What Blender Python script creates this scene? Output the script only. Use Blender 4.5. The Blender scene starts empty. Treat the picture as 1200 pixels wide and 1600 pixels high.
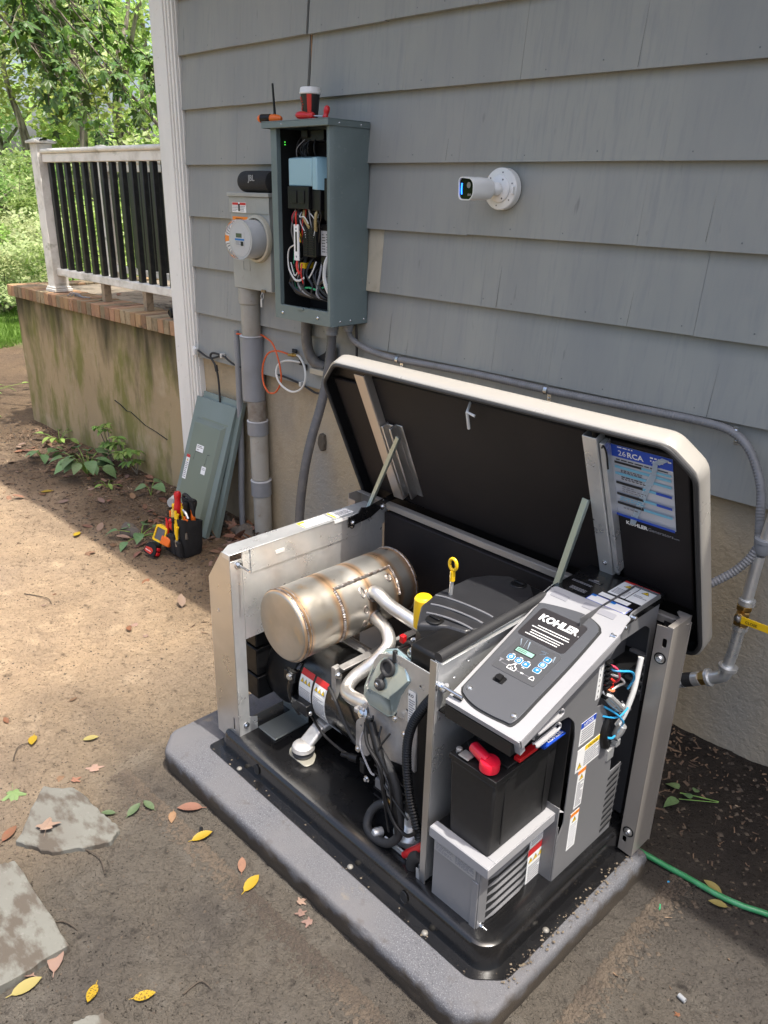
import bpy, math, random
from mathutils import Vector, Matrix, noise
from mathutils.geometry import tessellate_polygon
rnd = random.Random(7)
PI = math.pi
S = bpy.context.scene
# ---------------------------------------------------------------- camera
FPX = 1220.0
cam_d = bpy.data.cameras.new('camera'); cam = bpy.data.objects.new('camera', cam_d)
S.collection.objects.link(cam); S.camera = cam
cam_d.sensor_fit = 'HORIZONTAL'; cam_d.sensor_width = 36.0; cam_d.lens = 36.0*FPX/1200.0
cam_d.clip_start = 0.05; cam_d.clip_end = 400
pit, rol, yaw = math.radians(22.3), math.radians(-1.37), math.radians(43.65)
_f = Vector((0, math.cos(pit), -math.sin(pit))); _r = Vector((1, 0, 0)); _d = Vector((0, -math.sin(pit), -math.cos(pit)))
_r, _d = _r*math.cos(rol)+_d*math.sin(rol), -_r*math.sin(rol)+_d*math.cos(rol)
Zr = Matrix.Rotation(yaw, 3, 'Z')
_r, _d, _f = Zr@_r, Zr@_d, Zr@_f
cam.matrix_world = Matrix(((_r.x, -_d.x, -_f.x, 0.0), (_r.y, -_d.y, -_f.y, -2.53), (_r.z, -_d.z, -_f.z, 1.85), (0, 0, 0, 1)))
# ---------------------------------------------------------------- sky, sun, exposure
SUN_EL, SUN_AZ = 72.0, 2.0          # azimuth counted from +x towards +y
W = bpy.data.worlds.new('World'); S.world = W; W.use_nodes = True
wn = W.node_tree.nodes; bg = wn['Background']
sky = wn.new('ShaderNodeTexSky'); sky.sky_type = 'NISHITA'; sky.sun_disc = False
sky.sun_elevation = math.radians(SUN_EL); sky.sun_rotation = math.radians(90-SUN_AZ)
sky.air_density = 1.0; sky.dust_density = 6.0; sky.ozone_density = 1.0
W.node_tree.links.new(sky.outputs[0], bg.inputs[0]); bg.inputs[1].default_value = 0.15
sl = bpy.data.lights.new('sun', 'SUN'); sl.energy = 2.9; sl.angle = math.radians(0.6); sl.color = (1.0, 0.95, 0.87)
so = bpy.data.objects.new('sun', sl); S.collection.objects.link(so)
ce = math.cos(math.radians(SUN_EL))
sd = Vector((ce*math.cos(math.radians(SUN_AZ)), ce*math.sin(math.radians(SUN_AZ)), math.sin(math.radians(SUN_EL))))
so.rotation_euler = (-sd).to_track_quat('-Z', 'Y').to_euler(); so.location = (0, 0, 12)
S.view_settings.view_transform = 'Standard'; S.view_settings.look = 'None'
S.view_settings.gamma = 1; S.view_settings.use_curve_mapping = False; S.view_settings.exposure = 1.15
C = S.collection
# ---------------------------------------------------------------- materials
MATS = {}
def mat(name, base, rough=.5, metal=0.0, layers=(), bump=(), rand=0.0, rvar=None, trans=0.0, emit=None, glass=False, coat=0.0, spec=None, randhue=0.0):
    """layers: (scale, colour, lo, hi, stretch, detail[, kind]); bump: (scale, dist, stretch[, kind])"""
    if name in MATS: return MATS[name]
    m = bpy.data.materials.new(name); m.use_nodes = True
    nt = m.node_tree; N = nt.nodes; L = nt.links; B = N['Principled BSDF']
    tc = N.new('ShaderNodeTexCoord')
    def tex(scale, st, det, kind, off=0):
        mp = N.new('ShaderNodeMapping'); mp.inputs['Scale'].default_value = st; mp.inputs['Location'].default_value = (off, off*.7, off*1.3)
        L.new(tc.outputs['Object'], mp.inputs[0])
        if kind == 'voronoi':
            t = N.new('ShaderNodeTexVoronoi'); t.inputs['Scale'].default_value = scale; L.new(mp.outputs[0], t.inputs['Vector']); return t.outputs['Distance']
        if kind == 'cell':
            t = N.new('ShaderNodeTexVoronoi'); t.inputs['Scale'].default_value = scale; L.new(mp.outputs[0], t.inputs['Vector']); return t.outputs['Color']
        if kind == 'crack':
            t = N.new('ShaderNodeTexVoronoi'); t.feature = 'DISTANCE_TO_EDGE'; t.inputs['Scale'].default_value = scale
            nz = N.new('ShaderNodeTexNoise'); nz.inputs['Scale'].default_value = scale*2.2; nz.inputs['Detail'].default_value = 4; L.new(mp.outputs[0], nz.inputs['Vector'])
            ad = N.new('ShaderNodeVectorMath'); ad.operation = 'MULTIPLY_ADD'; ad.inputs[1].default_value = (.5/scale,)*3
            L.new(nz.outputs['Color'], ad.inputs[0]); L.new(mp.outputs[0], ad.inputs[2]); L.new(ad.outputs[0], t.inputs['Vector'])
            return t.outputs['Distance']
        t = N.new('ShaderNodeTexNoise'); t.inputs['Scale'].default_value = scale; t.inputs['Detail'].default_value = det
        t.inputs['Roughness'].default_value = .6
        L.new(mp.outputs[0], t.inputs['Vector']); return t.outputs['Fac']
    rgb = N.new('ShaderNodeRGB'); rgb.outputs[0].default_value = (*base, 1); col = rgb.outputs[0]
    for i, ly in enumerate(layers):
        sc, c2, lo, hi, st, det = ly[:6]; kind = ly[6] if len(ly) > 6 else 'noise'
        f = tex(sc, st, det, kind, 3.7*i+1)
        mr = N.new('ShaderNodeMapRange'); mr.inputs[1].default_value = lo; mr.inputs[2].default_value = hi; L.new(f, mr.inputs[0])
        mx = N.new('ShaderNodeMix'); mx.data_type = 'RGBA'; L.new(mr.outputs[0], mx.inputs[0])
        L.new(col, mx.inputs[6]); mx.inputs[7].default_value = (*c2, 1); col = mx.outputs[2]
    if rand or randhue:
        oi = N.new('ShaderNodeObjectInfo'); hs = N.new('ShaderNodeHueSaturation')
        mr = N.new('ShaderNodeMapRange'); mr.inputs[3].default_value = 1-rand; mr.inputs[4].default_value = 1+rand
        L.new(oi.outputs['Random'], mr.inputs[0]); L.new(mr.outputs[0], hs.inputs['Value']); L.new(col, hs.inputs['Color'])
        if randhue:
            m2 = N.new('ShaderNodeMath'); m2.operation = 'MULTIPLY'; m2.inputs[1].default_value = 7.31; L.new(oi.outputs['Random'], m2.inputs[0])
            m3 = N.new('ShaderNodeMath'); m3.operation = 'FRACT'; L.new(m2.outputs[0], m3.inputs[0])
            m4 = N.new('ShaderNodeMapRange'); m4.inputs[3].default_value = .5-randhue; m4.inputs[4].default_value = .5+randhue
            L.new(m3.outputs[0], m4.inputs[0]); L.new(m4.outputs[0], hs.inputs['Hue'])
        col = hs.outputs[0]
    L.new(col, B.inputs['Base Color'])
    B.inputs['Roughness'].default_value = rough; B.inputs['Metallic'].default_value = metal
    if spec is not None: B.inputs['Specular IOR Level'].default_value = spec
    if coat: B.inputs['Coat Weight'].default_value = coat; B.inputs['Coat Roughness'].default_value = .15
    if rvar:
        sc, lo, hi, st = rvar
        f = tex(sc, st, 3, 'noise', 11); mr = N.new('ShaderNodeMapRange'); mr.inputs[1].default_value = .3; mr.inputs[2].default_value = .7
        mr.inputs[3].default_value = lo; mr.inputs[4].default_value = hi; L.new(f, mr.inputs[0]); L.new(mr.outputs[0], B.inputs['Roughness'])
    prev = None
    for bp in bump:
        sc, dist, st = bp[:3]; kind = bp[3] if len(bp) > 3 else 'noise'
        f = tex(sc, st, 5, kind, 5.1)
        if kind == 'crack':
            mr = N.new('ShaderNodeMapRange'); mr.inputs[1].default_value = 0; mr.inputs[2].default_value = .05; L.new(f, mr.inputs[0]); f = mr.outputs[0]
        b = N.new('ShaderNodeBump'); b.inputs['Distance'].default_value = dist; b.inputs['Strength'].default_value = 1.0
        L.new(f, b.inputs['Height'])
        if prev: L.new(prev, b.inputs['Normal'])
        prev = b.outputs[0]
    if prev: L.new(prev, B.inputs['Normal'])
    if trans:
        out = N['Material Output']; tr = N.new('ShaderNodeBsdfTranslucent'); L.new(col, tr.inputs[0]); ms = N.new('ShaderNodeMixShader')
        ms.inputs[0].default_value = trans; L.new(B.outputs[0], ms.inputs[1]); L.new(tr.outputs[0], ms.inputs[2]); L.new(ms.outputs[0], out.inputs[0])
    if emit: B.inputs['Emission Color'].default_value = (*emit[0], 1); B.inputs['Emission Strength'].default_value = emit[1]
    if glass: B.inputs['Transmission Weight'].default_value = 1.0; B.inputs['IOR'].default_value = 1.1
    m['col'] = name; MATS[name] = m
    return m
I3 = (1, 1, 1)
# ---------------------------------------------------------------- mesh accumulator
SPLIT = {'bolt', 'screw', 'rivet', 'latch_knob', 'collar', 'washer', 'terminal_clips', 'bolt_hole', 'red_strip', 'louvre_slot', 'vent_slot', 'louvre', 'yellow_terminal', 'guide_slot', 'cable_guide',
         'insulation_panel', 'stiffener', 'split', 'red_stripes', 'conduit_fitting', 'shield_top', 'circuit_breaker', 'contactor', 'control_board', 'terminal_comb', 'cross_member', 'end_bracket', 'fan_housing', 'top_flange', 'insulation',
         'hinge_channel', 'clear_blue_cover', 'muffler_bracket', 'exhaust_clamp', 'sensor', 'printed_line', 'crack', 'spark_lead', 'gas_regulator', 'sensor_plug', 'vent_plate', 'terminal', 'hole', 'inner_box', 'black_boot',
         'hinge_arm', 'latch_hook', 'control_housing', 'battery_recess', 'door_flange', 'seal_tag', 'clamp', 'mounting_plate', 'grommet', 'support_block', 'top_rim', 'end_channel', 'shell', 'lap_strip', 'adapter_flange'}
class MB:
    def __init__(s): s.v = []; s.f = []; s.m = []; s.mats = []; s.cur = 0
    def use(s, m):
        if m not in s.mats: s.mats.append(m)
        s.cur = s.mats.index(m); return s
    def add(s, vs, fs):
        o = len(s.v); s.v += [Vector(p) for p in vs]
        for f in fs: s.f.append([o+i for i in f]); s.m.append(s.cur)
        return s
    def box(s, x0, x1, y0, y1, z0, z1):
        return s.add([(x, y, z) for z in (z0, z1) for y in (y0, y1) for x in (x0, x1)],
                     [(0, 2, 3, 1), (4, 5, 7, 6), (0, 1, 5, 4), (2, 6, 7, 3), (0, 4, 6, 2), (1, 3, 7, 5)])
    def fbox(s, F, x0, x1, y0, y1, z0, z1):
        return s.add([F@Vector((x, y, z)) for z in (z0, z1) for y in (y0, y1) for x in (x0, x1)],
                     [(0, 2, 3, 1), (4, 5, 7, 6), (0, 1, 5, 4), (2, 6, 7, 3), (0, 4, 6, 2), (1, 3, 7, 5)])
    def hexa(s, p):  # 8 points: 4 bottom ring, 4 top ring
        return s.add(p, [(3, 2, 1, 0), (4, 5, 6, 7), (0, 1, 5, 4), (1, 2, 6, 5), (2, 3, 7, 6), (3, 0, 4, 7)])
    def poly(s, pts): return s.add(pts, [list(range(len(pts)))])
    def prism(s, pts, vec):
        n = len(pts); pts = [Vector(p) for p in pts]; vec = Vector(vec)
        s.add(pts+[p+vec for p in pts], [list(range(n-1, -1, -1)), list(range(n, 2*n))]+[(i, (i+1) % n, n+(i+1) % n, n+i) for i in range(n)])
        return s
    def plate(s, F, outer, holes=(), t=.002):
        loops = [[Vector((*p, 0)) for p in outer]]+[[Vector((*p, 0)) for p in h] for h in holes]
        tri = tessellate_polygon(loops); flat = [p for l in loops for p in l]; n = len(flat)
        vs = [F@p for p in flat]+[F@(p+Vector((0, 0, t))) for p in flat]
        fs = [(a, b, c) for a, b, c in tri]+[(c+n, b+n, a+n) for a, b, c in tri]
        o = 0
        for l in loops:
            k = len(l)
            for i in range(k): a = o+i; b = o+(i+1) % k; fs.append((a, b, b+n, a+n))
            o += k
        return s.add(vs, fs)
    def tube(s, pts, r, seg=10, caps=True, smooth=0, closed=False, ripple=None):
        P = [Vector(p) for p in pts]
        if smooth: P = spline(P, smooth, closed)
        R = r if isinstance(r, (list, tuple)) else None
        n = len(P); up = None; rings = []; o = len(s.v)
        for i, p in enumerate(P):
            a = P[(i-1) % n] if (closed or i > 0) else P[i]; b = P[(i+1) % n] if (closed or i < n-1) else P[i]
            t = (b-a).normalized()
            if t.length < 1e-9: t = Vector((0, 0, 1))
            if up is None:
                up = t.orthogonal().normalized()
            up = (up-t*up.dot(t)); up = up.normalized() if up.length > 1e-6 else t.orthogonal().normalized()
            sd_ = t.cross(up)
            rr = R[int(round(i*(len(R)-1)/max(1, n-1)))] if R else r
            if ripple: rr = rr*(1+ripple*(1 if i % 2 else -1))
            for k in range(seg):
                an = 2*PI*k/seg; s.v.append(p+up*math.cos(an)*rr+sd_*math.sin(an)*rr)
        m = n if closed else n-1
        for i in range(m):
            for k in range(seg):
                a = o+i*seg+k; b = o+i*seg+(k+1) % seg; j = (i+1) % n
                c = o+j*seg+(k+1) % seg; d = o+j*seg+k
                s.f.append([a, b, c, d]); s.m.append(s.cur)
        if caps and not closed:
            s.f.append([o+k for k in range(seg)][::-1]); s.m.append(s.cur)
            s.f.append([o+(n-1)*seg+k for k in range(seg)]); s.m.append(s.cur)
        return s
    def cyl(s, a, b, r, seg=24, r2=None, caps=True):
        return s.tube([a, b], [r, r if r2 is None else r2], seg, caps)
    def lathe(s, o, axis, prof, seg=32, caps=True):
        o = Vector(o); t = Vector(axis).normalized(); up = t.orthogonal().normalized(); sd_ = t.cross(up); b0 = len(s.v)
        for r, h in prof:
            for k in range(seg):
                an = 2*PI*k/seg; s.v.append(o+t*h+(up*math.cos(an)+sd_*math.sin(an))*max(r, 1e-5))
        for i in range(len(prof)-1):
            for k in range(seg):
                s.f.append([b0+i*seg+k, b0+i*seg+(k+1) % seg, b0+(i+1)*seg+(k+1) % seg, b0+(i+1)*seg+k]); s.m.append(s.cur)
        if caps:
            s.f.append([b0+k for k in range(seg)][::-1]); s.m.append(s.cur)
            e = b0+(len(prof)-1)*seg; s.f.append([e+k for k in range(seg)]); s.m.append(s.cur)
        return s
    def ball(s, c, r, seg=16, sq=(1, 1, 1)):
        c = Vector(c); rows = max(4, seg//2); b = len(s.v)
        for i in range(rows+1):
            ph = PI*i/rows
            for k in range(seg):
                an = 2*PI*k/seg; s.v.append(c+Vector((math.sin(ph)*math.cos(an)*r*sq[0], math.sin(ph)*math.sin(an)*r*sq[1], math.cos(ph)*r*sq[2])))
        for i in range(rows):
            for k in range(seg):
                s.f.append([b+i*seg+k, b+(i+1)*seg+k, b+(i+1)*seg+(k+1) % seg, b+i*seg+(k+1) % seg]); s.m.append(s.cur)
        return s
    def text(s, F, txt, size, depth=.0006, bold=0.0, align='LEFT', sx=1.0):
        cu = bpy.data.curves.new('t', 'FONT'); cu.body = txt; cu.size = size; cu.extrude = depth/2; cu.offset = bold*size; cu.align_x = align
        cu.resolution_u = 2
        ob = bpy.data.objects.new('t', cu); me = bpy.data.meshes.new_from_object(ob)
        o = len(s.v); s.v += [F@Vector((v.co.x*sx, v.co.y, v.co.z+depth/2)) for v in me.vertices]
        for p in me.polygons: s.f.append([o+i for i in p.vertices]); s.m.append(s.cur)
        bpy.data.objects.remove(ob); bpy.data.curves.remove(cu); bpy.data.meshes.remove(me)
        return s
    def clusters(s, margin=.0012):
        par = list(range(len(s.v)))
        def find(i):
            while par[i] != i: par[i] = par[par[i]]; i = par[i]
            return i
        for f in s.f:
            a = find(f[0])
            for i in f[1:]: par[find(i)] = a
        g = {}
        for i in range(len(s.v)): g.setdefault(find(i), []).append(i)
        bb = []
        for k, ids in g.items():
            lo = [min(s.v[i][a] for i in ids)-margin for a in range(3)]; hi = [max(s.v[i][a] for i in ids)+margin for a in range(3)]; bb.append([lo, hi, set(ids)])
        ch = True
        while ch:
            ch = False; out = []
            for b in bb:
                for o in out:
                    if all(b[0][a] <= o[1][a] and b[1][a] >= o[0][a] for a in range(3)):
                        for a in range(3): o[0][a] = min(o[0][a], b[0][a]); o[1][a] = max(o[1][a], b[1][a])
                        o[2] |= b[2]; ch = True; break
                else: out.append(b)
            bb = out
        res = []
        for _, _, ids in bb:
            ids = sorted(ids); mp = {i: n for n, i in enumerate(ids)}; q = MB(); q.mats = list(s.mats); q.v = [s.v[i] for i in ids]
            for f, mi in zip(s.f, s.m):
                if f[0] in mp: q.f.append([mp[i] for i in f]); q.m.append(mi)
            res.append(q)
        return res
    def build(s, name, m=None, parent=None, **k):
        if parent is not None and name in SPLIT:
            cs = s.clusters()
            if 1 < len(cs) < 60:
                return [q._build(name, m, parent, **k) for q in cs][0]
        return s._build(name, m, parent, **k)
    def _build(s, name, m=None, parent=None, bevel=0, smooth=35, kind=None, label=None, cat=None, group=None, base=None, fix=True):
        me = bpy.data.meshes.new(name)
        bs = Vector(base) if base is not None else (Vector(root_base(parent)) if parent else Vector((0, 0, 0)))
        me.from_pydata([v-bs for v in s.v], [], s.f)
        mats = s.mats if s.mats else [m]
        for q in mats: me.materials.append(q)
        if len(mats) > 1: me.polygons.foreach_set('material_index', s.m)
        if fix:
            import bmesh
            bm = bmesh.new(); bm.from_mesh(me); bmesh.ops.recalc_face_normals(bm, faces=bm.faces); bm.to_mesh(me); bm.free()
        if smooth:
            me.shade_smooth(); me.set_sharp_from_angle(angle=math.radians(smooth))
        me.update()
        o = bpy.data.objects.new(name, me); C.objects.link(o)
        if parent: o.parent = parent
        elif base is not None: o.location = base
        if bevel:
            b = o.modifiers.new('bevel', 'BEVEL'); b.width = bevel; b.segments = 2; b.limit_method = 'ANGLE'; b.angle_limit = math.radians(40)
            b.harden_normals = False
        tag(o, label, cat, group, kind)
        return o
def root_base(o):
    while o.parent: o = o.parent
    return o.get('_b', (0, 0, 0)) if '_b' in o else (0, 0, 0)
def tag(o, label=None, cat=None, group=None, kind=None):
    if label: o['label'] = label
    if cat: o['category'] = cat
    if group: o['group'] = group
    if kind: o['kind'] = kind
    return o
BASES = {}
def root_base(o):
    while o.parent: o = o.parent
    return BASES.get(o.name, (0, 0, 0))
def thing(name, base, label, cat, group=None, rz=0.0):
    """an Empty at the thing's base; children are written in the frame's own coordinates"""
    o = bpy.data.objects.new(name, None); C.objects.link(o); BASES[o.name] = tuple(base)
    b = Vector(base); R = Matrix.Rotation(rz, 3, 'Z'); o.location = R@b; o.rotation_euler = (0, 0, rz)
    o.empty_display_size = .1
    return tag(o, label, cat, group)
def lone(mb, name, label, cat, base, m=None, group=None, rz=0.0, **k):
    o = mb.build(name, m, None, label=label, cat=cat, group=group, base=base, **k)
    o.location = Matrix.Rotation(rz, 3, 'Z')@Vector(base); o.rotation_euler = (0, 0, rz); return o
def spline(P, k=6, closed=False):
    n = len(P); out = []
    rng = range(n if closed else n-1)
    for i in rng:
        p0 = P[(i-1) % n] if (closed or i > 0) else P[i]; p1 = P[i]; p2 = P[(i+1) % n]; p3 = P[(i+2) % n] if (closed or i < n-2) else P[(i+1) % n]
        for j in range(k):
            t = j/k; out.append(.5*((2*p1)+(p2-p0)*t+(2*p0-5*p1+4*p2-p3)*t*t+(3*p1-p0-3*p2+p3)*t**3))
    if not closed: out.append(P[-1])
    return out
def fr(o, x, y):
    x = Vector(x).normalized(); y = Vector(y); y = (y-x*y.dot(x)).normalized(); z = x.cross(y); o = Vector(o)
    return Matrix(((x.x, y.x, z.x, o.x), (x.y, y.y, z.y, o.y), (x.z, y.z, z.z, o.z), (0, 0, 0, 1)))
def rrect(x0, x1, y0, y1, r, n=5):
    out = []
    for cx, cy, a in ((x1-r, y0+r, -PI/2), (x1-r, y1-r, 0), (x0+r, y1-r, PI/2), (x0+r, y0+r, PI)):
        for i in range(n+1): t = a+PI/2*i/n; out.append((cx+r*math.cos(t), cy+r*math.sin(t)))
    return out
def circ(cx, cy, r, n=20, sx=1, sy=1): return [(cx+r*sx*math.cos(2*PI*i/n), cy+r*sy*math.sin(2*PI*i/n)) for i in range(n)]
def roundpoly(pts, r, n=4):
    out = []; k = len(pts)
    for i in range(k):
        p = Vector(pts[i]); a = (Vector(pts[i-1])-p); b = (Vector(pts[(i+1) % k])-p)
        ra = min(r, a.length*.45, b.length*.45); A = p+a.normalized()*ra; Bq = p+b.normalized()*ra
        for j in range(n+1):
            t = j/n; q = A*(1-t)**2+p*2*t*(1-t)+Bq*t*t; out.append(tuple(q))
    return out
def dup(o, parent=None, loc=None, rot=None):
    c = o.copy(); C.objects.link(c)
    if parent is not None: c.parent = parent
    for ch in list(o.children): dup(ch, c)
    if loc is not None: c.location = loc
    if rot is not None: c.rotation_euler = rot
    return c
# flat colours used for print
def pc(name, c, r=.45): return mat('print_'+name, c, r)
PW = pc('white', (.78, .78, .76)); PK = pc('black', (.012, .012, .013)); PR = pc('red', (.50, .02, .02)); PO = pc('orange', (.80, .22, .015))
PY = pc('yellow', (.80, .55, .02)); PBL = pc('blue', (.01, .06, .42)); PCY = pc('cyan', (.005, .16, .50)); PG = pc('grey', (.22, .22, .24)); PLB = pc('light_blue', (.16, .42, .58))
def sticker(parent, name, F, w, h, items, base=None, label=None, t=.0008, bend=None, corner=0):
    """F: origin at lower-left corner, x right, y up. items: ('r',x0,y0,x1,y1,mat) ('l',x0,y0,x1,y1,n,mat) ('t',cx,cy,s) warning triangle ('s',x,y,size,str,mat[,bold])  in 0..1 units of w,h"""
    mb = MB()
    def fx(p): 
        return F@Vector(p) if not bend else bend(Vector(p))
    def rect(x0, y0, x1, y1, z0, z1, m):
        mb.use(m)
        n = 1 if not bend else 8
        for i in range(n):
            a = y0+(y1-y0)*i/n; b = y0+(y1-y0)*(i+1)/n
            mb.add([fx((x, y, z)) for z in (z0, z1) for y in (a*h, b*h) for x in (x0*w, x1*w)], [(0, 2, 3, 1), (4, 5, 7, 6), (0, 1, 5, 4), (2, 6, 7, 3), (0, 4, 6, 2), (1, 3, 7, 5)])
    bm_ = base or PW
    rect(0, 0, 1, 1, 0, t, bm_)
    z = t
    for it in items:
        if it[0] == 'r': z += .00025; rect(*it[1:5], 0 if bend else z-.0003, z, it[5])
        elif it[0] == 'l':
            _, x0, y0, x1, y1, n, m = it; dy = (y1-y0)/n; z += .0002
            for k in range(n):
                y = y1-dy*(k+.5); xe = x1 if rnd.random() < .7 else x0+(x1-x0)*rnd.uniform(.45, .9)
                x = x0
                while x < xe-.01:
                    ww = rnd.uniform(.06, .2)*(x1-x0); rect(x, y-dy*.22, min(xe, x+ww), y+dy*.22, z-.0003, z, m); x += ww+.02
        elif it[0] == 't':
            _, cx, cy, s_ = it; z += .0002
            for q, mm, zz in ((1.0, PK, z), (.8, PY, z+.0002), ):
                mb.use(mm); a = s_*q
                mb.prism([fx((cx*w-a, cy*h-a*.8, zz-.0003)), fx((cx*w+a, cy*h-a*.8, zz-.0003)), fx((cx*w, cy*h+a*.95, zz-.0003))], (fx((0, 0, .0003))-fx((0, 0, 0))))
            mb.use(PK); rect(cx-.08*s_/w, cy-.2*s_/h, cx+.08*s_/w, cy+.45*s_/h, z, z+.0004, PK)
        elif it[0] == 's':
            _, x, y, sz, st_, m = it[:6]; mb.use(m); z += .0002
            mb.text(F@Matrix.Translation((x*w, y*h, z-.0001)), st_, sz, .0003, it[6] if len(it) > 6 else 0)
    return mb.build(name, None, parent, smooth=0, label=label, fix=False)
# ================================================================ THE SETTING
def hgt(x, y):
    n = noise.noise(Vector((x*.6, y*.6, 1)))*.035+noise.noise(Vector((x*2.3, y*2.3, 4)))*.012+noise.noise(Vector((x*9, y*9, 7)))*.004
    n += max(0, noise.noise(Vector((x*22, y*22, 9))))*.006+noise.noise(Vector((x*38, y*38, 19)))*.0028+abs(noise.noise(Vector((x*15, y*15, 29))))*-.005
    dx = max(-2.05-x, 0, x+.59); dy = max(-1.57-y, 0, y+.68); d = math.hypot(dx, dy)
    k = min(1, d/.5)
    n = n*k-.004*(1-k)
    if y > -.75 and x < -2.2: n += .02*min(1, (y+.75)/.5)*min(1, (-2.2-x)/.8)      # mulch heaped at the wall
    if x > -.6 and y > -.75: n += .05*min(1, (y+.75)/.6)*min(1, (x+.6)/.4)*max(0, 1-(x+.6)/1.2)
    if x < -9: n += .0
    return n
def axis(segs):
    out = [segs[0][0]]
    for a, b, st in segs:
        k = max(1, int(round((b-a)/st))); out += [a+(b-a)*i/k for i in range(1, k+1)]
    return out
gx = axis([(-150, -30, 12), (-30, -12, 1.0), (-12, -6.5, .15), (-6.5, -3, .03), (-3, .6, .0125), (.6, 6, .5), (6, 60, 8)])
gy = axis([(-60, -6, 6), (-6, -2.6, .3), (-2.6, -1.2, .0125), (-1.2, .1, .02), (.1, 4, .25), (4, 20, 1.5), (20, 150, 12)])
nx, ny = len(gx), len(gy)
gv = [(x, y, hgt(x, y)) for y in gy for x in gx]
gf = [(j*nx+i, j*nx+i+1, (j+1)*nx+i+1, (j+1)*nx+i) for j in range(ny-1) for i in range(nx-1)]
me = bpy.data.meshes.new('ground'); me.from_pydata(gv, [], gf); me.shade_smooth()
ground = bpy.data.objects.new('ground', me); C.objects.link(ground); ground['kind'] = 'structure'
gm = mat('dirt', (.39, .285, .18), .92, 0, [
    (.55, (.31, .235, .165), .42, .62, I3, 3), (2.6, (.27, .20, .135), .50, .72, I3, 6), (9, (.46, .345, .225), .54, .70, I3, 6),
    (26, (.13, .095, .065), .58, .74, I3, 6), (75, (.25, .19, .13), .64, .74, I3, 4), (130, (.045, .032, .022), .60, .70, I3, 3)],
    [(26, .022, I3), (70, .012, I3), (170, .005, I3), (420, .002, I3)], spec=.12)
# soil that stays damp and dark: grey front part, leaf mould under the wall; grass far off
nt = gm.node_tree; N = nt.nodes; L = nt.links; B = N['Principled BSDF']
src = B.inputs['Base Color'].links[0].from_socket
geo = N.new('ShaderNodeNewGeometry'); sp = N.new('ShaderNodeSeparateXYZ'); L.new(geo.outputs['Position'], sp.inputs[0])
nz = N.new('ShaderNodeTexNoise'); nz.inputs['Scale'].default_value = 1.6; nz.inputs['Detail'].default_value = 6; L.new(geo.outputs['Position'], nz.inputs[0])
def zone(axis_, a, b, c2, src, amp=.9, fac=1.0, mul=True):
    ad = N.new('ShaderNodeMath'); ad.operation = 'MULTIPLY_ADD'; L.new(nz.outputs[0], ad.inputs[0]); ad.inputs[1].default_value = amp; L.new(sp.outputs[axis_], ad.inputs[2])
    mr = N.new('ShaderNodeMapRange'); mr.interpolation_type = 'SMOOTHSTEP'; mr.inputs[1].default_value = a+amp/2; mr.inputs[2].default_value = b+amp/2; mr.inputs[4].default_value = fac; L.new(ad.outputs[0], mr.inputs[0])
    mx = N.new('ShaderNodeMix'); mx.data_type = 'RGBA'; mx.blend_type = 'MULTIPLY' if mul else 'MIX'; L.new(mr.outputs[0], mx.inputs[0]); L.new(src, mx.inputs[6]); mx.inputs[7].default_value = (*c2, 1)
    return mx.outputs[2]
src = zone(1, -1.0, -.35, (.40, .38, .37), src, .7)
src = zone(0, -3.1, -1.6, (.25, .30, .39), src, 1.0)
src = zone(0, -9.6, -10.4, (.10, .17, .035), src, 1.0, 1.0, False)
L.new(src, B.inputs['Base Color'])
# cracks of the drying mud near the viewer
ck = N.new('ShaderNodeTexVoronoi'); ck.feature = 'DISTANCE_TO_EDGE'; ck.inputs['Scale'].default_value = 9
n2 = N.new('ShaderNodeTexNoise'); n2.inputs['Scale'].default_value = 14; n2.inputs['Detail'].default_value = 5; L.new(geo.outputs['Position'], n2.inputs[0])
va = N.new('ShaderNodeVectorMath'); va.operation = 'MULTIPLY_ADD'; va.inputs[1].default_value = (.22,)*3; L.new(n2.outputs[1], va.inputs[0]); L.new(geo.outputs['Position'], va.inputs[2]); L.new(va.outputs[0], ck.inputs[0])
mr = N.new('ShaderNodeMapRange'); mr.inputs[1].default_value = 0; mr.inputs[2].default_value = .018; L.new(ck.outputs[0], mr.inputs[0])
bpn = N.new('ShaderNodeBump'); bpn.inputs['Distance'].default_value = .0016; L.new(mr.outputs[0], bpn.inputs['Height'])
old = B.inputs['Normal'].links[0].from_socket; L.new(old, bpn.inputs['Normal']); L.new(bpn.outputs[0], B.inputs['Normal'])
ground.data.materials.append(gm)

# ---------------------------------------------------------------- house wall of painted shakes
m_shake = mat('shake_paint', (.292, .297, .272), .6, 0, [
    (3, (.235, .243, .238), .40, .70, (1, 1, .25), 4), (55, (.238, .246, .241), .50, .75, (1, 1, .035), 4),
    (1.3, (.278, .280, .266), .48, .78, (1, 1, 1), 4), (26, (.20, .202, .196), .72, .80, (1.2, 1, .25), 2)],
    [(80, .0007, (1, 1, .03)), (320, .0003, I3)], rand=.012, spec=.35)
m_sheath = mat('sheathing', (.06, .04, .025), .85, 0, [(20, (.10, .06, .03), .4, .7, (1, 1, .1), 3)])
m_rawwood = mat('raw_wood', (.26, .15, .075), .8, 0, [(14, (.13, .07, .035), .4, .7, (1, 1, .08), 4)], [(60, .001, (1, 1, .05))])
m_cream = mat('old_cream_paint', (.47, .42, .32), .7, 0, [(16, (.36, .31, .23), .5, .75, I3, 4)])
m_white = mat('white_trim', (.76, .75, .71), .5, 0, [(6, (.66, .65, .60), .45, .75, (1, 1, .2), 4), (40, (.45, .43, .38), .66, .8, I3, 3)])
hw = thing('house_wall', (-1.0, 0, 0), 'grey painted wooden shake wall of the house above the tan foundation', 'wall')
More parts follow.
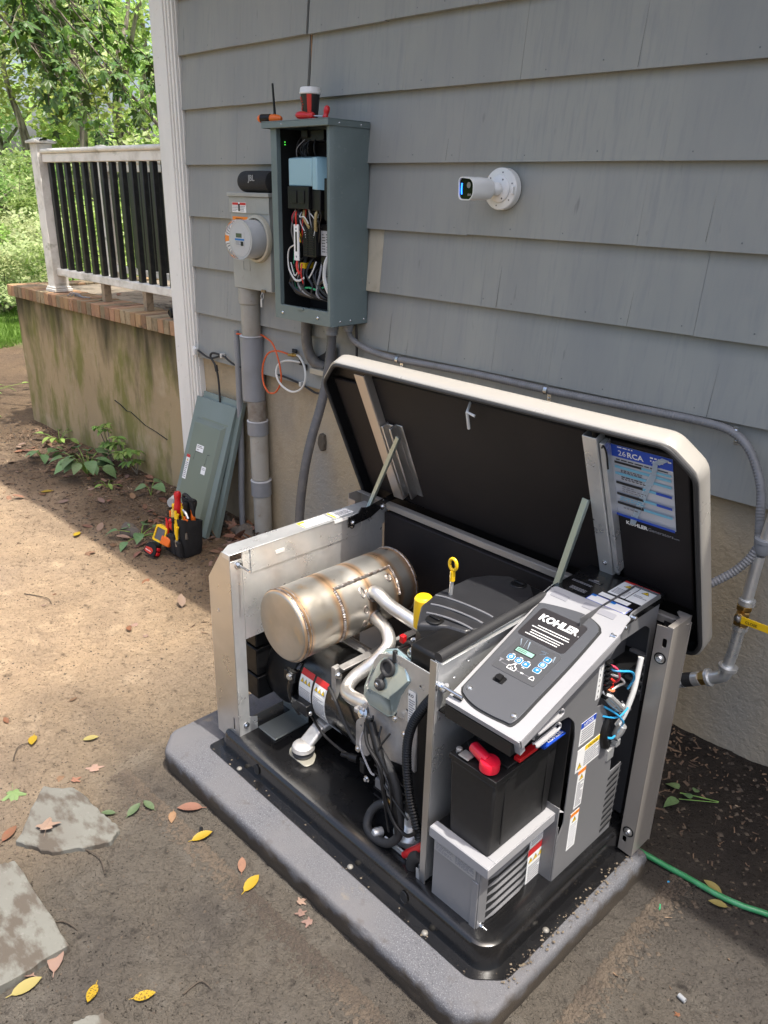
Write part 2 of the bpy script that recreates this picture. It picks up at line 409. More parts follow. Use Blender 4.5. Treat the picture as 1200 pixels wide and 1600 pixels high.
mb = MB(); mb.box(-4.06, 3.2, .0, .16, .955, 6.2); mb.build('sheathing', m_sheath, hw)
BOT = [.948, 1.199, 1.447, 1.705, 1.958, 2.215, 2.458, 2.70, 2.945, 3.19]
def shake(x0, x1, zb, zt, m, yb=-.036, yt=-.010, parent=hw, j=0):
    q = MB(); z1 = zb+j; z2 = zb+j+rnd.uniform(-.0006, .0006)
    yb += rnd.uniform(-.0003, .0003)
    q.hexa([(x0, yb, z1), (x1, yb-.0004, z2), (x1, 0, z2), (x0, 0, z1), (x0, yt, zt), (x1, yt, zt), (x1, 0, zt), (x0, 0, zt)])
    return q.build('shingle', m, parent, bevel=.0004, smooth=30)
for ci, zb in enumerate(BOT):
    zt = (BOT[ci+1] if ci+1 < len(BOT) else zb+.25)+.018
    x = -3.885
    marks = {5: (-2.902, -2.884), 6: (-2.900, -2.886), 7: (-2.898, -2.886)}.get(ci)
    while x < 3.1:
        w = rnd.choice((.16, .26, .36, .45, .55, .7, .85)); x1 = min(x+w, 3.15); g = rnd.choice((.0001, .0001, .0002, .0003, .0008))
        if marks and x < marks[0] < x1+.05: x1 = marks[0]
        if ci == 2 and x < -2.53 < x1+.04: x1 = -2.53
        j = rnd.choice((0, 0, 0, .0008, -.0008, -.002))
        if ci == 2 and abs(x+2.53) < .003:
            x1 = -2.438; shake(x, x1-.001, zb, zt, m_cream, j=j)
        else: shake(x, x1-g, zb, zt, m_shake, j=j)
        x = x1
        if marks and abs(x-marks[0]) < 1e-6: x = marks[1]
q = MB(); q.box(-2.897, -2.889, -.012, -.002, 2.25, 2.95); q.build('exposed_batten', m_rawwood, hw)
# splits and nail heads in the shakes
q = MB()
for (x, z0, z1, w) in ((-2.379, 1.20, 1.365, .0035), (-1.815, 1.452, 1.60, .0022), (-2.10, 1.965, 2.04, .001), (-1.27, 1.45, 1.56, .0012), (-1.05, 1.73, 1.86, .0012), (-3.58, 1.21, 1.34, .001), (-1.35, 2.22, 2.4, .0012), (-2.27, 1.2, 1.27, .001), (-.95, 1.20, 1.37, .0014)):
    ci = max(i for i, b in enumerate(BOT) if b <= z0+.01); 
    def ys(z): t = (z-BOT[ci])/(.27); return -.0372*(1-t)-.0105*t-.0008
    w *= .65; q.prism([(x, ys(z0), z0), (x+w, ys(z0), z0), (x+w*.6+.004, ys(z1), z1)], (0, .0004, 0))
q.build('split', mat('dark_gap', (.012, .011, .010), .9), hw, smooth=0)
q = MB()
for ci, zb in enumerate(BOT[:8]):
    x = -3.8
    while x < .8:
        x += rnd.uniform(.12, .34); z = zb+rnd.uniform(.02, .035); q.lathe((x, -.0335, z), (0, -1, 0), [(.0028, 0), (.0022, .0009), (.0004, .0012)], 8)
q.build('nail_heads', mat('nail', (.13, .14, .145), .5), hw, kind='stuff')
# corner board with fluted inner edge
q = MB(); q.box(-4.095, -3.972, -.052, .02, .30, 6.2)
for i, (a, y) in enumerate(((-3.971, -.046), (-3.953, -.040), (-3.940, -.046), (-3.924, -.038), (-3.912, -.043), (-3.898, -.030))):
    b = [-3.954, -3.941, -3.925, -3.913, -3.899, -3.889][i]; q.box(a, b-.0005, y, .02, .30+.001*i, 6.2)
q.build('corner_board', m_white, hw, bevel=.003)
q = MB(); q.box(-3.905, -3.865, -.060, -.053, .955, 1.008); q.box(-3.885, -3.862, -.075, -.060, .962, 1.0)
q.build('bracket', m_white, hw, bevel=.002)
# the side of the house that runs back from the corner, and the roof overhang that shades the wall
q = MB(); q.box(-4.06, -3.95, .161, 7, .0, 6.2); q.build('side_wall', m_shake, hw)
q = MB(); q.box(-4.42, 3.4, -.70, 7.2, 3.42, 3.60); q.box(-4.44, 3.42, -.72, -.701, 3.36, 3.63); q.build('eave', m_white, hw)

# ---------------------------------------------------------------- foundation
m_stucco = mat('foundation_stucco', (.375, .30, .195), .88, 0, [
    (1.6, (.43, .35, .235), .42, .66, I3, 4), (5, (.27, .21, .135), .52, .74, (1, 1, .5), 5), (30, (.42, .36, .26), .66, .78, I3, 4), (.8, (.30, .285, .25), .5, .62, (1, 1, .4), 3)],
    [(26, .006, I3), (70, .004, I3), (160, .002, I3)], spec=.25)
fw = thing('foundation_wall', (-1.5, 0, 0), 'rough tan stucco foundation under the grey shakes', 'foundation')
q = MB(); xs = [-3.96+i*(7.1/70) for i in range(71)]; zs = [-.25+i*(1.20/14) for i in range(15)]
q.v = [Vector((x, .004+noise.noise(Vector((x*2.2, z*2.2, 0)))*.008+noise.noise(Vector((x*9, z*9, 3)))*.0025, z)) for z in zs for x in xs]
q.f = [(j*71+i, j*71+i+1, (j+1)*71+i+1, (j+1)*71+i) for j in range(14) for i in range(70)]; q.m = [0]*len(q.f)
q.build('stucco_face', m_stucco, fw, smooth=60)
q = MB(); q.box(-3.96, 3.14, .02, .22, -.3, .953); q.build('core', m_stucco, fw)
q = MB(); P = [(0, 0, .05), (.028, .002, .045), (.034, .0, .01), (.03, -.0, -.035), (.005, 0, -.045), (-.02, 0, -.01), (-.012, 0, .03)]
q.prism([(-2.86+x, -.018, .665+z) for x, y, z in P], (0, .03, 0)); q.build('broken_patch', mat('dark_mortar', (.09, .075, .055), .95, 0, [(30, (.16, .13, .10), .5, .7, I3, 4)], [(40, .006, I3)]), fw, bevel=.006)

# ---------------------------------------------------------------- porch
m_pst = mat('porch_stucco', (.37, .285, .165), .9, 0, [
    (1.1, (.30, .23, .14), .45, .7, (1, 1, .6), 4), (3.4, (.44, .35, .23), .56, .74, I3, 4), (6, (.20, .185, .065), .47, .62, (1, 1, .35), 5),
    (2.2, (.14, .14, .045), .52, .68, (1, 1, .5), 5), (11, (.20, .16, .09), .60, .75, (1, 1, .3), 5)],
    [(24, .003, I3), (120, .0012, I3)], spec=.2)
pn_ = m_pst.node_tree; N2 = pn_.nodes; B2 = N2['Principled BSDF']      # black run-off streaks that start under the brick coping
s2 = B2.inputs['Base Color'].links[0].from_socket
g2 = N2.new('ShaderNodeNewGeometry'); x2 = N2.new('ShaderNodeSeparateXYZ'); pn_.links.new(g2.outputs['Position'], x2.inputs[0])
nn = N2.new('ShaderNodeTexNoise'); mp = N2.new('ShaderNodeMapping'); mp.inputs['Scale'].default_value = (1, 1, .22); pn_.links.new(g2.outputs['Position'], mp.inputs[0]); pn_.links.new(mp.outputs[0], nn.inputs[0]); nn.inputs['Scale'].default_value = 7; nn.inputs['Detail'].default_value = 5
ma = N2.new('ShaderNodeMath'); ma.operation = 'MULTIPLY_ADD'; pn_.links.new(nn.outputs[0], ma.inputs[0]); ma.inputs[1].default_value = 1.3; pn_.links.new(x2.outputs[2], ma.inputs[2])
mr2 = N2.new('ShaderNodeMapRange'); mr2.inputs[1].default_value = 1.40; mr2.inputs[2].default_value = 1.80; mr2.inputs[4].default_value = .88; pn_.links.new(ma.outputs[0], mr2.inputs[0])
mx2 = N2.new('ShaderNodeMix'); mx2.data_type = 'RGBA'; pn_.links.new(mr2.outputs[0], mx2.inputs[0]); pn_.links.new(s2, mx2.inputs[6]); mx2.inputs[7].default_value = (.045, .04, .022, 1); pn_.links.new(mx2.outputs[2], B2.inputs['Base Color'])
pw = thing('porch_wall', (-5.2, 0, 0), 'algae stained tan stucco porch wall topped with a brick coping', 'wall')
q = MB(); xs = [-6.48+i*(2.385/24) for i in range(25)]; zs = [-.25+i*(1.285/12) for i in range(13)]
q.v = [Vector((x, noise.noise(Vector((x*2, z*2, 5)))*.009, z)) for z in zs for x in xs]
q.f = [(j*25+i, j*25+i+1, (j+1)*25+i+1, (j+1)*25+i) for j in range(12) for i in range(24)]; q.m = [0]*len(q.f)
q.build('stucco_face', m_pst, pw, smooth=60)
q = MB(); q.box(-6.478, -4.098, .012, 2.2, -.3, 1.035); q.build('core', m_pst, pw)
m_brick = mat('coping_brick', (.30, .18, .095), .9, 0, [(24, (.24, .15, .085), .5, .7, I3, 4), (60, (.40, .28, .17), .62, .75, I3, 3), (8, (.10, .075, .045), .60, .75, I3, 4)], [(60, .0018, I3)], rand=.3, randhue=.012)
m_brick2 = mat('coping_brick_brown', (.27, .205, .12), .9, 0, [(24, (.17, .13, .075), .5, .7, I3, 4), (60, (.36, .28, .19), .62, .75, I3, 3)], [(60, .0018, I3)], rand=.3)
m_mortar = mat('mortar', (.27, .23, .17), .95, 0, [(30, (.15, .12, .08), .5, .7, I3, 4)])
q = MB(); q.box(-6.50, -4.098, -.030, .21, 1.037, 1.104); q.build('mortar_bed', m_mortar, pw)
nb = 37; wv = 2.41/nb
for i in range(nb):
    q = MB(); x = -6.515+i*wv; j = rnd.uniform(-.003, .003)
    q.box(x+.003, x+wv-.004, -.040+j, .215, 1.032, 1.116+rnd.uniform(-.002, .002))
    q.build('brick', m_brick2 if rnd.random() < .38 else m_brick, pw, bevel=.004)
for i in range(14):
    q = MB(); y = .232+i*.07; q.box(-6.515, -6.30, y, y+.062, 1.034, 1.114+rnd.uniform(-.002, .002)); q.build('brick', m_brick2 if i % 3 else m_brick, pw, bevel=.004)
m_floor = mat('porch_floor', (.24, .20, .15), .95, 0, [(9, (.12, .10, .07), .45, .65, I3, 5), (40, (.34, .27, .18), .6, .72, I3, 4)], [(40, .004, I3)])
q = MB(); q.box(-6.29, -4.098, .222, 2.2, 1.03, 1.098); q.build('porch_floor', m_floor, pw)
# crack in the stucco
q = MB(); P = [(-5.02, .47), (-4.93, .452), (-4.86, .425), (-4.80, .43), (-4.70, .40), (-4.62, .375), (-4.5, .36), (-4.36, .335)]
for a, b, w in zip(P, P[1:], (.0002, .0012, .0002, .0022, .0026, .0002, .0002)):
    q.prism([(a[0], -.009, a[1]-w), (b[0], -.009, b[1]-w), (b[0], -.009, b[1]+.0004), (a[0], -.009, a[1]+.0004)], (0, .012, 0))
q.build('crack', mat('dark_gap', (.012, .011, .010), .9), pw, smooth=0)

# railings
m_rail = mat('rail_white', (.78, .75, .68), .55, 0, [(8, (.52, .49, .42), .45, .7, I3, 4), (5, (.28, .27, .19), .60, .75, (1, 1, 2.5), 5)])
m_bal = mat('baluster_black', (.020, .019, .018), .42, 0, [(18, (.045, .042, .036), .5, .75, I3, 4)])
def railing(name, x0, x1, y, label, ztop, zbot, n, posts, off=0.0):
    r = thing(name, ((x0+x1)/2, y, 1.12), label, 'railing')
    q = MB(); q.box(x0, x1, y-.045, y+.045, ztop-.030, ztop); q.build('handrail', m_rail, r, bevel=.012)
    q = MB(); q.box(x0, x1, y-.03, y+.03, ztop-.085, ztop-.031); q.build('top_rail', m_rail, r, bevel=.004)
    q = MB(); q.box(x0, x1, y-.03, y+.03, zbot-.05, zbot); q.build('bottom_rail', m_rail, r, bevel=.005)
    me0 = None
    for i in range(n):
        x = x0+off+(x1-x0-2*off)*(i+.5)/n
        if me0 is None:
            q = MB(); q.hexa([(-.019, -.018, 0), (.019, -.018, 0), (.019, .018, 0), (-.019, .018, 0), (-.019, -.018, ztop-.086-zbot), (.019, -.018, ztop-.086-zbot), (.019, .018, ztop-.086-zbot), (-.019, .018, ztop-.086-zbot)])
            b = q.build('baluster', m_bal, None, bevel=.004); me0 = b
        else: b = me0.copy(); C.objects.link(b)
        b.parent = r; b.location = (x-(x0+x1)/2, 0, zbot-1.12); b.rotation_euler = (0, rnd.uniform(-.006, .006), 0)
    for x in posts:
        q = MB(); q.box(x-.055, x+.055, y-.055, y+.055, 1.117, 2.105); q.box(x-.07, x+.07, y-.07, y+.07, 1.117, 1.14); q.box(x-.064, x+.064, y-.064, y+.064, 1.141, 1.155)
        p = q.build('post', m_rail, r, bevel=.004)
        q = MB(); q.box(x-.075, x+.075, y-.075, y+.075, 2.106, 2.12)
        q.hexa([(x-.072, y-.072, 2.121), (x+.072, y-.072, 2.121), (x+.072, y+.072, 2.121), (x-.072, y+.072, 2.121), (x-.02, y-.02, 2.142), (x+.02, y-.02, 2.142), (x+.02, y+.02, 2.142), (x-.02, y+.02, 2.142)])
        q.build('post_cap', m_rail, p, bevel=.002)
    return r
rl = railing('porch_railing', -5.80, -4.10, .085, 'white porch railing with black balusters standing on the brick coping', 2.07, 1.285, 14, [-5.86])
for x in (-5.14, -4.60):
    q = MB(); q.box(x-.02, x+.02, .06, .11, 1.118, 1.234); q.build('support_block', mat('block_wood', (.33, .25, .16), .8, 0, [(30, (.2, .15, .1), .5, .7, I3, 3)]), rl)
railing('porch_railing', -6.30, -4.10, .80, 'sunlit white railing on the far side of the porch, seen through the nearer balusters', 2.03, 1.235, 16, [-6.36])
# ================================================================ TREES AND PLANTS
def leafmat(name, c, t=.45, r=.5, hue=.03, rand=.25): return mat(name, c, r, 0, [(30, tuple(x*.7 for x in c), .5, .7, I3, 2)], rand=rand, randhue=hue, trans=t, spec=.35)
m_bark = mat('bark', (.26, .23, .18), .9, 0, [(12, (.06, .045, .035), .45, .65, (1, 1, .2), 4)], [(18, .02, (1, 1, .25))])
def leaf_mesh(name, outline, cup=.12, fold=.18, curl=.0, m=None, t=.0006):
    """outline: half outline points (x, y) from base to tip, mirrored; gives a folded, curled blade of real thickness"""
    vs = []; fs = []; n = len(outline)
    for (w, y) in outline:
        z0 = -cup*y*y+curl*math.sin(y*5)
        vs += [(-w, y, z0+fold*w), (0, y, z0), (w, y, z0+fold*w*.8)]
    for i in range(n-1):
        a = 3*i; fs += [(a, a+1, a+4, a+3), (a+1, a+2, a+5, a+4)]
    k = len(vs); vs += [(x, y, z-t) for x, y, z in vs]; fs += [tuple(k+j for j in reversed(f)) for f in fs]
    me = bpy.data.meshes.new(name); me.from_pydata(vs, [], fs); me.shade_smooth()
    if m: me.materials.append(m)
    return me
def maple_mesh(name, s, m, droop=.2, seed=0):
    r = random.Random(seed)
    tips = [(-100, .0), (-62, .52), (-28, .30), (0, .0)]
    pts = []
    for a, rad in ((-150, .42), (-118, .50), (-100, .34), (-72, .86), (-60, .80), (-42, .46), (-22, .62), (-12, .84), (0, 1.08), (12, .84), (22, .62), (42, .46), (60, .80), (72, .86), (100, .34), (118, .50), (150, .42)):
        rad *= r.uniform(.9, 1.08); an = math.radians(a+90)
        pts.append((rad*math.cos(an), rad*math.sin(an)+.25))
    vs = [(0, .15, .03)]+[(x, y, -droop*(x*x+max(0, y)**2)+r.uniform(-.03, .03)) for x, y in pts]+[(0, -.05, -.02)]
    n = len(vs); fs = [(0, i, i+1) for i in range(1, n-1)]+[(0, n-1, 1)]
    vs += [(x, y, z-.008) for x, y, z in vs]; fs += [tuple(n+j for j in reversed(f)) for f in fs]
    k = len(vs); vs += [(-.012, -.02, -.02), (.012, -.02, -.02), (.008, -.75, .05), (-.008, -.75, .05)]; fs.append((k, k+1, k+2, k+3))
    me = bpy.data.meshes.new(name); me.from_pydata([(x*s, y*s, z*s) for x, y, z in vs], [], fs); me.materials.append(m)
    return me
def rotm(r): return Matrix.Rotation(r.uniform(0, 2*PI), 3, 'Z')@Matrix.Rotation(r.uniform(-.9, .9), 3, 'X')@Matrix.Rotation(r.uniform(-.9, .9), 3, 'Y')
def foliage(mb, r, centres, n, size, squash=.75):
    """leaf-sized faces scattered through clumps"""
    for _ in range(n):
        c, R = centres[int(r.random()*len(centres))]
        d = Vector((r.gauss(0, 1), r.gauss(0, 1), r.gauss(0, 1))).normalized()*R*(r.random()**.45); d.z *= squash
        p = c+d; M = rotm(r); s_ = size*r.uniform(.6, 1.35)
        a = M@Vector((0, s_*.9, 0)); b = M@Vector((s_*.5, 0, s_*.12)); e = M@Vector((0, -s_*.8, 0)); g = M@Vector((-s_*.5, 0, s_*.12))
        o = len(mb.v); mb.v += [p+a, p+b, p+e, p+g]; mb.f.append([o, o+1, o+2, o+3]); mb.m.append(mb.cur)
def polar(d, ang): a = math.radians(ang); return Vector((-d*math.cos(a), -2.53+d*math.sin(a), 0))
m_l1 = leafmat('foliage_bright', (.46, .58, .17), .62); m_l2 = leafmat('foliage_mid', (.32, .46, .14), .62); m_l3 = leafmat('foliage_pale', (.55, .63, .32), .62); m_l4 = leafmat('foliage_deep', (.055, .11, .03))
def tree(p, h, crown_r, z0, n, size, mm, label, seed, trunk=.12):
    r = random.Random(seed); t = thing('broadleaf_tree', (p.x, p.y, 0), label, 'tree', 'broadleaf trees of the wood behind the porch')
    q = MB(); pts = [p+Vector((r.uniform(-.1, .1)*i, r.uniform(-.1, .1)*i, h*.8*i/5-.1)) for i in range(6)]
    q.tube(pts, [trunk, trunk*.85, trunk*.7, trunk*.5, trunk*.3, trunk*.15], 8, smooth=3); q.build('trunk', m_bark, t, fix=False)
    cs = []
    for i in range(int(13+h)):
        z = r.uniform(z0, h); rr = crown_r*math.sqrt(max(.1, 1-((z-(z0+h)/2)/((h-z0)/2+.5))**2)); a = r.uniform(0, 2*PI); q_ = r.random()**.5*rr
        cs.append((p+Vector((math.cos(a)*q_, math.sin(a)*q_, z)), r.uniform(.45, 1.0)*crown_r*.42))
    for i in range(5):
        c = cs[r.randrange(len(cs))][0]; b = p+Vector((0, 0, max(.6, c.z*.55))); q = MB(); q.tube([b, (b+c)/2+Vector((0, 0, .15)), c], [trunk*.4, trunk*.25, .01], 6, smooth=3); q.build('limb', m_bark, t, fix=False)
    q = MB(); q.use(mm); foliage(q, r, cs, n, size); q.build('crown', mm, t, smooth=0, kind='stuff', fix=False)
TR = [(17, 20.0, 7.5, 2.2, .4, 3800, .085, m_l3, 'pale green tree at the left edge of the picture, nearest of the wood'),
      (19.5, 23.2, 8.5, 2.3, .6, 4000, .09, m_l1, 'bright green tree above the left post of the porch railing'),
      (18, 26.6, 7.8, 2.1, .5, 3800, .085, m_l3, 'light green tree right of the railing post, behind the balusters'),
      (21, 29.4, 9, 2.6, .5, 4300, .095, m_l1, 'darker green tree behind the middle of the railing'),
      (18.5, 32.4, 8.2, 2.3, .4, 4000, .085, m_l1, 'bright tree behind the right end of the railing by the corner board'),
      (27, 21.5, 12, 3.2, .6, 6500, .13, m_l1, 'tall sunlit tree deep in the wood at far left'),
      (28, 26.0, 11, 3.2, .6, 6500, .13, m_l3, 'tall pale tree deep in the wood over the railing post'),
      (29, 30.5, 13, 3.4, .6, 6500, .13, m_l1, 'tall bright tree deep in the wood behind the maple twigs'),
      (26, 35.5, 12, 3.2, .5, 5500, .13, m_l2, 'tall tree of the wood partly hidden by the corner board'),
      (22, 15.5, 10, 2.8, .5, 4500, .11, m_l2, 'tree of the wood just outside the left edge')]
for i, (d, a, h, cr, z0, n, sz, mm, lb) in enumerate(TR): tree(polar(d, a), h, cr, z0, n, sz, mm, lb, 100+i, .16 if d > 20 else .11)
r = random.Random(5)
q = MB(); cs = []
for i in range(46): p = polar(r.uniform(33, 42), r.uniform(10, 44)); p.z = r.uniform(.5, 8.5); cs.append((p, r.uniform(1.5, 2.8)))
foliage(q, r, cs, 6000, .24); o = q.build('woodland', m_l1, None, smooth=0, fix=False, base=(0, 0, 0), label='far sunlit wood that reads as one pale green mass', cat='woodland', kind='stuff')
SH = [(13.5, 20.6, 1.25, m_l3, 'pale flowering shrub at the lawn edge, farthest left'), (14.2, 22.6, 1.15, m_l1, 'low bright shrub at the lawn edge left of the railing post'), (13.0, 24.6, 1.3, m_l3, 'pale shrub directly behind the railing post'),
      (12.5, 27.2, 1.5, m_l1, 'leafy shrub behind the left balusters'), (12.2, 30.0, 1.4, m_l2, 'leafy green shrub behind the middle balusters'), (12.0, 32.6, 1.5, m_l1, 'bright shrub behind the right balusters'),
      (15.5, 21.5, 2.2, m_l2, 'tall green bush behind the low shrubs at left'), (15.5, 25.8, 2.3, m_l2, 'tall green bush behind the railing post')]
for i, (d, a, h, mm, lb) in enumerate(SH):
    r = random.Random(300+i); p = polar(d, a); t = thing('shrub', (p.x, p.y, 0), lb, 'shrub', 'shrubs at the edge of the wood')
    q = MB(); cs = []
    for k in range(14): c = p+Vector((r.uniform(-.9, .9), r.uniform(-.9, .9), r.uniform(.15, h))); cs.append((c, r.uniform(.25, .5)))
    foliage(q, r, cs, 2600, .05); q.build('leaves', mm, t, smooth=0, kind='stuff', fix=False)
    q = MB()
    for k in range(6): c = cs[k][0]; q.tube([p, (p+c)/2+Vector((.05, 0, .1)), c], [.018, .012, .005], 5, smooth=2)
    q.build('stems', m_bark, t, fix=False)
# lawn
r = random.Random(8); q = MB(); m_grass = leafmat('grass', (.13, .25, .035), .35, hue=.015)
for i in range(26000):
    x = r.uniform(-17.5, -9.7); y = -.9+r.random()*5.5*((x+9)/-6+.25); z = hgt(x, y); h = r.uniform(.03, .075); a = r.uniform(0, 2*PI); w = .006
    dx, dy = math.cos(a)*w, math.sin(a)*w; o = len(q.v)
    q.v += [Vector((x-dx, y-dy, z)), Vector((x+dx, y+dy, z)), Vector((x+dy*2, y+dx*2, z+h))]; q.f.append([o, o+1, o+2]); q.m.append(0)
q.build('lawn', m_grass, None, smooth=0, fix=False, base=(0, 0, 0), label='sunlit mown lawn beyond the end of the porch wall', cat='grass', kind='stuff')

# ---------------------------------------------------------------- maple boughs hanging over the porch
mp_ = thing('maple_tree', (-8.3, -1.6, 0), 'maple with lobed leaves on thin twigs drooping above the porch railing', 'tree')
q = MB(); q.tube([(-8.3, -1.6, -.1), (-8.32, -1.55, 1.5), (-8.2, -1.5, 3.2), (-8.3, -1.6, 5.2), (-8.1, -1.4, 7)], [.17, .14, .12, .08, .03], 12, smooth=4); q.build('trunk', m_bark, mp_)
TW = [[(-6.04, 0.3, 3.15), (-6.07, 0.39, 3.02), (-6.08, 0.51, 2.89), (-6.08, 0.64, 2.79), (-6.07, 0.79, 2.62), (-6.07, 0.9, 2.48), (-6.07, 1.0, 2.27)], [(-6.37, 0.53, 3.24), (-6.39, 0.62, 3.14), (-6.37, 0.85, 2.88), (-6.34, 1.03, 2.7), (-6.3, 1.23, 2.45)],
      [(-6.69, 0.76, 3.32), (-6.72, 0.85, 3.17), (-6.68, 1.08, 2.98), (-6.64, 1.27, 2.89), (-6.6, 1.46, 2.75)], [(-5.68, -0.07, 3.04), (-5.71, 0.01, 2.94), (-5.76, 0.04, 2.83), (-5.81, 0.06, 2.73)],
      [(-6.19, 0.48, 3.13), (-6.28, 0.5, 2.83), (-6.27, 0.66, 2.62), (-6.29, 0.75, 2.43), (-6.34, 0.79, 2.19)], [(-6.43, 0.83, 3.3), (-6.45, 0.93, 3.19), (-6.46, 1.09, 2.94), (-6.41, 1.27, 2.83), (-6.42, 1.38, 2.68)],
      [(-6.96, 0.66, 3.34), (-6.99, 0.73, 3.23), (-7.04, 0.84, 2.94), (-7.06, 0.99, 2.54), (-7.06, 1.13, 2.31)], [(-5.66, -0.22, 2.88), (-5.67, -0.1, 2.76), (-5.69, -0.02, 2.71), (-5.7, 0.08, 2.66), (-5.73, 0.14, 2.55)],
      [(-5.91, 0.15, 3.07), (-5.95, 0.23, 2.91), (-6.0, 0.25, 2.77), (-6.03, 0.33, 2.63), (-6.04, 0.44, 2.52)]]
m_ml = [leafmat('maple_leaf_green', (.11, .20, .055), .4, .34, .02, .35), leafmat('maple_leaf_light', (.22, .36, .07), .5, .4, .02, .3)]
lm = [maple_mesh('maple_leaf_blade', .056, m_ml[0], .25, 1), maple_mesh('maple_leaf_blade', .064, m_ml[0], .45, 2), maple_mesh('maple_leaf_blade', .052, m_ml[1], .3, 3), maple_mesh('maple_leaf_blade', .06, m_ml[1], .15, 4)]
r = random.Random(11); spots = []
limb0 = Vector((-8.2, -1.5, 3.2))
for bi, tw in enumerate(TW):
    P = [Vector(p) for p in tw]; d0 = (P[0]-P[1]).normalized()
    q = MB(); q.tube([limb0+Vector((0, 0, .1*bi)), (limb0+P[0])/2+Vector((0, 0, .75)), P[0]+d0*.25]+P, [.03, .016, .010, .008, .006, .004, .0025], 6, smooth=5); q.build('bough', m_bark, mp_, fix=False)
    sp_ = spline(P, 8)
    for k in range(10):
        i = r.randrange(1, len(sp_)-1); t = (sp_[i+1]-sp_[i-1]).normalized(); side = Vector((r.uniform(-1, 1), r.uniform(-1, 1), r.uniform(-.6, .35)))
        d = (t*.7+side*.75).normalized(); L_ = r.uniform(.12, .42); a = sp_[i]; e = a+d*L_+Vector((0, 0, -.05*L_))
        q = MB(); q.tube([a, (a+e)/2+Vector((0, 0, .015)), e], [.003, .002, .0012], 4, smooth=3); q.build('twig', m_bark, mp_, fix=False)
        for j in range(6): spots.append(a.lerp(e, .25+.75*j/5))
    for p in sp_[4:]: spots.append(p)
r.shuffle(spots)
stuffq = MB()
for i, p in enumerate(spots[:620]):
    me_ = lm[r.choice((0, 0, 1, 1, 2, 3))]; M = Matrix.Rotation(r.uniform(0, 2*PI), 4, 'Z')@Matrix.Rotation(r.uniform(-1.1, .35), 4, 'X')@Matrix.Rotation(r.gauss(0, .4), 4, 'Y')
    off = M@Vector((0, .05, 0)); pos = p+off+Vector((0, 0, -.02)); s_ = r.uniform(.75, 1.2)
    if i < 290:
        o = bpy.data.objects.new('leaf', me_); C.objects.link(o); o.parent = mp_; o.location = pos-Vector((-8.3, -1.6, 0)); o.rotation_euler = M.to_euler(); o.scale = (s_,)*3
    else:
        b = len(stuffq.v); stuffq.v += [pos+(M@(v.co*s_)) for v in me_.vertices]; stuffq.use(m_ml[0] if me_ in lm[:2] else m_ml[1])
        for f in me_.polygons: stuffq.f.append([b+k for k in f.vertices]); stuffq.m.append(stuffq.cur)
stuffq.build('leaves', None, mp_, smooth=0, kind='stuff', fix=False)

# ---------------------------------------------------------------- plants at the foot of the porch wall
m_pl = leafmat('plant_leaf', (.17, .28, .12), .3, .45, .02, .2); m_pl2 = leafmat('plant_leaf_light', (.26, .40, .10), .4, .45, .02, .2)
broad = leaf_mesh('broad_leaf_blade', [(.004, 0), (.030, .012), (.046, .035), (.044, .062), (.028, .09), (.010, .11), (0, .122)], 4, .25, .004, m_pl)
small = leaf_mesh('small_leaf_blade', [(.002, 0), (.012, .012), (.016, .03), (.010, .05), (0, .064)], 5, .3, 0, m_pl2)
def plant(p, n, R, hh, me_, label, seed, lsc=1.0, tiers=1, stem=m_pl2):
    r = random.Random(seed); t = thing('ground_plant', (p[0], p[1], hgt(*p[:2])), label, 'plant'); z0 = 0
    for k in range(n):
        a = 2*PI*k/n+r.uniform(-.4, .4); rr = R*r.uniform(.35, 1); h = hh*r.uniform(.45, 1)
        tip = Vector((math.cos(a)*rr, math.sin(a)*rr, h)); b = Vector(BASES[t.name])
        q = MB(); q.tube([b, b+tip*.5+Vector((0, 0, h*.25)), b+tip], [.0035, .0025, .0018], 5, smooth=3); st = q.build('stem', stem, t, fix=False)
        for j in range(tiers):
            o = bpy.data.objects.new('leaf', me_); C.objects.link(o); o.parent = t; o.location = tip*(1-.0*j)
            o.rotation_euler = (r.uniform(-.35, .3), r.uniform(-.3, .3), a-PI/2+(2*PI*j/tiers)); s_ = lsc*r.uniform(.75, 1.15); o.scale = (s_,)*3
    return t
plant((-4.93, -.30), 22, .16, .17, broad, 'broad leaved green plant growing at the foot of the stained porch wall', 1, .95)
for i, (x, y, h, lb) in enumerate(((-5.05, -.06, .33, 'tallest sprig with leaf rosettes against the porch wall, left of its group'), (-4.86, -.05, .27, 'sprig with leaf rosettes against the porch wall, middle of its group'), (-4.70, -.06, .24, 'sprig with leaf rosettes against the porch wall, right of its group'))):
    r = random.Random(50+i); t = thing('wall_sprig', (x, y, hgt(x, y)), lb, 'plant', 'leafy sprigs against the porch wall'); b = Vector(BASES[t.name])
    for k in range(3):
        top = Vector((r.uniform(-.09, .09), r.uniform(-.10, .0), h*r.uniform(.6, 1)))
        q = MB(); q.tube([b, b+top*.6+Vector((.01, 0, 0)), b+top], [.004, .003, .002], 5, smooth=3); q.build('stem', m_bark, t, fix=False)
        for lv in (1, .55):
            for j in range(7):
                o = bpy.data.objects.new('leaf', small); C.objects.link(o); o.parent = t; o.location = top*lv; o.rotation_euler = (r.uniform(-.5, .2), r.uniform(-.2, .2), j*.9); s_ = r.uniform(.7, 1.15); o.scale = (s_,)*3
plant((-5.75, -.12), 9, .14, .10, small, 'small pale weed in a patch of sun left of the porch plants', 3, 1.3)
plant((-5.45, -.38), 6, .12, .09, broad, 'low weed with a few broad leaves left of the big leafy plant', 4, .7)
plant((-4.28, -.20), 3, .05, .09, broad, 'seedling with one upright bluish leaf in the leaf litter', 5, .75)
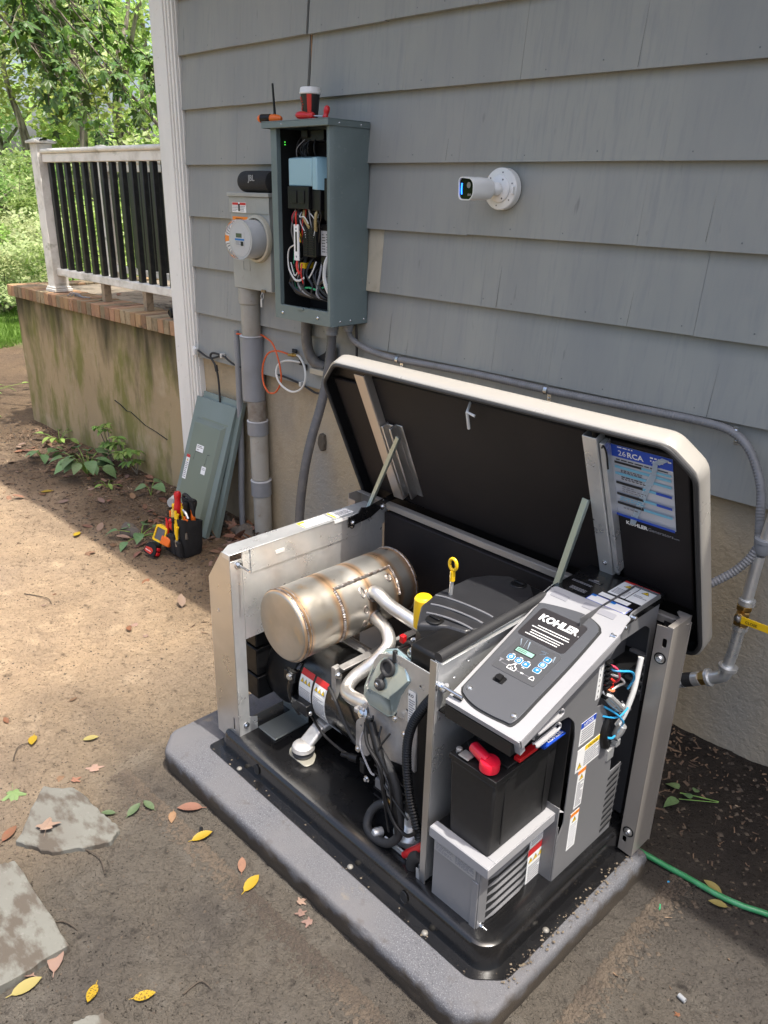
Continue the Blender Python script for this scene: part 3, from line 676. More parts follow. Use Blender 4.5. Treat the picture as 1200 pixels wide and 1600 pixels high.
plant((-3.80, -.55), 9, .13, .05, broad, 'low round-leaved weed beside the dark rock and the tool bag', 6, .62)
plant((-4.62, -.32), 5, .08, .05, small, 'tiny green weed in the mulch right of the big leafy plant', 7, .9)
plant((-6.9, -.5), 10, .35, .10, small, 'patch of small green weeds beyond the porch corner', 8, 1.5)
plant((-7.6, -.1), 12, .5, .08, small, 'loose patch of weeds on the dirt near the lawn', 9, 1.5)
t = thing('leaf_sprig', (-.684, -.34, hgt(-.684, -.34)+.01), 'plucked green sprig lying on the dark soil right of the generator', 'plant'); b = Vector(BASES[t.name])
for k, (dx, dy, a, s_) in enumerate(((-.02, .01, 1.3, .42), (.03, -.01, 1.0, .34), (.005, -.05, 2.6, .42), (.03, .02, .2, .26))):
    o = bpy.data.objects.new('leaf', broad); C.objects.link(o); o.parent = t; o.location = (dx, dy, .008+.004*k); o.rotation_euler = (.1, .1, a); o.scale = (s_,)*3
q = MB(); q.tube([b+Vector((-.01, 0, .004)), b+Vector((.04, .02, .008)), b+Vector((.10, .05, .006))], .0018, 5, smooth=3); q.tube([b+Vector((.0, -.03, .004)), b+Vector((.05, .0, .01)), b+Vector((.10, .045, .006))], .0014, 5, smooth=3); q.build('stem', m_pl2, t, fix=False)

# ---------------------------------------------------------------- litter on the ground
r = random.Random(21)
m_yel = mat('leaf_yellow', (.40, .27, .018), .5, 0, [(90, (.34, .17, .02), .62, .72, I3, 3)], trans=.25, rand=.12)
m_ysp = mat('leaf_yellow_spotted', (.38, .25, .015), .5, 0, [(160, (.10, .06, .01), .52, .60, I3, 3)], trans=.2)
m_pale = mat('leaf_pale_yellow', (.30, .25, .085), .5, 0, [(90, (.36, .26, .08), .62, .74, I3, 3)], trans=.2)
m_dry = mat('leaf_dry', (.16, .085, .048), .75, 0, [(60, (.13, .07, .04), .5, .7, I3, 3)], rand=.35, randhue=.02)
m_pink = mat('leaf_dry_pale', (.22, .145, .11), .8, 0, [(60, (.22, .14, .10), .5, .7, I3, 3)], rand=.25, randhue=.015)
m_rust = mat('leaf_rust', (.15, .068, .032), .55, 0, [(60, (.18, .06, .03), .5, .7, I3, 3)], rand=.2)
m_gl = mat('leaf_fallen_green', (.15, .22, .085), .55, 0, [(50, (.16, .25, .08), .5, .7, I3, 3)], trans=.2)
m_gd = mat('leaf_fallen_dull_green', (.075, .11, .05), .6, 0, [(50, (.09, .13, .06), .5, .7, I3, 3)], trans=.2)
ov = [(.0010, -.014), (.0014, 0), (.011, .009), (.0175, .024), (.0190, .040), (.0155, .056), (.0085, .069), (.003, .076), (0, .080)]
LMK = [(-4.93, -.30, 'the big leafy plant'), (-4.86, -.05, 'the sprigs on the porch wall'), (-3.87, -.575, 'the dark rough rock'), (-3.46, -.47, 'the tool bag'), (-3.68, -.3, 'the leaning covers'), (-3.3, -.085, 'the meter riser pipe'), (-5.45, -.38, 'the low broad weed'), (-4.28, -.2, 'the bluish seedling'), (-5.75, -.12, 'the sunlit weed'), (-4.62, -.32, 'the tiny weed'), (-2.56, -.42, 'the dark conduit behind the lid'), (-2.0, -1.85, 'the upper flagstone'), (-1.75, -2.15, 'the lower flagstone'), (-2.05, -1.5, 'the left corner of the pad'), (-.6, -1.45, 'the front corner of the pad'), (-.37, -1.02, 'the grey plug'), (-.3, -.64, 'the green hose'), (-3.5, -1.27, 'the curved twig'), (-4.12, -.765, 'the yellow leaf by the rock'), (-2.4, -1.68, 'the pair of yellow leaves'), (-5.86, .085, 'the railing post'), (-5.14, .085, 'the left support block'), (-4.6, .085, 'the right support block'), (-1.33, -1.985, 'the speckled yellow leaf'), (-2.8, -.9, 'the end panel of the generator')]
_used = {}
def place_words(x, y):
    d, lx, ly, nm = min((math.hypot(x-a, y-b), a, b, n) for a, b, n in LMK)
    v = Vector((x-lx, y-ly, 0)); rt, fw_ = v.dot(_r), v.dot(Vector((_f.x, _f.y, 0)).normalized())
    side = ('right of' if rt > 0 else 'left of') if abs(rt) > abs(fw_) else ('behind' if fw_ > 0 else 'in front of')
    return ('close ' if d < .18 else ('just ' if d < .4 else 'well '))*(side != 'behind' or True)+side+' '+nm
def leafobj(x, y, a, s_, m, label, cat='leaf', kindm='oval', z=.003, tilt=(0, 0), group='fallen leaves on the dirt', curl=.004):
    me_ = leaf_mesh('fallen_leaf_blade', ov, r.uniform(-1.8, .3), r.uniform(.1, .5), curl, m) if kindm == 'oval' else maple_mesh('fallen_leaf_blade', .045, m, .15, int(r.random()*99))
    o = bpy.data.objects.new('fallen_leaf', me_); C.objects.link(o); o.location = (x, y, hgt(x, y)+z+.004); o.rotation_euler = (tilt[0], tilt[1], a); o.scale = (s_*.80,)*3
    if label.startswith('*'):
        look = {'leaf_rust': 'rust red', 'leaf_dry': 'brown', 'leaf_dry_pale': 'pale tan'}.get(m.name, 'green')
        label = ('curled ' if abs(tilt[0])+abs(tilt[1]) > .5 else '')+('big ' if s_ > 1.15 else ('small ' if s_ < .85 else ''))+look+(' lobed' if kindm == 'maple' else ' oval')+label[1:]+' '+place_words(x, y)
        label = ' '.join(label.split()[:16])
    tag(o, label, cat, group); return o
leafobj(-2.47, -1.735, 1.05+PI, 1.0, m_yel, 'yellow leaf on the dirt at far left, left one of a pair'); leafobj(-2.33, -1.62, -.5, .85, m_pale, 'yellow leaf on the dirt, right one of a pair at far left')
leafobj(-1.665, -1.60, -.35, 1.0, m_yel, 'curled yellow-brown leaf beside the long side of the pad', curl=.01); leafobj(-1.40, -1.60, .25, 1.05, m_yel, 'yellow leaf lying in front of the middle of the pad')
leafobj(-1.55, -2.19, -.15, 1.15, m_pale, 'large pale yellow leaf below the left flagstone'); leafobj(-1.43, -2.03, .75+PI, .85, m_ysp, 'yellow leaf with black spots at the bottom of the picture'); leafobj(-1.33, -1.985, -.55, .85, m_ysp, 'curled speckled yellow leaf right of the spotted one', curl=.01)
leafobj(-4.86, -.66, -.5, 1.25, m_yel, 'yellow leaf where shade meets sun below the leafy plant'); leafobj(-4.12, -.765, -2.3, 1.25, m_yel, 'yellow leaf on the sunny dirt left of the dark rock')
leafobj(-1.81, -1.575, .9+PI, .8, m_dry, 'rust brown leaf near the corner of the pad'); leafobj(-1.76, -1.50, 2.4, 1.25, m_dry, 'long brown strip of bark-like leaf against the pad side')
leafobj(-2.25, -1.90, -1.9, 1.35, m_gl, 'pale green maple leaf at the left edge above the flagstone', kindm='maple'); leafobj(-1.985, -1.905, 1.0, 1.3, m_pink, 'crumbled brown maple leaf on the front of the upper flagstone', kindm='maple', z=.03)
leafobj(-2.16, -1.665, 1.0, 1.1, m_pink, 'pale tan leaf near the upper flagstone', kindm='maple'); leafobj(-2.16, -1.74, .2, .7, m_dry, 'small brown lobed leaf above the upper flagstone', kindm='maple')
leafobj(-2.06, -2.01, .5, 1.0, m_rust, 'reddish curled leaf at the left edge between the flagstones', curl=.012)
leafobj(-1.89, -1.69, .3, .9, m_gd, 'dull green leaf right of the upper flagstone'); leafobj(-1.86, -1.615, 1.7, .8, m_gd, 'small round dull green leaf near the pad corner'); leafobj(-1.93, -1.71, 2.4, .7, m_gd, 'torn dull green leaf at the tip of the upper flagstone')
leafobj(-1.46, -1.565, .9, .8, m_dry, 'dark brown curled leaf close to the front of the pad', curl=.012)
for k, (x, y) in enumerate(((-1.262, -1.515), (-1.225, -1.535), (-1.19, -1.53))): leafobj(x, y, k*1.1, .62, m_pink, ('left', 'middle', 'right')[k]+' one of three tan leaf scraps by the long side of the pad', kindm='maple')
leafobj(-1.535, -2.09, 1.0, 1.3, m_pink, 'pinkish brown leaf tucked beside the lower flagstone'); leafobj(-1.56, -2.13, 2.0, 1.2, m_pink, 'faded brown leaf under the pale yellow one')
leafobj(-.43, -.64, 1.4, .9, m_pale, 'curled tan leaf behind the green hose', curl=.012); leafobj(-.40, -.672, 2.0, .8, m_pale, 'curled tan leaf in front of the green hose', curl=.012)
# dry leaves heaped between the leaning covers and the foundation
for k in range(34):
    x = r.uniform(-3.62, -3.12); y = r.uniform(-.26, -.03)
    leafobj(x, y, r.uniform(0, 6), r.uniform(.8, 1.5), r.choice((m_rust, m_dry, m_pink)), '* leaf in the drift', kindm=r.choice(('oval', 'maple')), z=r.uniform(.005, .05), tilt=(r.uniform(-.9, .9), r.uniform(-.9, .9)), group='dry leaves drifted under the meter pipe')
for k in range(190):
    x = r.uniform(-5.9, -2.3); y = -abs(r.gauss(0, .38))-.03
    if y < -1.2: continue
    leafobj(x, y, r.uniform(0, 6), r.uniform(.7, 1.35), r.choice((m_rust, m_dry, m_dry, m_pink)), '* leaf', kindm=r.choice(('oval', 'oval', 'maple')), z=r.uniform(.0, .012), tilt=(r.uniform(-.35, .35), r.uniform(-.35, .35)), group='dry leaves in the mulch along the wall')
for k in range(30):
    x = r.uniform(-6.5, -.3); y = r.uniform(-2.6, -.85)
    if -2.1 < x < -.55 and y > -1.62: continue
    leafobj(x, y, r.uniform(0, 6), r.uniform(.3, .7), r.choice((m_rust, m_dry, m_pink)), '* leaf scrap', kindm=r.choice(('oval', 'maple')), z=0, tilt=(r.uniform(-.15, .15), r.uniform(-.15, .15)), group='small scraps of dry leaf on the open dirt')
# clods, chips and crumbs nobody could count
def inpad(x, y, m=.0): return -2.05-m < x < -.56+m and -1.62-m < y < -.6
def lump(q, p, s_, r, flat=.6):
    o = len(q.v); 
    for dx, dy, dz in ((1, 0, 0), (0, 1, 0), (-1, 0, 0), (0, -1, 0), (0, 0, 1), (0, 0, -1)):
        q.v.append(Vector(p)+Vector((dx*s_*r.uniform(.6, 1.3), dy*s_*r.uniform(.6, 1.3), dz*s_*flat*r.uniform(.6, 1.3))))
    for a, b, c in ((0, 1, 4), (1, 2, 4), (2, 3, 4), (3, 0, 4), (1, 0, 5), (2, 1, 5), (3, 2, 5), (0, 3, 5)): q.f.append([o+a, o+b, o+c]); q.m.append(q.cur)
m_clod = mat('soil_clod', (.085, .066, .048), .95, 0, [(3, (.05, .039, .03), .45, .6, I3, 3)], [(120, .002, I3)])
m_chip = mat('wood_chip', (.20, .13, .08), .9, 0, [(14, (.09, .06, .042), .4, .6, I3, 4), (23, (.36, .27, .18), .66, .7, I3, 2)])
q = MB()
for k in range(32000):
    x = r.uniform(-6.8, .4); y = r.uniform(-2.9, -.02)
    if inpad(x, y): continue
    near = y > -.75; 
    if not near and r.random() < .2: continue
    lump(q, (x, y, hgt(x, y)+.0005), (r.random()**3.2)*(.011 if near else .0045)+.0009, r)
for k in range(5200):   # crumbs along the foot of the pad
    t_ = r.random()
    if t_ < .6: x = r.uniform(-2.1, -.6); y = -1.575-abs(r.gauss(0, .03))-.035*(x+1.3)*-1*.035
    else: y = r.uniform(-1.6, -.65); x = -.565+abs(r.gauss(0, .03))-.0
    lump(q, (x, y+.0, hgt(x, y)+.001), (r.random()**2)*.008+.0015, r)
q.build('soil_crumbs', m_clod, None, smooth=0, base=(0, 0, 0), label='crumbs and clods of brown soil over the dirt', cat='soil', kind='stuff', fix=False)
q = MB()
for k in range(5200):
    y = -abs(r.gauss(0, .34))-.01; x = r.uniform(-6.2, .8)
    if inpad(x, y) or y < -1.6: continue
    if x > -.75 and r.random() < .5: continue
    M = Matrix.Rotation(r.uniform(0, 6.3), 3, 'Z')@Matrix.Rotation(r.uniform(-.5, .5), 3, 'X')@Matrix.Rotation(r.uniform(-.5, .5), 3, 'Y')
    l = r.uniform(.003, .020)*(.55 if x > -.7 else 1); w = r.uniform(.0015, .006)*(.6 if x > -.7 else 1); p = Vector((x, y, hgt(x, y)+.004)); o = len(q.v)
    q.v += [p+M@Vector(v) for v in ((-l, -w, 0), (l, -w*.6, .001), (l*.8, w, 0), (-l*.9, w*.7, .002), (0, 0, -.004))]
    q.f += [[o, o+1, o+2, o+3], [o, o+4, o+1], [o+1, o+4, o+2], [o+2, o+4, o+3], [o+3, o+4, o]]; q.m += [0]*5
q.build('mulch', m_chip, None, smooth=0, base=(0, 0, 0), label='brown wood chip mulch and twigs along the foundation', cat='mulch', kind='stuff', fix=False)
# sticks
for k, (x, y, a, l_, lb) in enumerate(((-3.50, -1.27, .3, .20, 'curved dark twig on the sunny dirt at far left'), (-1.83, -1.86, .2, .20, 'thin dry stalk in front of the upper flagstone'), (-1.66, -2.04, .9, .14, 'short crooked twig beside the lower flagstone'), (-2.42, -1.80, 2.2, .1, 'pale straw above the upper flagstone'), (-1.24, -1.86, 1.1, .07, 'little dark twig on the grey mud'))):
    q = MB(); z = hgt(x, y)+.006; d = Vector((math.cos(a), math.sin(a), 0)); s__ = Vector((-d.y, d.x, 0)); p = Vector((x, y, z))
    q.tube([p-d*l_/2, p-d*l_*.15+s__*.015, p+d*l_*.2+s__*.018+Vector((0, 0, .004)), p+d*l_/2-s__*.01], [.0024, .0022, .0018, .001], 5, smooth=4); lone(q, 'twig', lb, 'twig', (x, y, z), mat('twig_dark', (.055, .042, .03), .9), group='twigs on the dirt')
# rocks
def rock(x, y, s_, label, seed, sq=(1, .7, .55), m=None):
    rr = random.Random(seed); q = MB(); z = hgt(x, y); q.ball((x, y, z+s_*.25), s_, 20, sq); c = Vector((x, y, z+s_*.25))
    for v in q.v:
        d = v-c; k = 1+noise.noise(d*9/s_*.12+Vector((seed, 0, 0)))*.55+noise.noise(d*30/s_*.12)*.18; v.xyz = c+d*k
    lone(q, 'rock', label, 'rock', (x, y, z), m or mat('rock_dark', (.095, .08, .065), .9, 0, [(18, (.17, .135, .10), .5, .7, I3, 5)], [(40, .004, I3)]), smooth=25)
rock(-3.87, -.575, .085, 'dark rough rock left of the tool bag', 1, (1, .6, .5)); rock(-3.40, -.13, .075, 'dark lump of rock under the thin grey conduit', 2, (1.2, .7, .5)); rock(-3.62, -.10, .06, 'dark rock behind the leaning covers', 3)
rock(.02, -.05, .04, 'small tan stone at the foot of the foundation at right', 4, (1, .7, .7), mat('rock_tan', (.33, .25, .16), .9))
# flagstones
m_flag = mat('flagstone', (.135, .135, .118), .85, 0, [(60, (.165, .16, .145), .6, .7, I3, 4), (4, (.12, .115, .10), .5, .7, I3, 3), (9, (.070, .058, .045), .46, .60, (1.2, 2.4, 1), 10)], [(24, .002, I3), (90, .001, I3)])
def flag(pts, label, zt=.028, th=.04):
    n = []
    for i in range(len(pts)):
        a = Vector(pts[i]); b = Vector(pts[(i+1) % len(pts)]); k = 7
        for j in range(k): p = a.lerp(b, j/k); n.append((p.x+rnd.uniform(-.004, .004), p.y+rnd.uniform(-.004, .004), zt-th))
    q = MB(); q.prism(n, (0, 0, th)); lone(q, 'flagstone', label, 'paving stone', (pts[0][0], pts[0][1], 0), m_flag, group='flagstones sunk in the dirt', bevel=.004, smooth=30)
flag([(-2.018, -1.982), (-1.905, -1.927), (-1.854, -1.851), (-1.821, -1.782), (-1.851, -1.736), (-1.951, -1.746), (-2.103, -1.75), (-2.191, -1.827)], 'upper flagstone with a light scaly face, left of the pad', .018)
flag([(-1.98, -2.20), (-1.957, -2.055), (-1.94, -2.018), (-1.564, -2.033), (-1.573, -2.206), (-1.584, -2.35)], 'large flagstone with peeling face cut by the left edge', .026)
flag([(-1.366, -2.122), (-1.358, -2.082), (-1.338, -2.06), (-1.281, -2.049), (-1.284, -2.104), (-1.31, -2.16)], 'flagstone of which only the tip shows at the bottom', .018)
# ================================================================ THINGS ON THE WALL
m_galv = mat('galvanised', (.70, .71, .70), .38, .72, [(60, (.66, .67, .665), .4, .65, (1, 1, .4), 3, 'noise'), (9, (.76, .76, .75), .45, .7, I3, 3)], rvar=(14, .22, .46, I3))
m_zinc = mat('zinc_bolt', (.66, .68, .70), .25, 1.0)
m_encl = mat('enclosure_paint', (.135, .175, .175), .42, 0, [(4, (.115, .15, .15), .45, .7, I3, 4), (60, (.16, .195, .195), .62, .75, I3, 3)], [(260, .0002, I3)], coat=.1)
m_meter = mat('meter_paint', (.34, .345, .32), .5, 0, [(5, (.29, .29, .26), .45, .7, I3, 4), (30, (.24, .23, .19), .66, .78, (1, 1, .3), 3)])
m_pvc = mat('pvc_grey', (.235, .245, .26), .42, 0, [(7, (.20, .205, .21), .45, .7, I3, 4)])
m_pvc2 = mat('pvc_weathered', (.34, .325, .285), .6, 0, [(7, (.28, .255, .21), .45, .68, I3, 5), (16, (.20, .14, .09), .66, .76, I3, 4)])
m_pvcw = mat('pvc_lip', (.52, .52, .52), .5)
m_flex = mat('flex_conduit', (.20, .20, .205), .45, 0, [(20, (.16, .16, .16), .5, .7, I3, 3)])
m_flex2 = mat('flex_conduit_dark', (.095, .09, .088), .5, 0, [(20, (.13, .12, .11), .5, .7, I3, 3)])
m_blk = mat('black_plastic', (.0075, .0075, .008), .38, 0, rvar=(30, .3, .5, I3), spec=.3)
m_rub = mat('rubber', (.022, .022, .023), .62)
m_red = mat('red_plastic', (.52, .012, .015), .32); m_org = mat('orange_plastic', (.72, .14, .01), .4); m_yelp = mat('yellow_plastic', (.80, .50, .01), .35)
m_brass = mat('brass', (.55, .36, .13), .38, 1.0, [(30, (.38, .23, .08), .5, .7, I3, 3)])
m_steel = mat('steel', (.55, .55, .55), .35, 1.0)
m_dark = mat('inner_dark', (.012, .013, .014), .7)
def bolt(q, p, ax, r=.006, h=.005, washer=True, phil=False):
    p = Vector(p); ax = Vector(ax).normalized()
    if washer: q.lathe(p, ax, [(r*1.7, 0), (r*1.7, .0012), (r*1.5, .0016)], 16)
    q.lathe(p, ax, [(r, .0012), (r, h), (r*.85, h+.0008)], 6)
def dome(q, p, ax, r=.004): q.lathe(p, ax, [(r, 0), (r*.92, r*.25), (r*.6, r*.5), (r*.1, r*.6)], 12)

# security camera
sc = thing('security_camera', (-1.818, -.03, 1.868), 'white bullet security camera with black face and blue light on the grey wall', 'camera')
ax = Vector((0, -1, 0)); m_cw = mat('camera_white', (.72, .72, .70), .35); cc = Vector((-1.818, -.0315, 1.868))
q = MB(); q.lathe(cc, ax, [(.071, 0), (.071, .026), (.068, .030), (.050, .0315)], 48); q.lathe(cc, ax, [(.046, .031), (.045, .037), (.041, .040), (.02, .041)], 40); q.build('mounting_plate', m_cw, sc)
q = MB()
for a in (80, 200, 320, 20, 140, 260): q.lathe(cc+Vector((math.cos(math.radians(a))*.056, -.0312, math.sin(math.radians(a))*.056)), ax, [(.0028, 0), (.0028, .0006)], 10)
for a in (60, 180, 300): q.lathe(cc+Vector((math.cos(math.radians(a))*.036, -.0402, math.sin(math.radians(a))*.036)), ax, [(.0032, 0), (.0032, .0006)], 10)
q.build('screw', mat('screw_grey', (.16, .16, .16), .4, .6), sc)
q = MB(); F = fr(cc+Vector((.066, -.022, -.004)), (0, -.6, 0), (0, 0, 1)); q.plate(F, rrect(-.004, .020, -.013, .013, .004), t=.007); q.build('cable_cap', m_cw, sc, bevel=.001)
q = MB(); e1 = cc+Vector((-.012, -.062, -.002)); q.ball(cc+Vector((-.002, -.05, 0)), .024, 24); q.tube([cc+Vector((0, -.036, 0)), e1], .019, 20); q.build('ball_joint', m_cw, sc)
bd = Vector((-.17, -.985, -.02)).normalized(); bc = cc+Vector((-.022, -.060, .0))
side = bd.cross(Vector((0, 0, 1))).normalized(); upv = side.cross(bd)
def bodyring(k, s_, r_):  # D-shaped section: rounded right side, squarer left
    out = []
    for (x, y) in roundpoly([(-.038, -.038), (.026, -.038), (.042, -.018), (.042, .020), (.026, .036), (-.030, .040), (-.040, .030)], r_, 5): out.append(bc+bd*k+side*(-x*s_)+upv*(y*s_))
    return out
q = MB(); rings = [bodyring(k, s_, .02) for k, s_ in ((-.004, .30), (.0, .62), (.012, .86), (.03, .97), (.06, 1.0), (.112, 1.0), (.116, .98), (.116, .90), (.110, .88))]
n = len(rings[0]); 
for rg in rings: q.v += rg
for i in range(len(rings)-1):
    for k in range(n): q.f.append([i*n+k, i*n+(k+1) % n, (i+1)*n+(k+1) % n, (i+1)*n+k]); q.m.append(0)
q.f.append(list(range(n))[::-1]); q.m.append(0); cb = q.build('camera_body', m_cw, sc, smooth=50)
q = MB(); q.poly(bodyring(.1115, .895, .02)); q.v += bodyring(.104, .89, .02); q.f.append(list(range(n, 2*n))[::-1]); q.m.append(0)
for k in range(n): q.f.append([k, (k+1) % n, n+(k+1) % n, n+k]); q.m.append(0)
q.build('lens_window', mat('black_glass', (.003, .003, .004), .12, spec=.25), cb)
q = MB(); pts = [bc+bd*.113+side*(.022+.002*math.cos(t))+upv*(t*.014) for t in [-1.3+.26*i for i in range(11)]]; q.tube(pts, .0024, 8); q.build('light_strip', mat('blue_light', (.01, .08, .6), .3, emit=((.02, .18, 1.0), 2.2)), cb)
q = MB(); 
for dx in (-.012, -.021): q.lathe(bc+bd*.1122+side*dx+upv*-.019, bd, [(.0042, 0), (.0042, .0006)], 12)
q.lathe(bc+bd*.1121+side*-.012+upv*.012, bd, [(.010, 0), (.010, .0004), (.008, .0004)], 20); q.build('sensor', mat('sensor_grey', (.20, .19, .18), .3), cb)

# meter socket with meter
ms = thing('electric_meter_box', (-3.23, 0, 1.387), 'pale grey electric meter box with a round glass meter and warning stickers', 'meter')
q = MB(); q.box(-3.385, -3.082, -.118, -.028, 1.387, 1.812); q.build('box', m_meter, ms, bevel=.004)
q = MB(); q.box(-3.396, -3.072, -.130, -.026, 1.813, 1.832); q.build('lid_edge', m_meter, ms, bevel=.003)
q = MB(); q.box(-3.389, -3.078, -.122, -.119, 1.74, 1.812); q.build('top_flange', m_meter, ms, bevel=.001)
mc = Vector((-3.172, -.119, 1.628)); A = Vector((0, -1, 0))
q = MB(); q.lathe(mc, A, [(.108, 0), (.108, .012), (.104, .020), (.094, .022), (.092, .012), (.091, .002)], 56); q.build('meter_ring', mat('cream_ring', (.46, .43, .34), .5), ms)
q = MB(); q.lathe(mc, A, [(.087, .003), (.087, .05), (.085, .094), (.083, .100)], 56); q.build('meter_base', mat('meter_grey', (.48, .49, .49), .3, coat=.6), ms)
mg = MB(); mg.lathe(mc, A, [(.0885, .094), (.0885, .124), (.084, .131), (.074, .134), (.02, .1355)], 56); mg.build('glass', mat('meter_glass', (1, 1, 1), .04, glass=True), ms)
q = MB(); q.lathe(mc, A, [(.072, .1002), (.072, .1015)], 40); q.build('meter_face', mat('meter_face', (.50, .51, .51), .4), ms)
F = fr(mc+A*.102+Vector((-.036, 0, -.030)), (1, 0, 0), (0, 0, 1))
sticker(ms, 'meter_display', F, .072, .062, [('r', .14, .62, .74, .92, mat('lcd_dark', (.10, .12, .08), .2)), ('r', .02, .42, .98, .55, PCY), ('l', .1, .1, .8, .36, 3, PG), ('r', .62, .05, .9, .36, PK)], base=mat('meter_face', (.5, .51, .51), .4))
sticker(ms, 'danger_sticker', fr((-3.362, -.1235, 1.742), (1, 0, 0), (0, 0, 1)), .112, .046, [('r', .02, .72, .44, .97, PR), ('r', .56, .72, .98, .97, PR), ('r', .44, .12, .56, .85, PK), ('l', .04, .08, .42, .68, 4, PG), ('l', .58, .08, .96, .68, 4, PG)])
sticker(ms, 'warning_sticker', fr((-3.368, -.1195, 1.545), (1, 0, 0), (0, 0, 1)), .122, .178, [('r', 0, .90, 1, 1, PO), ('r', 0, .64, 1, .74, PO), ('r', 0, .38, 1, .48, PO), ('r', 0, .0, 1, .1, PO), ('s', .2, .915, .012, 'WARNING', PK), ('s', .2, .655, .012, 'WARNING', PK), ('l', .05, .76, .95, .88, 3, PG), ('l', .05, .50, .95, .62, 3, PG), ('l', .05, .14, .95, .36, 5, PG)])
q = MB(); F = fr((-3.30, -.1185, 1.475), (1, 0, 0), (0, 0, 1)); q.plate(F, rrect(0, .055, 0, .048, .006), [rrect(.004, .051, .004, .044, .004)], t=.0015); q.build('embossed_mark', m_meter, ms)
q = MB(); q.box(-3.155, -3.125, -.128, -.116, 1.383, 1.396); q.build('latch', mat('latch_rust', (.25, .18, .10), .6, .5), ms, bevel=.001)
q = MB(); q.tube([(-3.142, -.130, 1.384), (-3.148, -.134, 1.365), (-3.138, -.134, 1.352), (-3.131, -.131, 1.366), (-3.139, -.130, 1.384)], .0016, 6, smooth=4); q.box(-3.150, -3.139, -.136, -.133, 1.315, 1.352); q.build('seal_tag', mat('seal_white', (.55, .54, .5), .5), ms)

# PVC riser below the meter
pr_ = thing('meter_riser_pipe', (-3.31, -.085, .0), 'fat grey plastic riser pipe with sleeve couplings running from the meter box into the ground', 'pipe')
def pip(x, y, z0, z1, r, m, name='pipe_length', dx=0): q = MB(); q.lathe((x+dx, y, z0), (0, 0, 1), [(r*.97, 0), (r, .002), (r, z1-z0-.002), (r*.97, z1-z0)], 36); return q.build(name, m, pr_)
pip(-3.335, -.060, 1.140, 1.306, .050, m_pvc2); pip(-3.335, -.060, 1.307, 1.386, .058, m_pvc2, 'coupling')
pip(-3.337, -.060, .805, 1.140, .0605, m_pvc, 'expansion_sleeve'); pip(-3.337, -.060, 1.141, 1.146, .062, m_pvcw, 'sleeve_lip')
pip(-3.318, -.058, .695, .804, .049, mat('pvc_dirty', (.25, .225, .19), .65, 0, [(12, (.17, .14, .11), .45, .6, I3, 4)])); pip(-3.316, -.058, .618, .690, .0565, m_pvc, 'coupling'); pip(-3.316, -.058, .691, .696, .058, m_pvcw, 'sleeve_lip')
pip(-3.310, -.058, .362, .617, .049, m_pvc2); pip(-3.306, -.058, .268, .352, .0565, m_pvc, 'coupling'); pip(-3.306, -.058, .353, .358, .058, m_pvcw, 'sleeve_lip')
pip(-3.302, -.058, -.1, .267, .0495, m_pvc2)
q = MB(); q.tube([(-3.49, -.045, 1.10), (-3.488, -.045, .9), (-3.490, -.05, .5), (-3.497, -.06, .2), (-3.50, -.06, -.05)], .0175, 14, smooth=4)
q.tube([(-3.49, -.045, 1.095), (-3.49, -.045, 1.15)], .0145, 12); lone(q, 'conduit', 'thin grey plastic conduit rising beside the fat meter riser', 'conduit', (-3.49, -.045, 0), m_pvc)
q = MB(); q.tube([(-3.50, -.05, 1.13), (-3.46, -.05, 1.135), (-3.40, -.035, 1.13), (-3.30, -.033, 1.15), (-3.22, -.06, 1.150), (-3.14, -.08, 1.135), (-3.08, -.10, 1.09), (-3.055, -.10, 1.02), (-3.055, -.10, .955), (-3.10, -.10, .895), (-3.16, -.10, .885), (-3.205, -.095, .93), (-3.21, -.09, 1.01), (-3.18, -.08, 1.075), (-3.12, -.07, 1.098), (-3.06, -.05, 1.09), (-3.04, -.045, 1.085)], .0045, 8, smooth=6)
lone(q, 'orange_cable', 'orange cable looped on the wall beside the meter riser', 'cable', (-3.14, -.06, 1.0), mat('orange_jacket', (.62, .10, .02), .45))
q = MB(); q.tube([(-2.985, -.05, 1.093), (-2.93, -.08, 1.098), (-2.87, -.10, 1.06), (-2.855, -.11, 1.0), (-2.89, -.11, .95), (-2.96, -.11, .925), (-3.04, -.11, .945), (-3.09, -.10, .99), (-3.08, -.09, 1.04), (-3.035, -.07, 1.062), (-2.975, -.036, 1.058)], .0052, 8, smooth=6)
lone(q, 'white_cable', 'white coaxial cable hanging in a loop below the transfer switch', 'cable', (-2.97, -.06, 1.0), mat('white_jacket', (.66, .65, .60), .4))
q = MB(); q.cyl((-3.05, -.05, 1.086), (-2.985, -.052, 1.095), .0075, 10); q.cyl((-3.02, -.05, 1.09), (-3.01, -.05, 1.092), .011, 10); lone(q, 'cable_connector', 'brassy barrel connector joining the orange and white cables', 'connector', (-3.01, -.05, 1.09), m_brass)
q = MB(); q.box(-3.035, -3.0, -.042, -.032, 1.10, 1.118); q.box(-2.985, -2.965, -.040, -.031, 1.045, 1.072); q.box(-2.945, -2.93, -.040, -.031, 1.025, 1.055); t = thing('wall_hole', (-3.0, -.03, 1.06), 'dark holes broken through the lowest shake behind the cable loops', 'hole'); q.build('hole', m_dark, t, bevel=.003)
q = MB(); q.tube([(-3.86, -.05, .99), (-3.74, -.055, .965), (-3.62, -.052, .995), (-3.56, -.05, .975), (-3.48, -.045, .957), (-3.25, -.02, .955), (-3.1, -.045, .968), (-2.95, -.045, .950), (-2.84, -.05, .93), (-2.78, -.045, .955), (-2.75, -.035, .98)], .0055, 8, smooth=5)
lone(q, 'black_cable', 'dark cable stapled along the bottom edge of the shakes', 'cable', (-3.3, -.04, .96), m_rub)
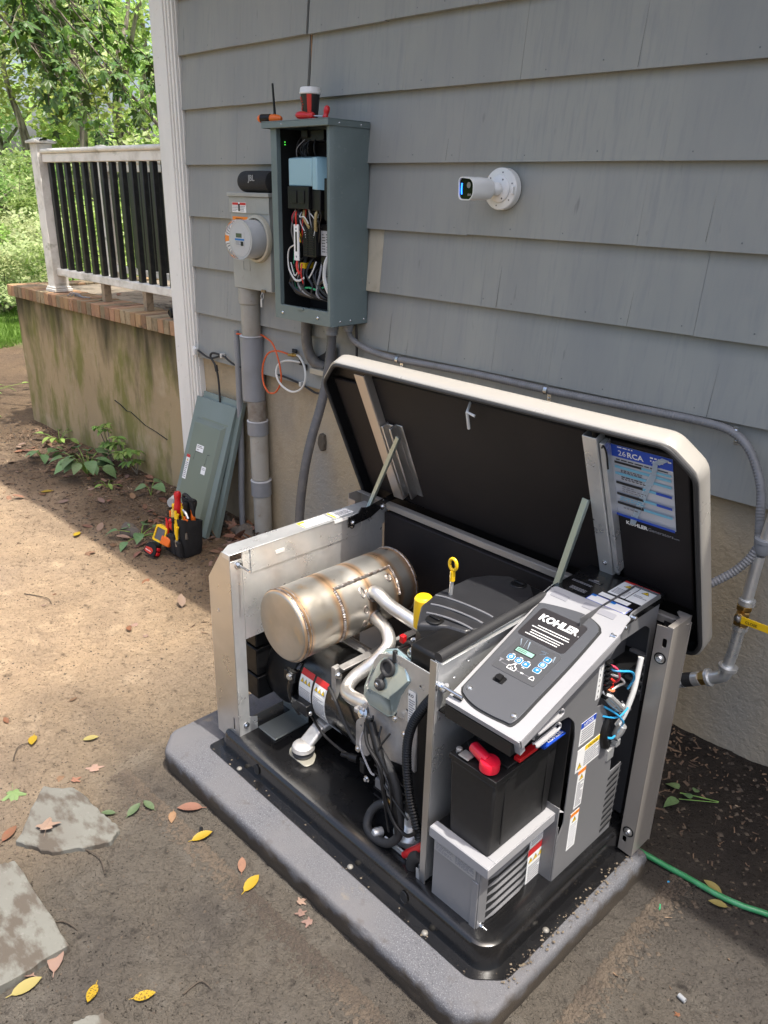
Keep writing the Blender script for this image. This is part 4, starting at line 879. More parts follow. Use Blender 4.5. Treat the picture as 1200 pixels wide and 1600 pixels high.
q = MB(); q.tube([(-3.63, -.055, .998), (-3.70, -.06, 1.0), (-3.725, -.06, .975), (-3.69, -.055, .93), (-3.675, -.05, .85), (-3.672, -.05, .70), (-3.67, -.05, .5)], .0062, 8, smooth=5); q.cyl((-3.685, -.056, .935), (-3.68, -.054, .90), .010, 10)
lone(q, 'ground_cable', 'black cable hooking down behind the leaning covers', 'cable', (-3.68, -.055, .8), m_rub)
for x, z, lb in ((-3.625, .995, 'small white cable clip left of the thin conduit'), (-2.955, .955, 'small white cable clip below the white loop')):
    q = MB(); q.box(x-.008, x+.008, -.062, -.034, z-.012, z+.012); lone(q, 'cable_clip', lb, 'clip', (x, -.04, z), mat('seal_white', (.55, .54, .5), .5), bevel=.003)
q = MB(); q.tube([(-2.895, -.06, 1.30), (-2.893, -.065, 1.2), (-2.885, -.06, 1.13), (-2.85, -.05, 1.08), (-2.80, -.03, 1.06)], .026, 14, smooth=5)
lone(q, 'old_conduit', 'painted grey conduit curving into the wall under the transfer switch', 'conduit', (-2.88, -.05, 1.1), mat('conduit_painted', (.13, .12, .11), .6, 0, [(20, (.20, .18, .15), .5, .7, I3, 3)]))
q = MB(); P = [(-2.86, 1.10), (-2.80, 1.13), (-2.76, 1.18), (-2.72, 1.17), (-2.70, 1.08), (-2.74, 1.045), (-2.84, 1.05)]; q.prism([(x, -.0335, z) for x, z in P], (0, .001, 0)); lone(q, 'wall_opening', 'dark ragged opening in the shakes behind the old conduit', 'hole', (-2.8, -.03, 1.1), m_dark)
q = MB(); q.box(-2.862, -2.755, -.075, -.025, 1.028, 1.055); lone(q, 'timber_block', 'short pale painted block under the ragged opening', 'block', (-2.8, -.05, 1.03), m_cream, bevel=.003)

# transfer switch enclosure
X0, X1, YF, YB, Z0, Z1 = -2.905, -2.521, -.238, -.026, 1.305, 2.108
ts = thing('transfer_switch', (-2.73, -.03, 1.305), 'tall open grey-green transfer switch enclosure full of black switchgear and wires', 'electrical box')
q = MB(); q.box(X0, X0+.003, YF+.002, YB, Z0, Z1); q.box(X0, X1, YB-.003, YB, Z0, Z1); q.box(X0, X1, YF+.002, YB, Z0, Z0+.003)
q.plate(fr((0, YF, 0), (1, 0, 0), (0, 0, 1)), [(X0, Z0), (X1-.012, Z0), (X1-.012, Z1), (X0, Z1)], [[(X0+.040, Z0+.062), (X1-.024, Z0+.062), (X1-.024, Z1-.022), (X0+.040, Z1-.022)]], -.0025)
sh_ = q.build('shell', m_encl, ts, bevel=.001)
q = MB(); q.prism([(X1-.012, YF, Z0), (X1, YF+.020, Z0), (X1, YB, Z0), (X1-.003, YB, Z0), (X1-.003, YF+.021, Z0), (X1-.014, YF+.003, Z0)], (0, 0, Z1-Z0)); q.build('side_panel', m_encl, ts, bevel=.0008)
q = MB(); q.box(X1-.027, X1-.0242, YF-.001, YF+.022, Z0+.062, Z1-.022); q.box(X0+.036, X0+.0395, YF-.001, YF+.022, Z0+.062, Z1-.022); q.box(X0+.040, X1-.028, YF+.003, YF+.020, Z0+.058, Z0+.0615); q.box(X0+.16, X0+.20, YF-.006, YF+.002, Z0+.052, Z0+.062); q.build('door_flange', m_encl, ts, bevel=.0008)
q = MB(); q.box(X0-.032, X1+.004, YF-.022, YB-.002, Z1+.0005, Z1+.004); q.box(X0-.032, X1+.004, YF-.022, YF-.019, Z1-.022, Z1); q.box(X1+.0012, X1+.004, YF-.018, YB-.002, Z1-.022, Z1); q.box(X0-.032, X0-.029, YF-.018, YB-.002, Z1-.022, Z1)
q.build('drip_lid', m_encl, ts, bevel=.001)
q = MB(); 
for p in ((X0+.055, Z0+.028), (X1-.09, Z0+.030)): dome(q, (p[0], YF-.0025, p[1]), (0, -1, 0), .007)
for y in (YF+.05, YF+.11, YB-.02): dome(q, (X1, y, Z0+.02), (1, 0, 0), .005)
for y in (YF+.04, YF+.16): dome(q, (X1+.004, y, Z1-.011), (1, 0, 0), .004)
dome(q, (X0+.1, YF-.022, Z1-.01), (0, -1, 0), .003); q.build('screw', m_zinc, ts)
q = MB(); q.box(X0+.006, X1-.006, YB-.010, YB-.004, Z0+.03, Z1-.02); q.box(X0+.004, X0+.007, YF+.03, YB-.01, Z0+.01, Z1-.02); q.build('back_plate', m_dark, ts)
ts_keep = set(ts.children)
q = MB(); q.use(mat('contactor_blue', (.42, .66, .74), .25, trans=.3, coat=.6)); q.prism([(-2.865, -.215, 1.765), (-2.865, -.215, 1.885), (-2.865, -.175, 1.893), (-2.865, -.06, 1.893), (-2.865, -.06, 1.765)], (.15, 0, 0)); q.prism([(-2.713, -.215, 1.75), (-2.713, -.215, 1.888), (-2.713, -.06, 1.894), (-2.67, -.06, 1.87), (-2.66, -.10, 1.78), (-2.672, -.18, 1.75)][:6], (.028, 0, 0)); q.build('clear_blue_cover', None, ts, bevel=.004)
q = MB(); q.box(-2.862, -2.725, -.225, -.07, 1.665, 1.764); q.box(-2.722, -2.668, -.21, -.07, 1.66, 1.748); q.box(-2.84, -2.80, -.229, -.226, 1.69, 1.745); q.box(-2.79, -2.75, -.229, -.226, 1.69, 1.745); q.box(-2.655, -2.625, -.20, -.06, 1.62, 1.80); q.box(-2.865, -2.728, -.212, -.08, 1.765, 1.775); q.build('contactor', m_blk, ts, bevel=.002)
q = MB(); q.box(-2.79, -2.705, -.205, -.06, 1.45, 1.585); q.box(-2.775, -2.72, -.20, -.06, 1.59, 1.625)
for zz in range(11): 
    for xx in (-2.785, -2.745): q.box(xx, xx+.03, -.209, -.2055, 1.458+zz*.0105, 1.464+zz*.0105)
q.box(-2.70, -2.62, -.18, -.06, 1.42, 1.60); q.box(-2.86, -2.62, -.14, -.05, 1.56, 1.66); q.build('circuit_breaker', m_blk, ts, bevel=.0012)
sticker(ts, 'rating_label', fr((-2.697, -.1815, 1.460), (1, 0, 0), (0, 0, 1)), .058, .112, [('l', .1, .1, .45, .9, 7, PK), ('l', .55, .5, .9, .9, 4, PK), ('l', .55, .1, .9, .4, 3, PG)], base=mat('label_grey', (.42, .43, .44), .4))
sticker(ts, 'shock_label', fr((-2.672, -.06, 1.935), (1, 0, 0), (0, 0, 1)), .05, .105, [('r', 0, .84, 1, 1, PR), ('r', .4, .35, .6, .7, PK), ('r', .25, .45, .75, .5, PK), ('l', .1, .05, .9, .28, 3, PG)], base=mat('label_dim', (.35, .35, .34), .5))
sticker(ts, 'interlock_bar', fr((-2.832, -.214, 1.43), (1, 0, 0), (0, 0, 1)), .030, .165, [('r', .3, .25, .7, .8, PK), ('r', .35, .85, .65, .9, PG), ('r', .35, .08, .65, .13, PG)], t=.006)
q = MB(); q.box(-2.865, -2.845, -.17, -.10, 1.51, 1.56); q.box(-2.83, -2.80, -.19, -.12, 1.405, 1.422); q.build('yellow_terminal', m_yelp, ts, bevel=.001)
def wires(parent, lst, rr=.0028):
    byc = {}
    for c, pts, *k in lst:
        q = MB(); q.tube(pts, k[0] if k else rr, 6, smooth=5); q.build('wire', WM[c], parent)
WM = {'w': mat('wire_white', (.60, .60, .58), .4), 'k': mat('wire_black', (.010, .010, .011), .4), 'r': mat('wire_red', (.60, .03, .02), .4), 'g': mat('wire_green', (.02, .28, .12), .4), 'b': mat('wire_blue', (.03, .33, .62), .35), 'y': mat('wire_tan', (.36, .28, .12), .5), 'gr': mat('wire_grey', (.25, .25, .26), .4), 'p': mat('wire_pink', (.70, .06, .12), .4), 'o': mat('wire_orange', (.75, .2, .08), .4)}
rw = random.Random(4)
wl = [('w', [(-2.885, -.10, 1.93), (-2.885, -.12, 1.85), (-2.88, -.14, 1.76), (-2.865, -.16, 1.70), (-2.85, -.18, 1.66)]), ('gr', [(-2.88, -.09, 1.94), (-2.895, -.12, 1.80), (-2.88, -.15, 1.68), (-2.84, -.19, 1.645), (-2.80, -.20, 1.62)]),
      ('gr', [(-2.84, -.20, 1.66), (-2.87, -.19, 1.62), (-2.895, -.18, 1.56), (-2.90, -.16, 1.50)], .004), ('r', [(-2.83, -.20, 1.655), (-2.81, -.225, 1.64), (-2.815, -.22, 1.60), (-2.818, -.215, 1.585)], .004),
      ('w', [(-2.835, -.215, 1.50), (-2.88, -.21, 1.475), (-2.885, -.21, 1.41), (-2.85, -.21, 1.375), (-2.815, -.21, 1.37), (-2.79, -.2, 1.38)], .0035), ('w', [(-2.82, -.21, 1.43), (-2.82, -.21, 1.40), (-2.845, -.21, 1.385), (-2.88, -.2, 1.42)], .0025),
      ('r', [(-2.818, -.215, 1.43), (-2.815, -.22, 1.41), (-2.805, -.215, 1.39)], .005), ('r', [(-2.805, -.2, 1.42), (-2.80, -.21, 1.39), (-2.795, -.2, 1.36)], .003), ('w', [(-2.80, -.2, 1.65), (-2.79, -.22, 1.63), (-2.76, -.22, 1.63), (-2.745, -.21, 1.60)]),
      ('y', [(-2.70, -.2, 1.655), (-2.692, -.215, 1.64), (-2.70, -.21, 1.60), (-2.71, -.2, 1.57)], .007), ('y', [(-2.78, -.2, 1.66), (-2.77, -.215, 1.63), (-2.755, -.21, 1.60), (-2.75, -.2, 1.58)], .006),
      ('g', [(-2.89, -.17, 1.47), (-2.885, -.18, 1.40), (-2.865, -.19, 1.35), (-2.83, -.19, 1.345), (-2.76, -.2, 1.352), (-2.70, -.2, 1.35), (-2.64, -.18, 1.37)], .003), ('w', [(-2.61, -.17, 1.50), (-2.645, -.19, 1.45), (-2.655, -.20, 1.39), (-2.63, -.20, 1.35), (-2.61, -.19, 1.33)], .010),
      ('w', [(-2.72, -.19, 1.43), (-2.735, -.2, 1.40), (-2.76, -.2, 1.38)], .003), ('r', [(-2.63, -.15, 1.66), (-2.625, -.16, 1.6), (-2.62, -.15, 1.55)], .002), ('p', [(-2.84, -.2, 1.66), (-2.865, -.2, 1.63), (-2.875, -.19, 1.60)], .002)]
for k in range(13):
    x = rw.uniform(-2.88, -2.64); wl.append((rw.choice('kkkkw') if k < 11 else 'gr', [(x, -.13, rw.uniform(1.42, 1.5)), (x+rw.uniform(-.04, .04), -.19, 1.40), (x+rw.uniform(-.06, .06), -.20, 1.36), (min(-2.62, x+rw.uniform(.02, .1)), -.20, 1.33), (-2.63, -.15, 1.315)], rw.uniform(.003, .006)))
for k in range(7):
    x = -2.90+k*.004; wl.append(('k', [(x, -.08, 2.0), (x-.005, -.13, 1.8), (x, -.14, 1.6), (x+rw.uniform(0, .02), -.16, 1.45), (x+.04, -.17, 1.34)], .0035))
for k in range(16):
    x = rw.uniform(-2.87, -2.66); z = rw.uniform(1.60, 1.72); wl.append((rw.choice(('k', 'k', 'gr', 'k', 'w', 'k', 'r')), [(x, -.16, z+.05), (x+rw.uniform(-.03, .03), -.2, z), (x+rw.uniform(-.04, .04), -.205, z-.06), (x+rw.uniform(-.04, .05), -.19, z-.14)], rw.uniform(.0016, .0032)))
for k in range(9):
    x = rw.uniform(-2.90, -2.68); wl.append((rw.choice(('k', 'k', 'gr', 'k')), [(x, -.10, 2.02), (x+rw.uniform(-.05, .05), -.15, 1.98), (x+rw.uniform(-.06, .06), -.17, 1.93), (x+rw.uniform(-.03, .03), -.15, 1.88)], rw.uniform(.0016, .003)))
wires(ts, wl)
q = MB(); q.box(-2.84, -2.70, -.16, -.05, 1.96, 2.05); q.box(-2.69, -2.62, -.13, -.05, 1.93, 2.07); q.box(-2.83, -2.79, -.172, -.161, 1.975, 2.03); q.build('control_board', m_blk, ts, bevel=.002)
q = MB(); q.box(-2.88, -2.62, -.10, -.05, 1.45, 1.90); q.build('mounting_frame', m_dark, ts, bevel=.002)
def remap_inside():
    for ch in ts.children:
        if ch in ts_keep: continue
        bz_ = BASES[ts.name]
        for v in ch.data.vertices:
            x, z = v.co.x+bz_[0], v.co.z+bz_[2]
            z = 1.563+(z-1.43)*.898 if z > 1.43 else 1.39+(z-1.31)*1.44
            x = min(x+.047, -2.548); v.co.x = x-bz_[0]; v.co.z = min(z, 2.08)-bz_[2]
remap_inside()
q = MB()
for z in (2.036, 2.026): q.box(-2.893, -2.890, -.172, -.169, z, z+.0035)
q.build('green_indicator', mat('led_green', (.05, .5, .05), .4, emit=((.1, .9, .08), .7)), ts, smooth=0)
# things standing on the enclosure
q = MB(); cup = thing('coffee_cup', (-2.752, -.145, 2.113), 'paper coffee cup with a white lid, black and red, on top of the enclosure', 'cup')
c0 = (-2.752, -.145, 2.1125); q.lathe(c0, (0, 0, 1), [(.029, 0), (.030, .002), (.0405, .108)], 40); cb_ = q.build('cup', mat('cup_black', (.018, .014, .014), .45), cup)
q = MB(); q.lathe(c0, (0, 0, 1), [(.0415, .100), (.0445, .102), (.0450, .107), (.0430, .110), (.0425, .118), (.0395, .126), (.036, .127), (.035, .122), (.01, .1215)], 40); q.build('lid', mat('cup_lid', (.74, .74, .72), .35), cup)
def cuparc(a0, a1, z0, z1, m, name, off=.0006):
    q = MB(); k = 8
    for i in range(k+1):
        a = math.radians(a0+(a1-a0)*i/k)
        for z in (z0, z1): R = .030+.0105*z/.108+off; q.v.append(Vector(c0)+Vector((math.cos(a)*R, math.sin(a)*R, z)))
    for i in range(k): q.f.append([2*i, 2*i+2, 2*i+3, 2*i+1]); q.m.append(0)
    return q.build(name, m, cb_, fix=False)
cuparc(-62, -34, .002, .107, pc('cup_red', (.60, .035, .02)), 'red_band'); cuparc(-100, -74, .012, .028, PW, 'white_print', .0009)
q = MB()
for a0 in range(-150, -95, 6):
    a = math.radians(a0); zz = .062+.028*math.sin((a0+150)/55*PI); R = .030+.0105*zz/.108+.0008; q.ball(Vector(c0)+Vector((math.cos(a)*R, math.sin(a)*R, zz)), .0026, 6)
    zz = .062-.02*math.sin((a0+150)/55*PI); R = .030+.0105*zz/.108+.0008; q.ball(Vector(c0)+Vector((math.cos(a)*R, math.sin(a)*R, zz)), .0022, 6)
q.build('red_arc', pc('cup_red', (.60, .035, .02)), cb_)
def handle(q, a, b, r, lobes=True):
    a = Vector(a); b = Vector(b); n_ = 10; q.tube([a.lerp(b, i/n_) for i in range(n_+1)], [r*.7, r*1.0, r*.92, r*.80, r*.84, r*.95, r*1.03, r*1.03, r*.98, r*.85, r*.5], 14)
t = thing('screwdriver', (-2.70, -.21, 2.12), 'red handled screwdriver lying in front of the coffee cup', 'screwdriver')
q = MB(); handle(q, (-2.64, -.225, 2.124), (-2.735, -.235, 2.130), .015); q.build('handle', m_red, t)
q = MB(); q.tube([(-2.64, -.225, 2.124), (-2.575, -.22, 2.120)], .0035, 8); q.build('shaft', m_steel, t)
q = MB(); handle(q, (-2.572, -.225, 2.112), (-2.568, -.215, 2.158), .012); lone(q, 'screwdriver_bit_handle', 'short red handle standing at the right front corner of the enclosure top', 'handle', (-2.57, -.22, 2.111), m_red)
t = thing('multi_driver', (-2.97, -.15, 2.111), 'orange and black tool with an upright black rod, left on the enclosure top', 'hand tool')
q = MB(); handle(q, (-2.985, -.235, 2.127), (-2.875, -.20, 2.125), .0165); q.build('handle', m_org, t)
q = MB(); q.cyl((-2.972, -.231, 2.127), (-2.925, -.216, 2.127), .0172, 18); q.build('collar', m_blk, t, bevel=.002)
q = MB(); q.hexa([(-2.938, -.19, 2.115), (-2.928, -.19, 2.115), (-2.928, -.183, 2.115), (-2.938, -.183, 2.115), (-2.948, -.19, 2.262), (-2.941, -.19, 2.262), (-2.941, -.185, 2.262), (-2.948, -.185, 2.262)]); q.build('rod', m_blk, t)
# bluetooth speaker
t = thing('bluetooth_speaker', (-3.19, -.085, 1.832), 'black cylinder shaped JBL speaker lying on the meter box', 'speaker')
q = MB(); q.lathe((-3.315, -.085, 1.880), (1, 0, 0), [(.030, 0), (.040, .004), (.0455, .014), (.0475, .03), (.048, .12), (.0475, .20), (.045, .226), (.03, .235)], 40); q.build('body', mat('speaker_cloth', (.012, .012, .013), .85, 0, [(500, (.03, .03, .03), .5, .6, I3, 2)], [(700, .0006, I3)]), t)
q = MB(); F = fr((-3.212, -.085-.0490, 1.883), (1, 0, 0), (0, 0, 1)); q.text(F, 'JBL', .036, .001, .02); q.build('logo', mat('logo_dark', (.30, .30, .30), .4), t)
# conduits leaving the enclosure
def corrug(q, pts, r, pitch, seg=14, amp=.05, smooth=10):
    P = spline([Vector(p) for p in pts], smooth); L_ = sum((a-b).length for a, b in zip(P, P[1:])); n_ = int(L_/pitch*2); out = []; acc = 0; i = 0
    for k in range(n_+1):
        tgt = L_*k/n_
        while i < len(P)-2 and acc+(P[i+1]-P[i]).length < tgt: acc += (P[i+1]-P[i]).length; i += 1
        l = (P[i+1]-P[i]).length; out.append(P[i].lerp(P[i+1], min(1, (tgt-acc)/max(l, 1e-9))))
    q.tube(out, r, seg, ripple=amp)
q = MB(); t = thing('flexible_conduit', (-1.6, -.06, 1.185), 'grey flexible conduit crossing the wall from the transfer switch to the right edge', 'conduit')
corrug(q, [(-2.592, -.075, 1.30), (-2.590, -.075, 1.262), (-2.565, -.07, 1.228), (-2.50, -.06, 1.200), (-2.40, -.06, 1.186), (-2.29, -.058, 1.181), (-2.1, -.056, 1.184), (-1.85, -.056, 1.187), (-1.54, -.056, 1.183), (-1.3, -.056, 1.184), (-1.1, -.058, 1.187), (-.95, -.06, 1.188), (-.86, -.065, 1.180), (-.80, -.075, 1.15), (-.755, -.09, 1.10), (-.715, -.115, 1.03), (-.69, -.15, .95), (-.665, -.19, .88)], .0135, .010, 14, .06)
q.build('conduit', m_flex, t)
for x, z in ((-2.294, 1.181), (-1.54, 1.183), (-.842, 1.176)):
    q = MB(); A_ = [(x, -.057+.0165*math.sin(a), z+.0165*math.cos(a)) for a in [PI*i/8 for i in range(-8, 1)]]
    for a, b in zip(A_, A_[1:]): q.hexa([(a[0]-.007, a[1], a[2]), (a[0]+.007, a[1], a[2]), (b[0]+.007, b[1], b[2]), (b[0]-.007, b[1], b[2]), (a[0]-.007, (a[1]+.057)*1.1-.057, (a[2]-z)*1.1+z), (a[0]+.007, (a[1]+.057)*1.1-.057, (a[2]-z)*1.1+z), (b[0]+.007, (b[1]+.057)*1.1-.057, (b[2]-z)*1.1+z), (b[0]-.007, (b[1]+.057)*1.1-.057, (b[2]-z)*1.1+z)])
    q.box(x-.008, x+.008, -.038, -.034, z-.045, z-.018); dome(q, (x, -.0382, z-.033), (0, -1, 0), .006); q.build('clamp', m_zinc, t)
q = MB(); q.lathe((-2.592, -.075, 1.264), (0, 0, 1), [(.019, 0), (.022, .004), (.022, .016), (.027, .018), (.027, .036), (.02, .038)], 20); q.build('connector', m_pvc, t)
t = thing('flexible_conduit', (-2.62, -.3, .3), 'thick dark flexible conduit dropping behind the open generator lid', 'conduit')
q = MB(); corrug(q, [(-2.645, -.13, 1.30), (-2.645, -.13, 1.20), (-2.643, -.16, 1.05), (-2.64, -.205, .92), (-2.635, -.26, .80), (-2.63, -.31, .66), (-2.625, -.345, .5), (-2.61, -.37, .36), (-2.56, -.42, .20), (-2.45, -.5, .08)], .0215, .014, 16, .03); q.build('conduit', m_flex2, t)
q = MB(); q.lathe((-2.645, -.13, 1.245), (0, 0, 1), [(.024, 0), (.029, .004), (.029, .022), (.033, .024), (.033, .054), (.025, .057)], 24); q.build('connector', m_pvc, t)
q = MB(); q.tube([(-2.56, -.06, 1.30), (-2.562, -.05, 1.22), (-2.566, -.045, 1.12)], .006, 8, smooth=3); lone(q, 'black_cable', 'short black cable hanging from the enclosure beside its conduits', 'cable', (-2.56, -.05, 1.2), m_rub)

# gas pipe at the right
gp = thing('gas_pipe', (-.665, -.2, .40), 'galvanised gas pipe with brass valve and yellow handle in front of the foundation', 'pipe')
q = MB(); q.tube([(-.655, -.20, .86), (-.659, -.20, .78), (-.662, -.20, .70)], .0175, 18); q.tube([(-.664, -.20, .62), (-.668, -.20, .53), (-.676, -.20, .455)], .0185, 18); q.tube([(-.640, -.20, .98), (-.648, -.20, .90)], .0185, 18); q.tube([(-.635, -.2, 1.25), (-.640, -.2, .975)], .0185, 18); q.build('pipe_run', m_galv, gp)
q = MB(); q.lathe((-.652, -.2, .868), (.03, 0, 1), [(.019, 0), (.021, .004), (.025, .018), (.025, .036), (.028, .038), (.028, .048), (.02, .050)], 24); q.build('reducing_coupling', m_pvc, gp)
q = MB(); q.lathe((-.660, -.2, .69), (0, 0, 1), [(.018, 0), (.025, .002), (.025, .018), (.018, .02)], 20); q.lathe((-.664, -.2, .60), (0, 0, 1), [(.018, 0), (.024, .002), (.024, .016), (.018, .018)], 20); q.build('collar', m_galv, gp)
q = MB(); q.lathe((-.664, -.2, .618), (0, 0, 1), [(.022, 0), (.025, .003), (.025, .018), (.019, .024), (.022, .036), (.022, .044), (.019, .05), (.025, .056), (.025, .07), (.02, .072)], 6); q.cyl((-.664, -.2, .655), (-.664, -.235, .655), .015, 14); q.build('valve', m_brass, gp, bevel=.001)
q = MB(); q.lathe((-.664, -.236, .655), (0, -1, 0), [(.013, 0), (.013, .006), (.008, .007), (.008, .012), (.004, .014)], 6); q.build('valve_nut', m_steel, gp)
q = MB(); q.hexa([(-.654, -.240, .644), (-.50, -.236, .640), (-.50, -.236, .664), (-.654, -.240, .668), (-.654, -.244, .644), (-.50, -.240, .640), (-.50, -.240, .664), (-.654, -.244, .668)]); q.build('valve_handle', m_yelp, gp, bevel=.0012)
q = MB(); q.use(PK); q.text(fr((-.640, -.2455, .651), (1, 0, -.02), (0, 0, 1)), 'CLOSE', .012, .0004, .01); q.build('lettering', PK, gp, smooth=0)
q = MB(); q.tube([(-.675, -.2, .452), (-.680, -.2, .425), (-.700, -.2, .405), (-.722, -.2, .393)], .0215, 18, smooth=4); q.lathe((-.674, -.2, .448), (.08, 0, 1), [(.026, 0), (.030, .002), (.030, .014), (.02, .016)], 20); q.lathe((-.718, -.2, .396), (-1, 0, -.62), [(.026, 0), (.030, .002), (.030, .012), (.02, .014)], 20); q.build('elbow', m_galv, gp)
gd = Vector((-.85, 0, -.53)).normalized(); g0 = Vector((-.730, -.2, .388))
q = MB(); q.lathe(g0, gd, [(.018, 0), (.024, .002), (.024, .022), (.020, .024)], 6); q.build('brass_nut', m_brass, gp, bevel=.001)
q = MB(); q.lathe(g0+gd*.024, gd, [(.019, 0), (.023, .002), (.023, .028), (.018, .03)], 24); q.build('hose_fitting', m_galv, gp)
q = MB(); q.tube([g0+gd*.05, g0+gd*.10, g0+gd*.145+Vector((0, -.0, -.004)), g0+gd*.17+Vector((.0, -.04, -.03)), g0+gd*.19+Vector((.01, -.12, -.07))], [.024, .024, .023, .021, .021], 20, smooth=4); gh = q.build('gas_hose', m_rub, gp)
q = MB(); q.lathe(g0+gd*.083, gd, [(.0246, 0), (.0250, .0005), (.0250, .032), (.0246, .0325)], 24); q.build('hose_label', mat('hose_label', (.52, .52, .50), .5, 0, [(160, (.10, .10, .10), .52, .56, (1, 1, .3), 2)]), gh)
q = MB(); corrug(q, [(-.664, -.205, .885), (-.68, -.215, .84), (-.715, -.24, .79), (-.78, -.30, .735), (-.86, -.40, .70), (-.95, -.52, .68), (-1.02, -.66, .67)], .0130, .010, 14, .07)
lone(q, 'flexible_conduit', 'grey flexible conduit looping from the right hand pipe into the back of the generator', 'conduit', (-.8, -.3, .75), m_flex)

# leaning transfer switch covers
m_cov = mat('cover_paint', (.165, .205, .19), .32, 0, [(3, (.14, .175, .155), .45, .7, I3, 3)], coat=.25)
def cover(x0, x1, ytop, ybot, h, label, labels=False, inset=0):
    t = thing('enclosure_cover', ((x0+x1)/2, ybot, 0), label, 'cover', 'covers leaning on the foundation'); L_ = math.hypot(h, ytop-ybot)
    F = fr((x0, ybot, 0.012), (1, 0, 0), (0, ytop-ybot, h)); w = x1-x0
    # F z axis = x cross y -> points to -y (towards the viewer)
    q = MB(); q.plate(F, [(0, 0), (w, 0), (w, L_), (0, L_)], [[(.045, -.0+.02), (w-.045, .02), (w-.045, L_-.12), (.045, L_-.12)]], .0025); q.fbox(F, 0, .0025, 0, L_, -.022, 0); q.fbox(F, w-.0025, w, 0, L_, -.022, 0); q.fbox(F, 0, w, L_-.0025, L_, -.022, 0); q.build('frame', m_cov, t, bevel=.001)
    q = MB(); 
    a = [(.045, .02), (w-.045, .02), (w-.045, L_-.12), (.045, L_-.12)]; b = [(.062, .034), (w-.062, .034), (w-.062, L_-.145), (.062, L_-.145)]; zz = .024
    va = [F@Vector((*p, .0026)) for p in a]; vb = [F@Vector((*p, zz)) for p in b]; vc = [F@Vector((*p, zz-.003)) for p in b]; vd = [F@Vector((*p, -.001)) for p in a]
    q.add(va+vb+vc+vd, [(0, 1, 5, 4), (1, 2, 6, 5), (2, 3, 7, 6), (3, 0, 4, 7), (4, 5, 6, 7), (8, 11, 10, 9), (12, 8, 9, 13), (13, 9, 10, 14), (14, 10, 11, 15), (15, 11, 8, 12), (0, 12, 13, 1), (1, 13, 14, 2), (2, 14, 15, 3), (3, 15, 12, 0)])
    q.build('raised_panel', mat('cover_paint_face', (.150, .178, .138), .30, 0, [(3, (.13, .158, .12), .45, .7, I3, 3)], coat=.3), t, bevel=.004)  # same paint as the frame, with an olive reflection put into the colour
    if labels:
        G = F@Matrix.Translation((0, 0, zz+.0004))
        sticker(t, 'label', G@Matrix.Translation((.135, .455, 0)), .068, .040, [('l', .1, .5, .9, .9, 2, PK), ('l', .1, .1, .6, .4, 1, PG)])
        sticker(t, 'label', G@Matrix.Translation((.062, .275, 0)), .034, .145, [('r', 0, .88, 1, 1, PR), ('t', .5, .78, .008), ('l', .15, .05, .85, .7, 9, PG)], label='tall warning sticker with a red head')
        sticker(t, 'label', G@Matrix.Translation((.225, .34, 0)), .040, .045, [('l', .15, .5, .85, .85, 2, PG)])
        q = MB()
        for a, b in (((.128, .40), (.131, .452)), ((.131, .45), (.19, .452)), ((.245, .388), (.250, .455)), ((.250, .453), (.268, .457))):
            q.add([G@Vector((a[0], a[1], 0)), G@Vector((b[0]+.002, b[1], 0)), G@Vector((b[0]+.003, b[1]+.003, 0)), G@Vector((a[0]-.001, a[1]+.003, 0)), G@Vector((a[0], a[1], .0006)), G@Vector((b[0]+.002, b[1], .0006)), G@Vector((b[0]+.003, b[1]+.003, .0006)), G@Vector((a[0]-.001, a[1]+.003, .0006))], [(0, 1, 2, 3), (4, 5, 6, 7), (0, 1, 5, 4), (1, 2, 6, 5), (2, 3, 7, 6), (3, 0, 4, 7)])
        q.build('printed_line', PK, t, smooth=0)
cover(-3.878, -3.50, -.062, -.315, .715, 'grey-green enclosure cover with white stickers, front one of two leaning on the foundation', True)
cover(-3.845, -3.468, -.036, -.262, .745, 'grey-green enclosure cover, rear one of two leaning on the foundation')
q = MB(); q.tube([(-4.12, -.04, .06), (-4.03, -.20, .04)], .036, 20); lone(q, 'drain_outlet', 'white plastic drain end poking out beside the leaning covers', 'pipe', (-3.95, -.1, .03), mat('pvc_white', (.62, .61, .56), .4))
q = MB(); q.lathe((-4.19, .045, 1.155), (-.3, -.9, 0), [(.026, 0), (.030, .003), (.030, .05), (.026, .053)], 24); q.tube([Vector((-4.205, .0, 1.155))+Vector((math.cos(a)*.016, -.006, math.sin(a)*.016)) for a in [i*PI/5 for i in range(10)]], .003, 6, closed=True)
lone(q, 'plastic_spool', 'round black plastic spool end on the brick coping by the corner board', 'spool', (-4.19, .04, 1.12), m_blk)
q = MB(); 
for k in range(5): 
    a = rw.uniform(0, 6.3); q.tube([(-5.55+k*.03, -.0+k*.012, 1.122), (-5.50+k*.02, .02, 1.145), (-5.46+rw.uniform(-.05, .1), .03, 1.125), (-5.40+rw.uniform(-.06, .08), .06, 1.124)], .004, 6, smooth=4)
lone(q, 'cable_scraps', 'tangle of cable offcuts lying on the brick coping', 'cable', (-5.5, .02, 1.12), WM['gr'])
q = MB()
for k in range(9): q.tube([(-4.85+rw.uniform(-.2, .2), .2+rw.uniform(-.05, .2), 1.104), (-4.65+rw.uniform(-.1, .1), .2+rw.uniform(-.05, .1), 1.13), (-4.40+rw.uniform(-.1, .1), .16+rw.uniform(-.02, .15), 1.108)], .0022, 5, smooth=4)
lone(q, 'vine_twigs', 'bare dark vine twigs lying on the porch floor behind the coping', 'twigs', (-4.6, .2, 1.10), m_bark)
r = random.Random(77)
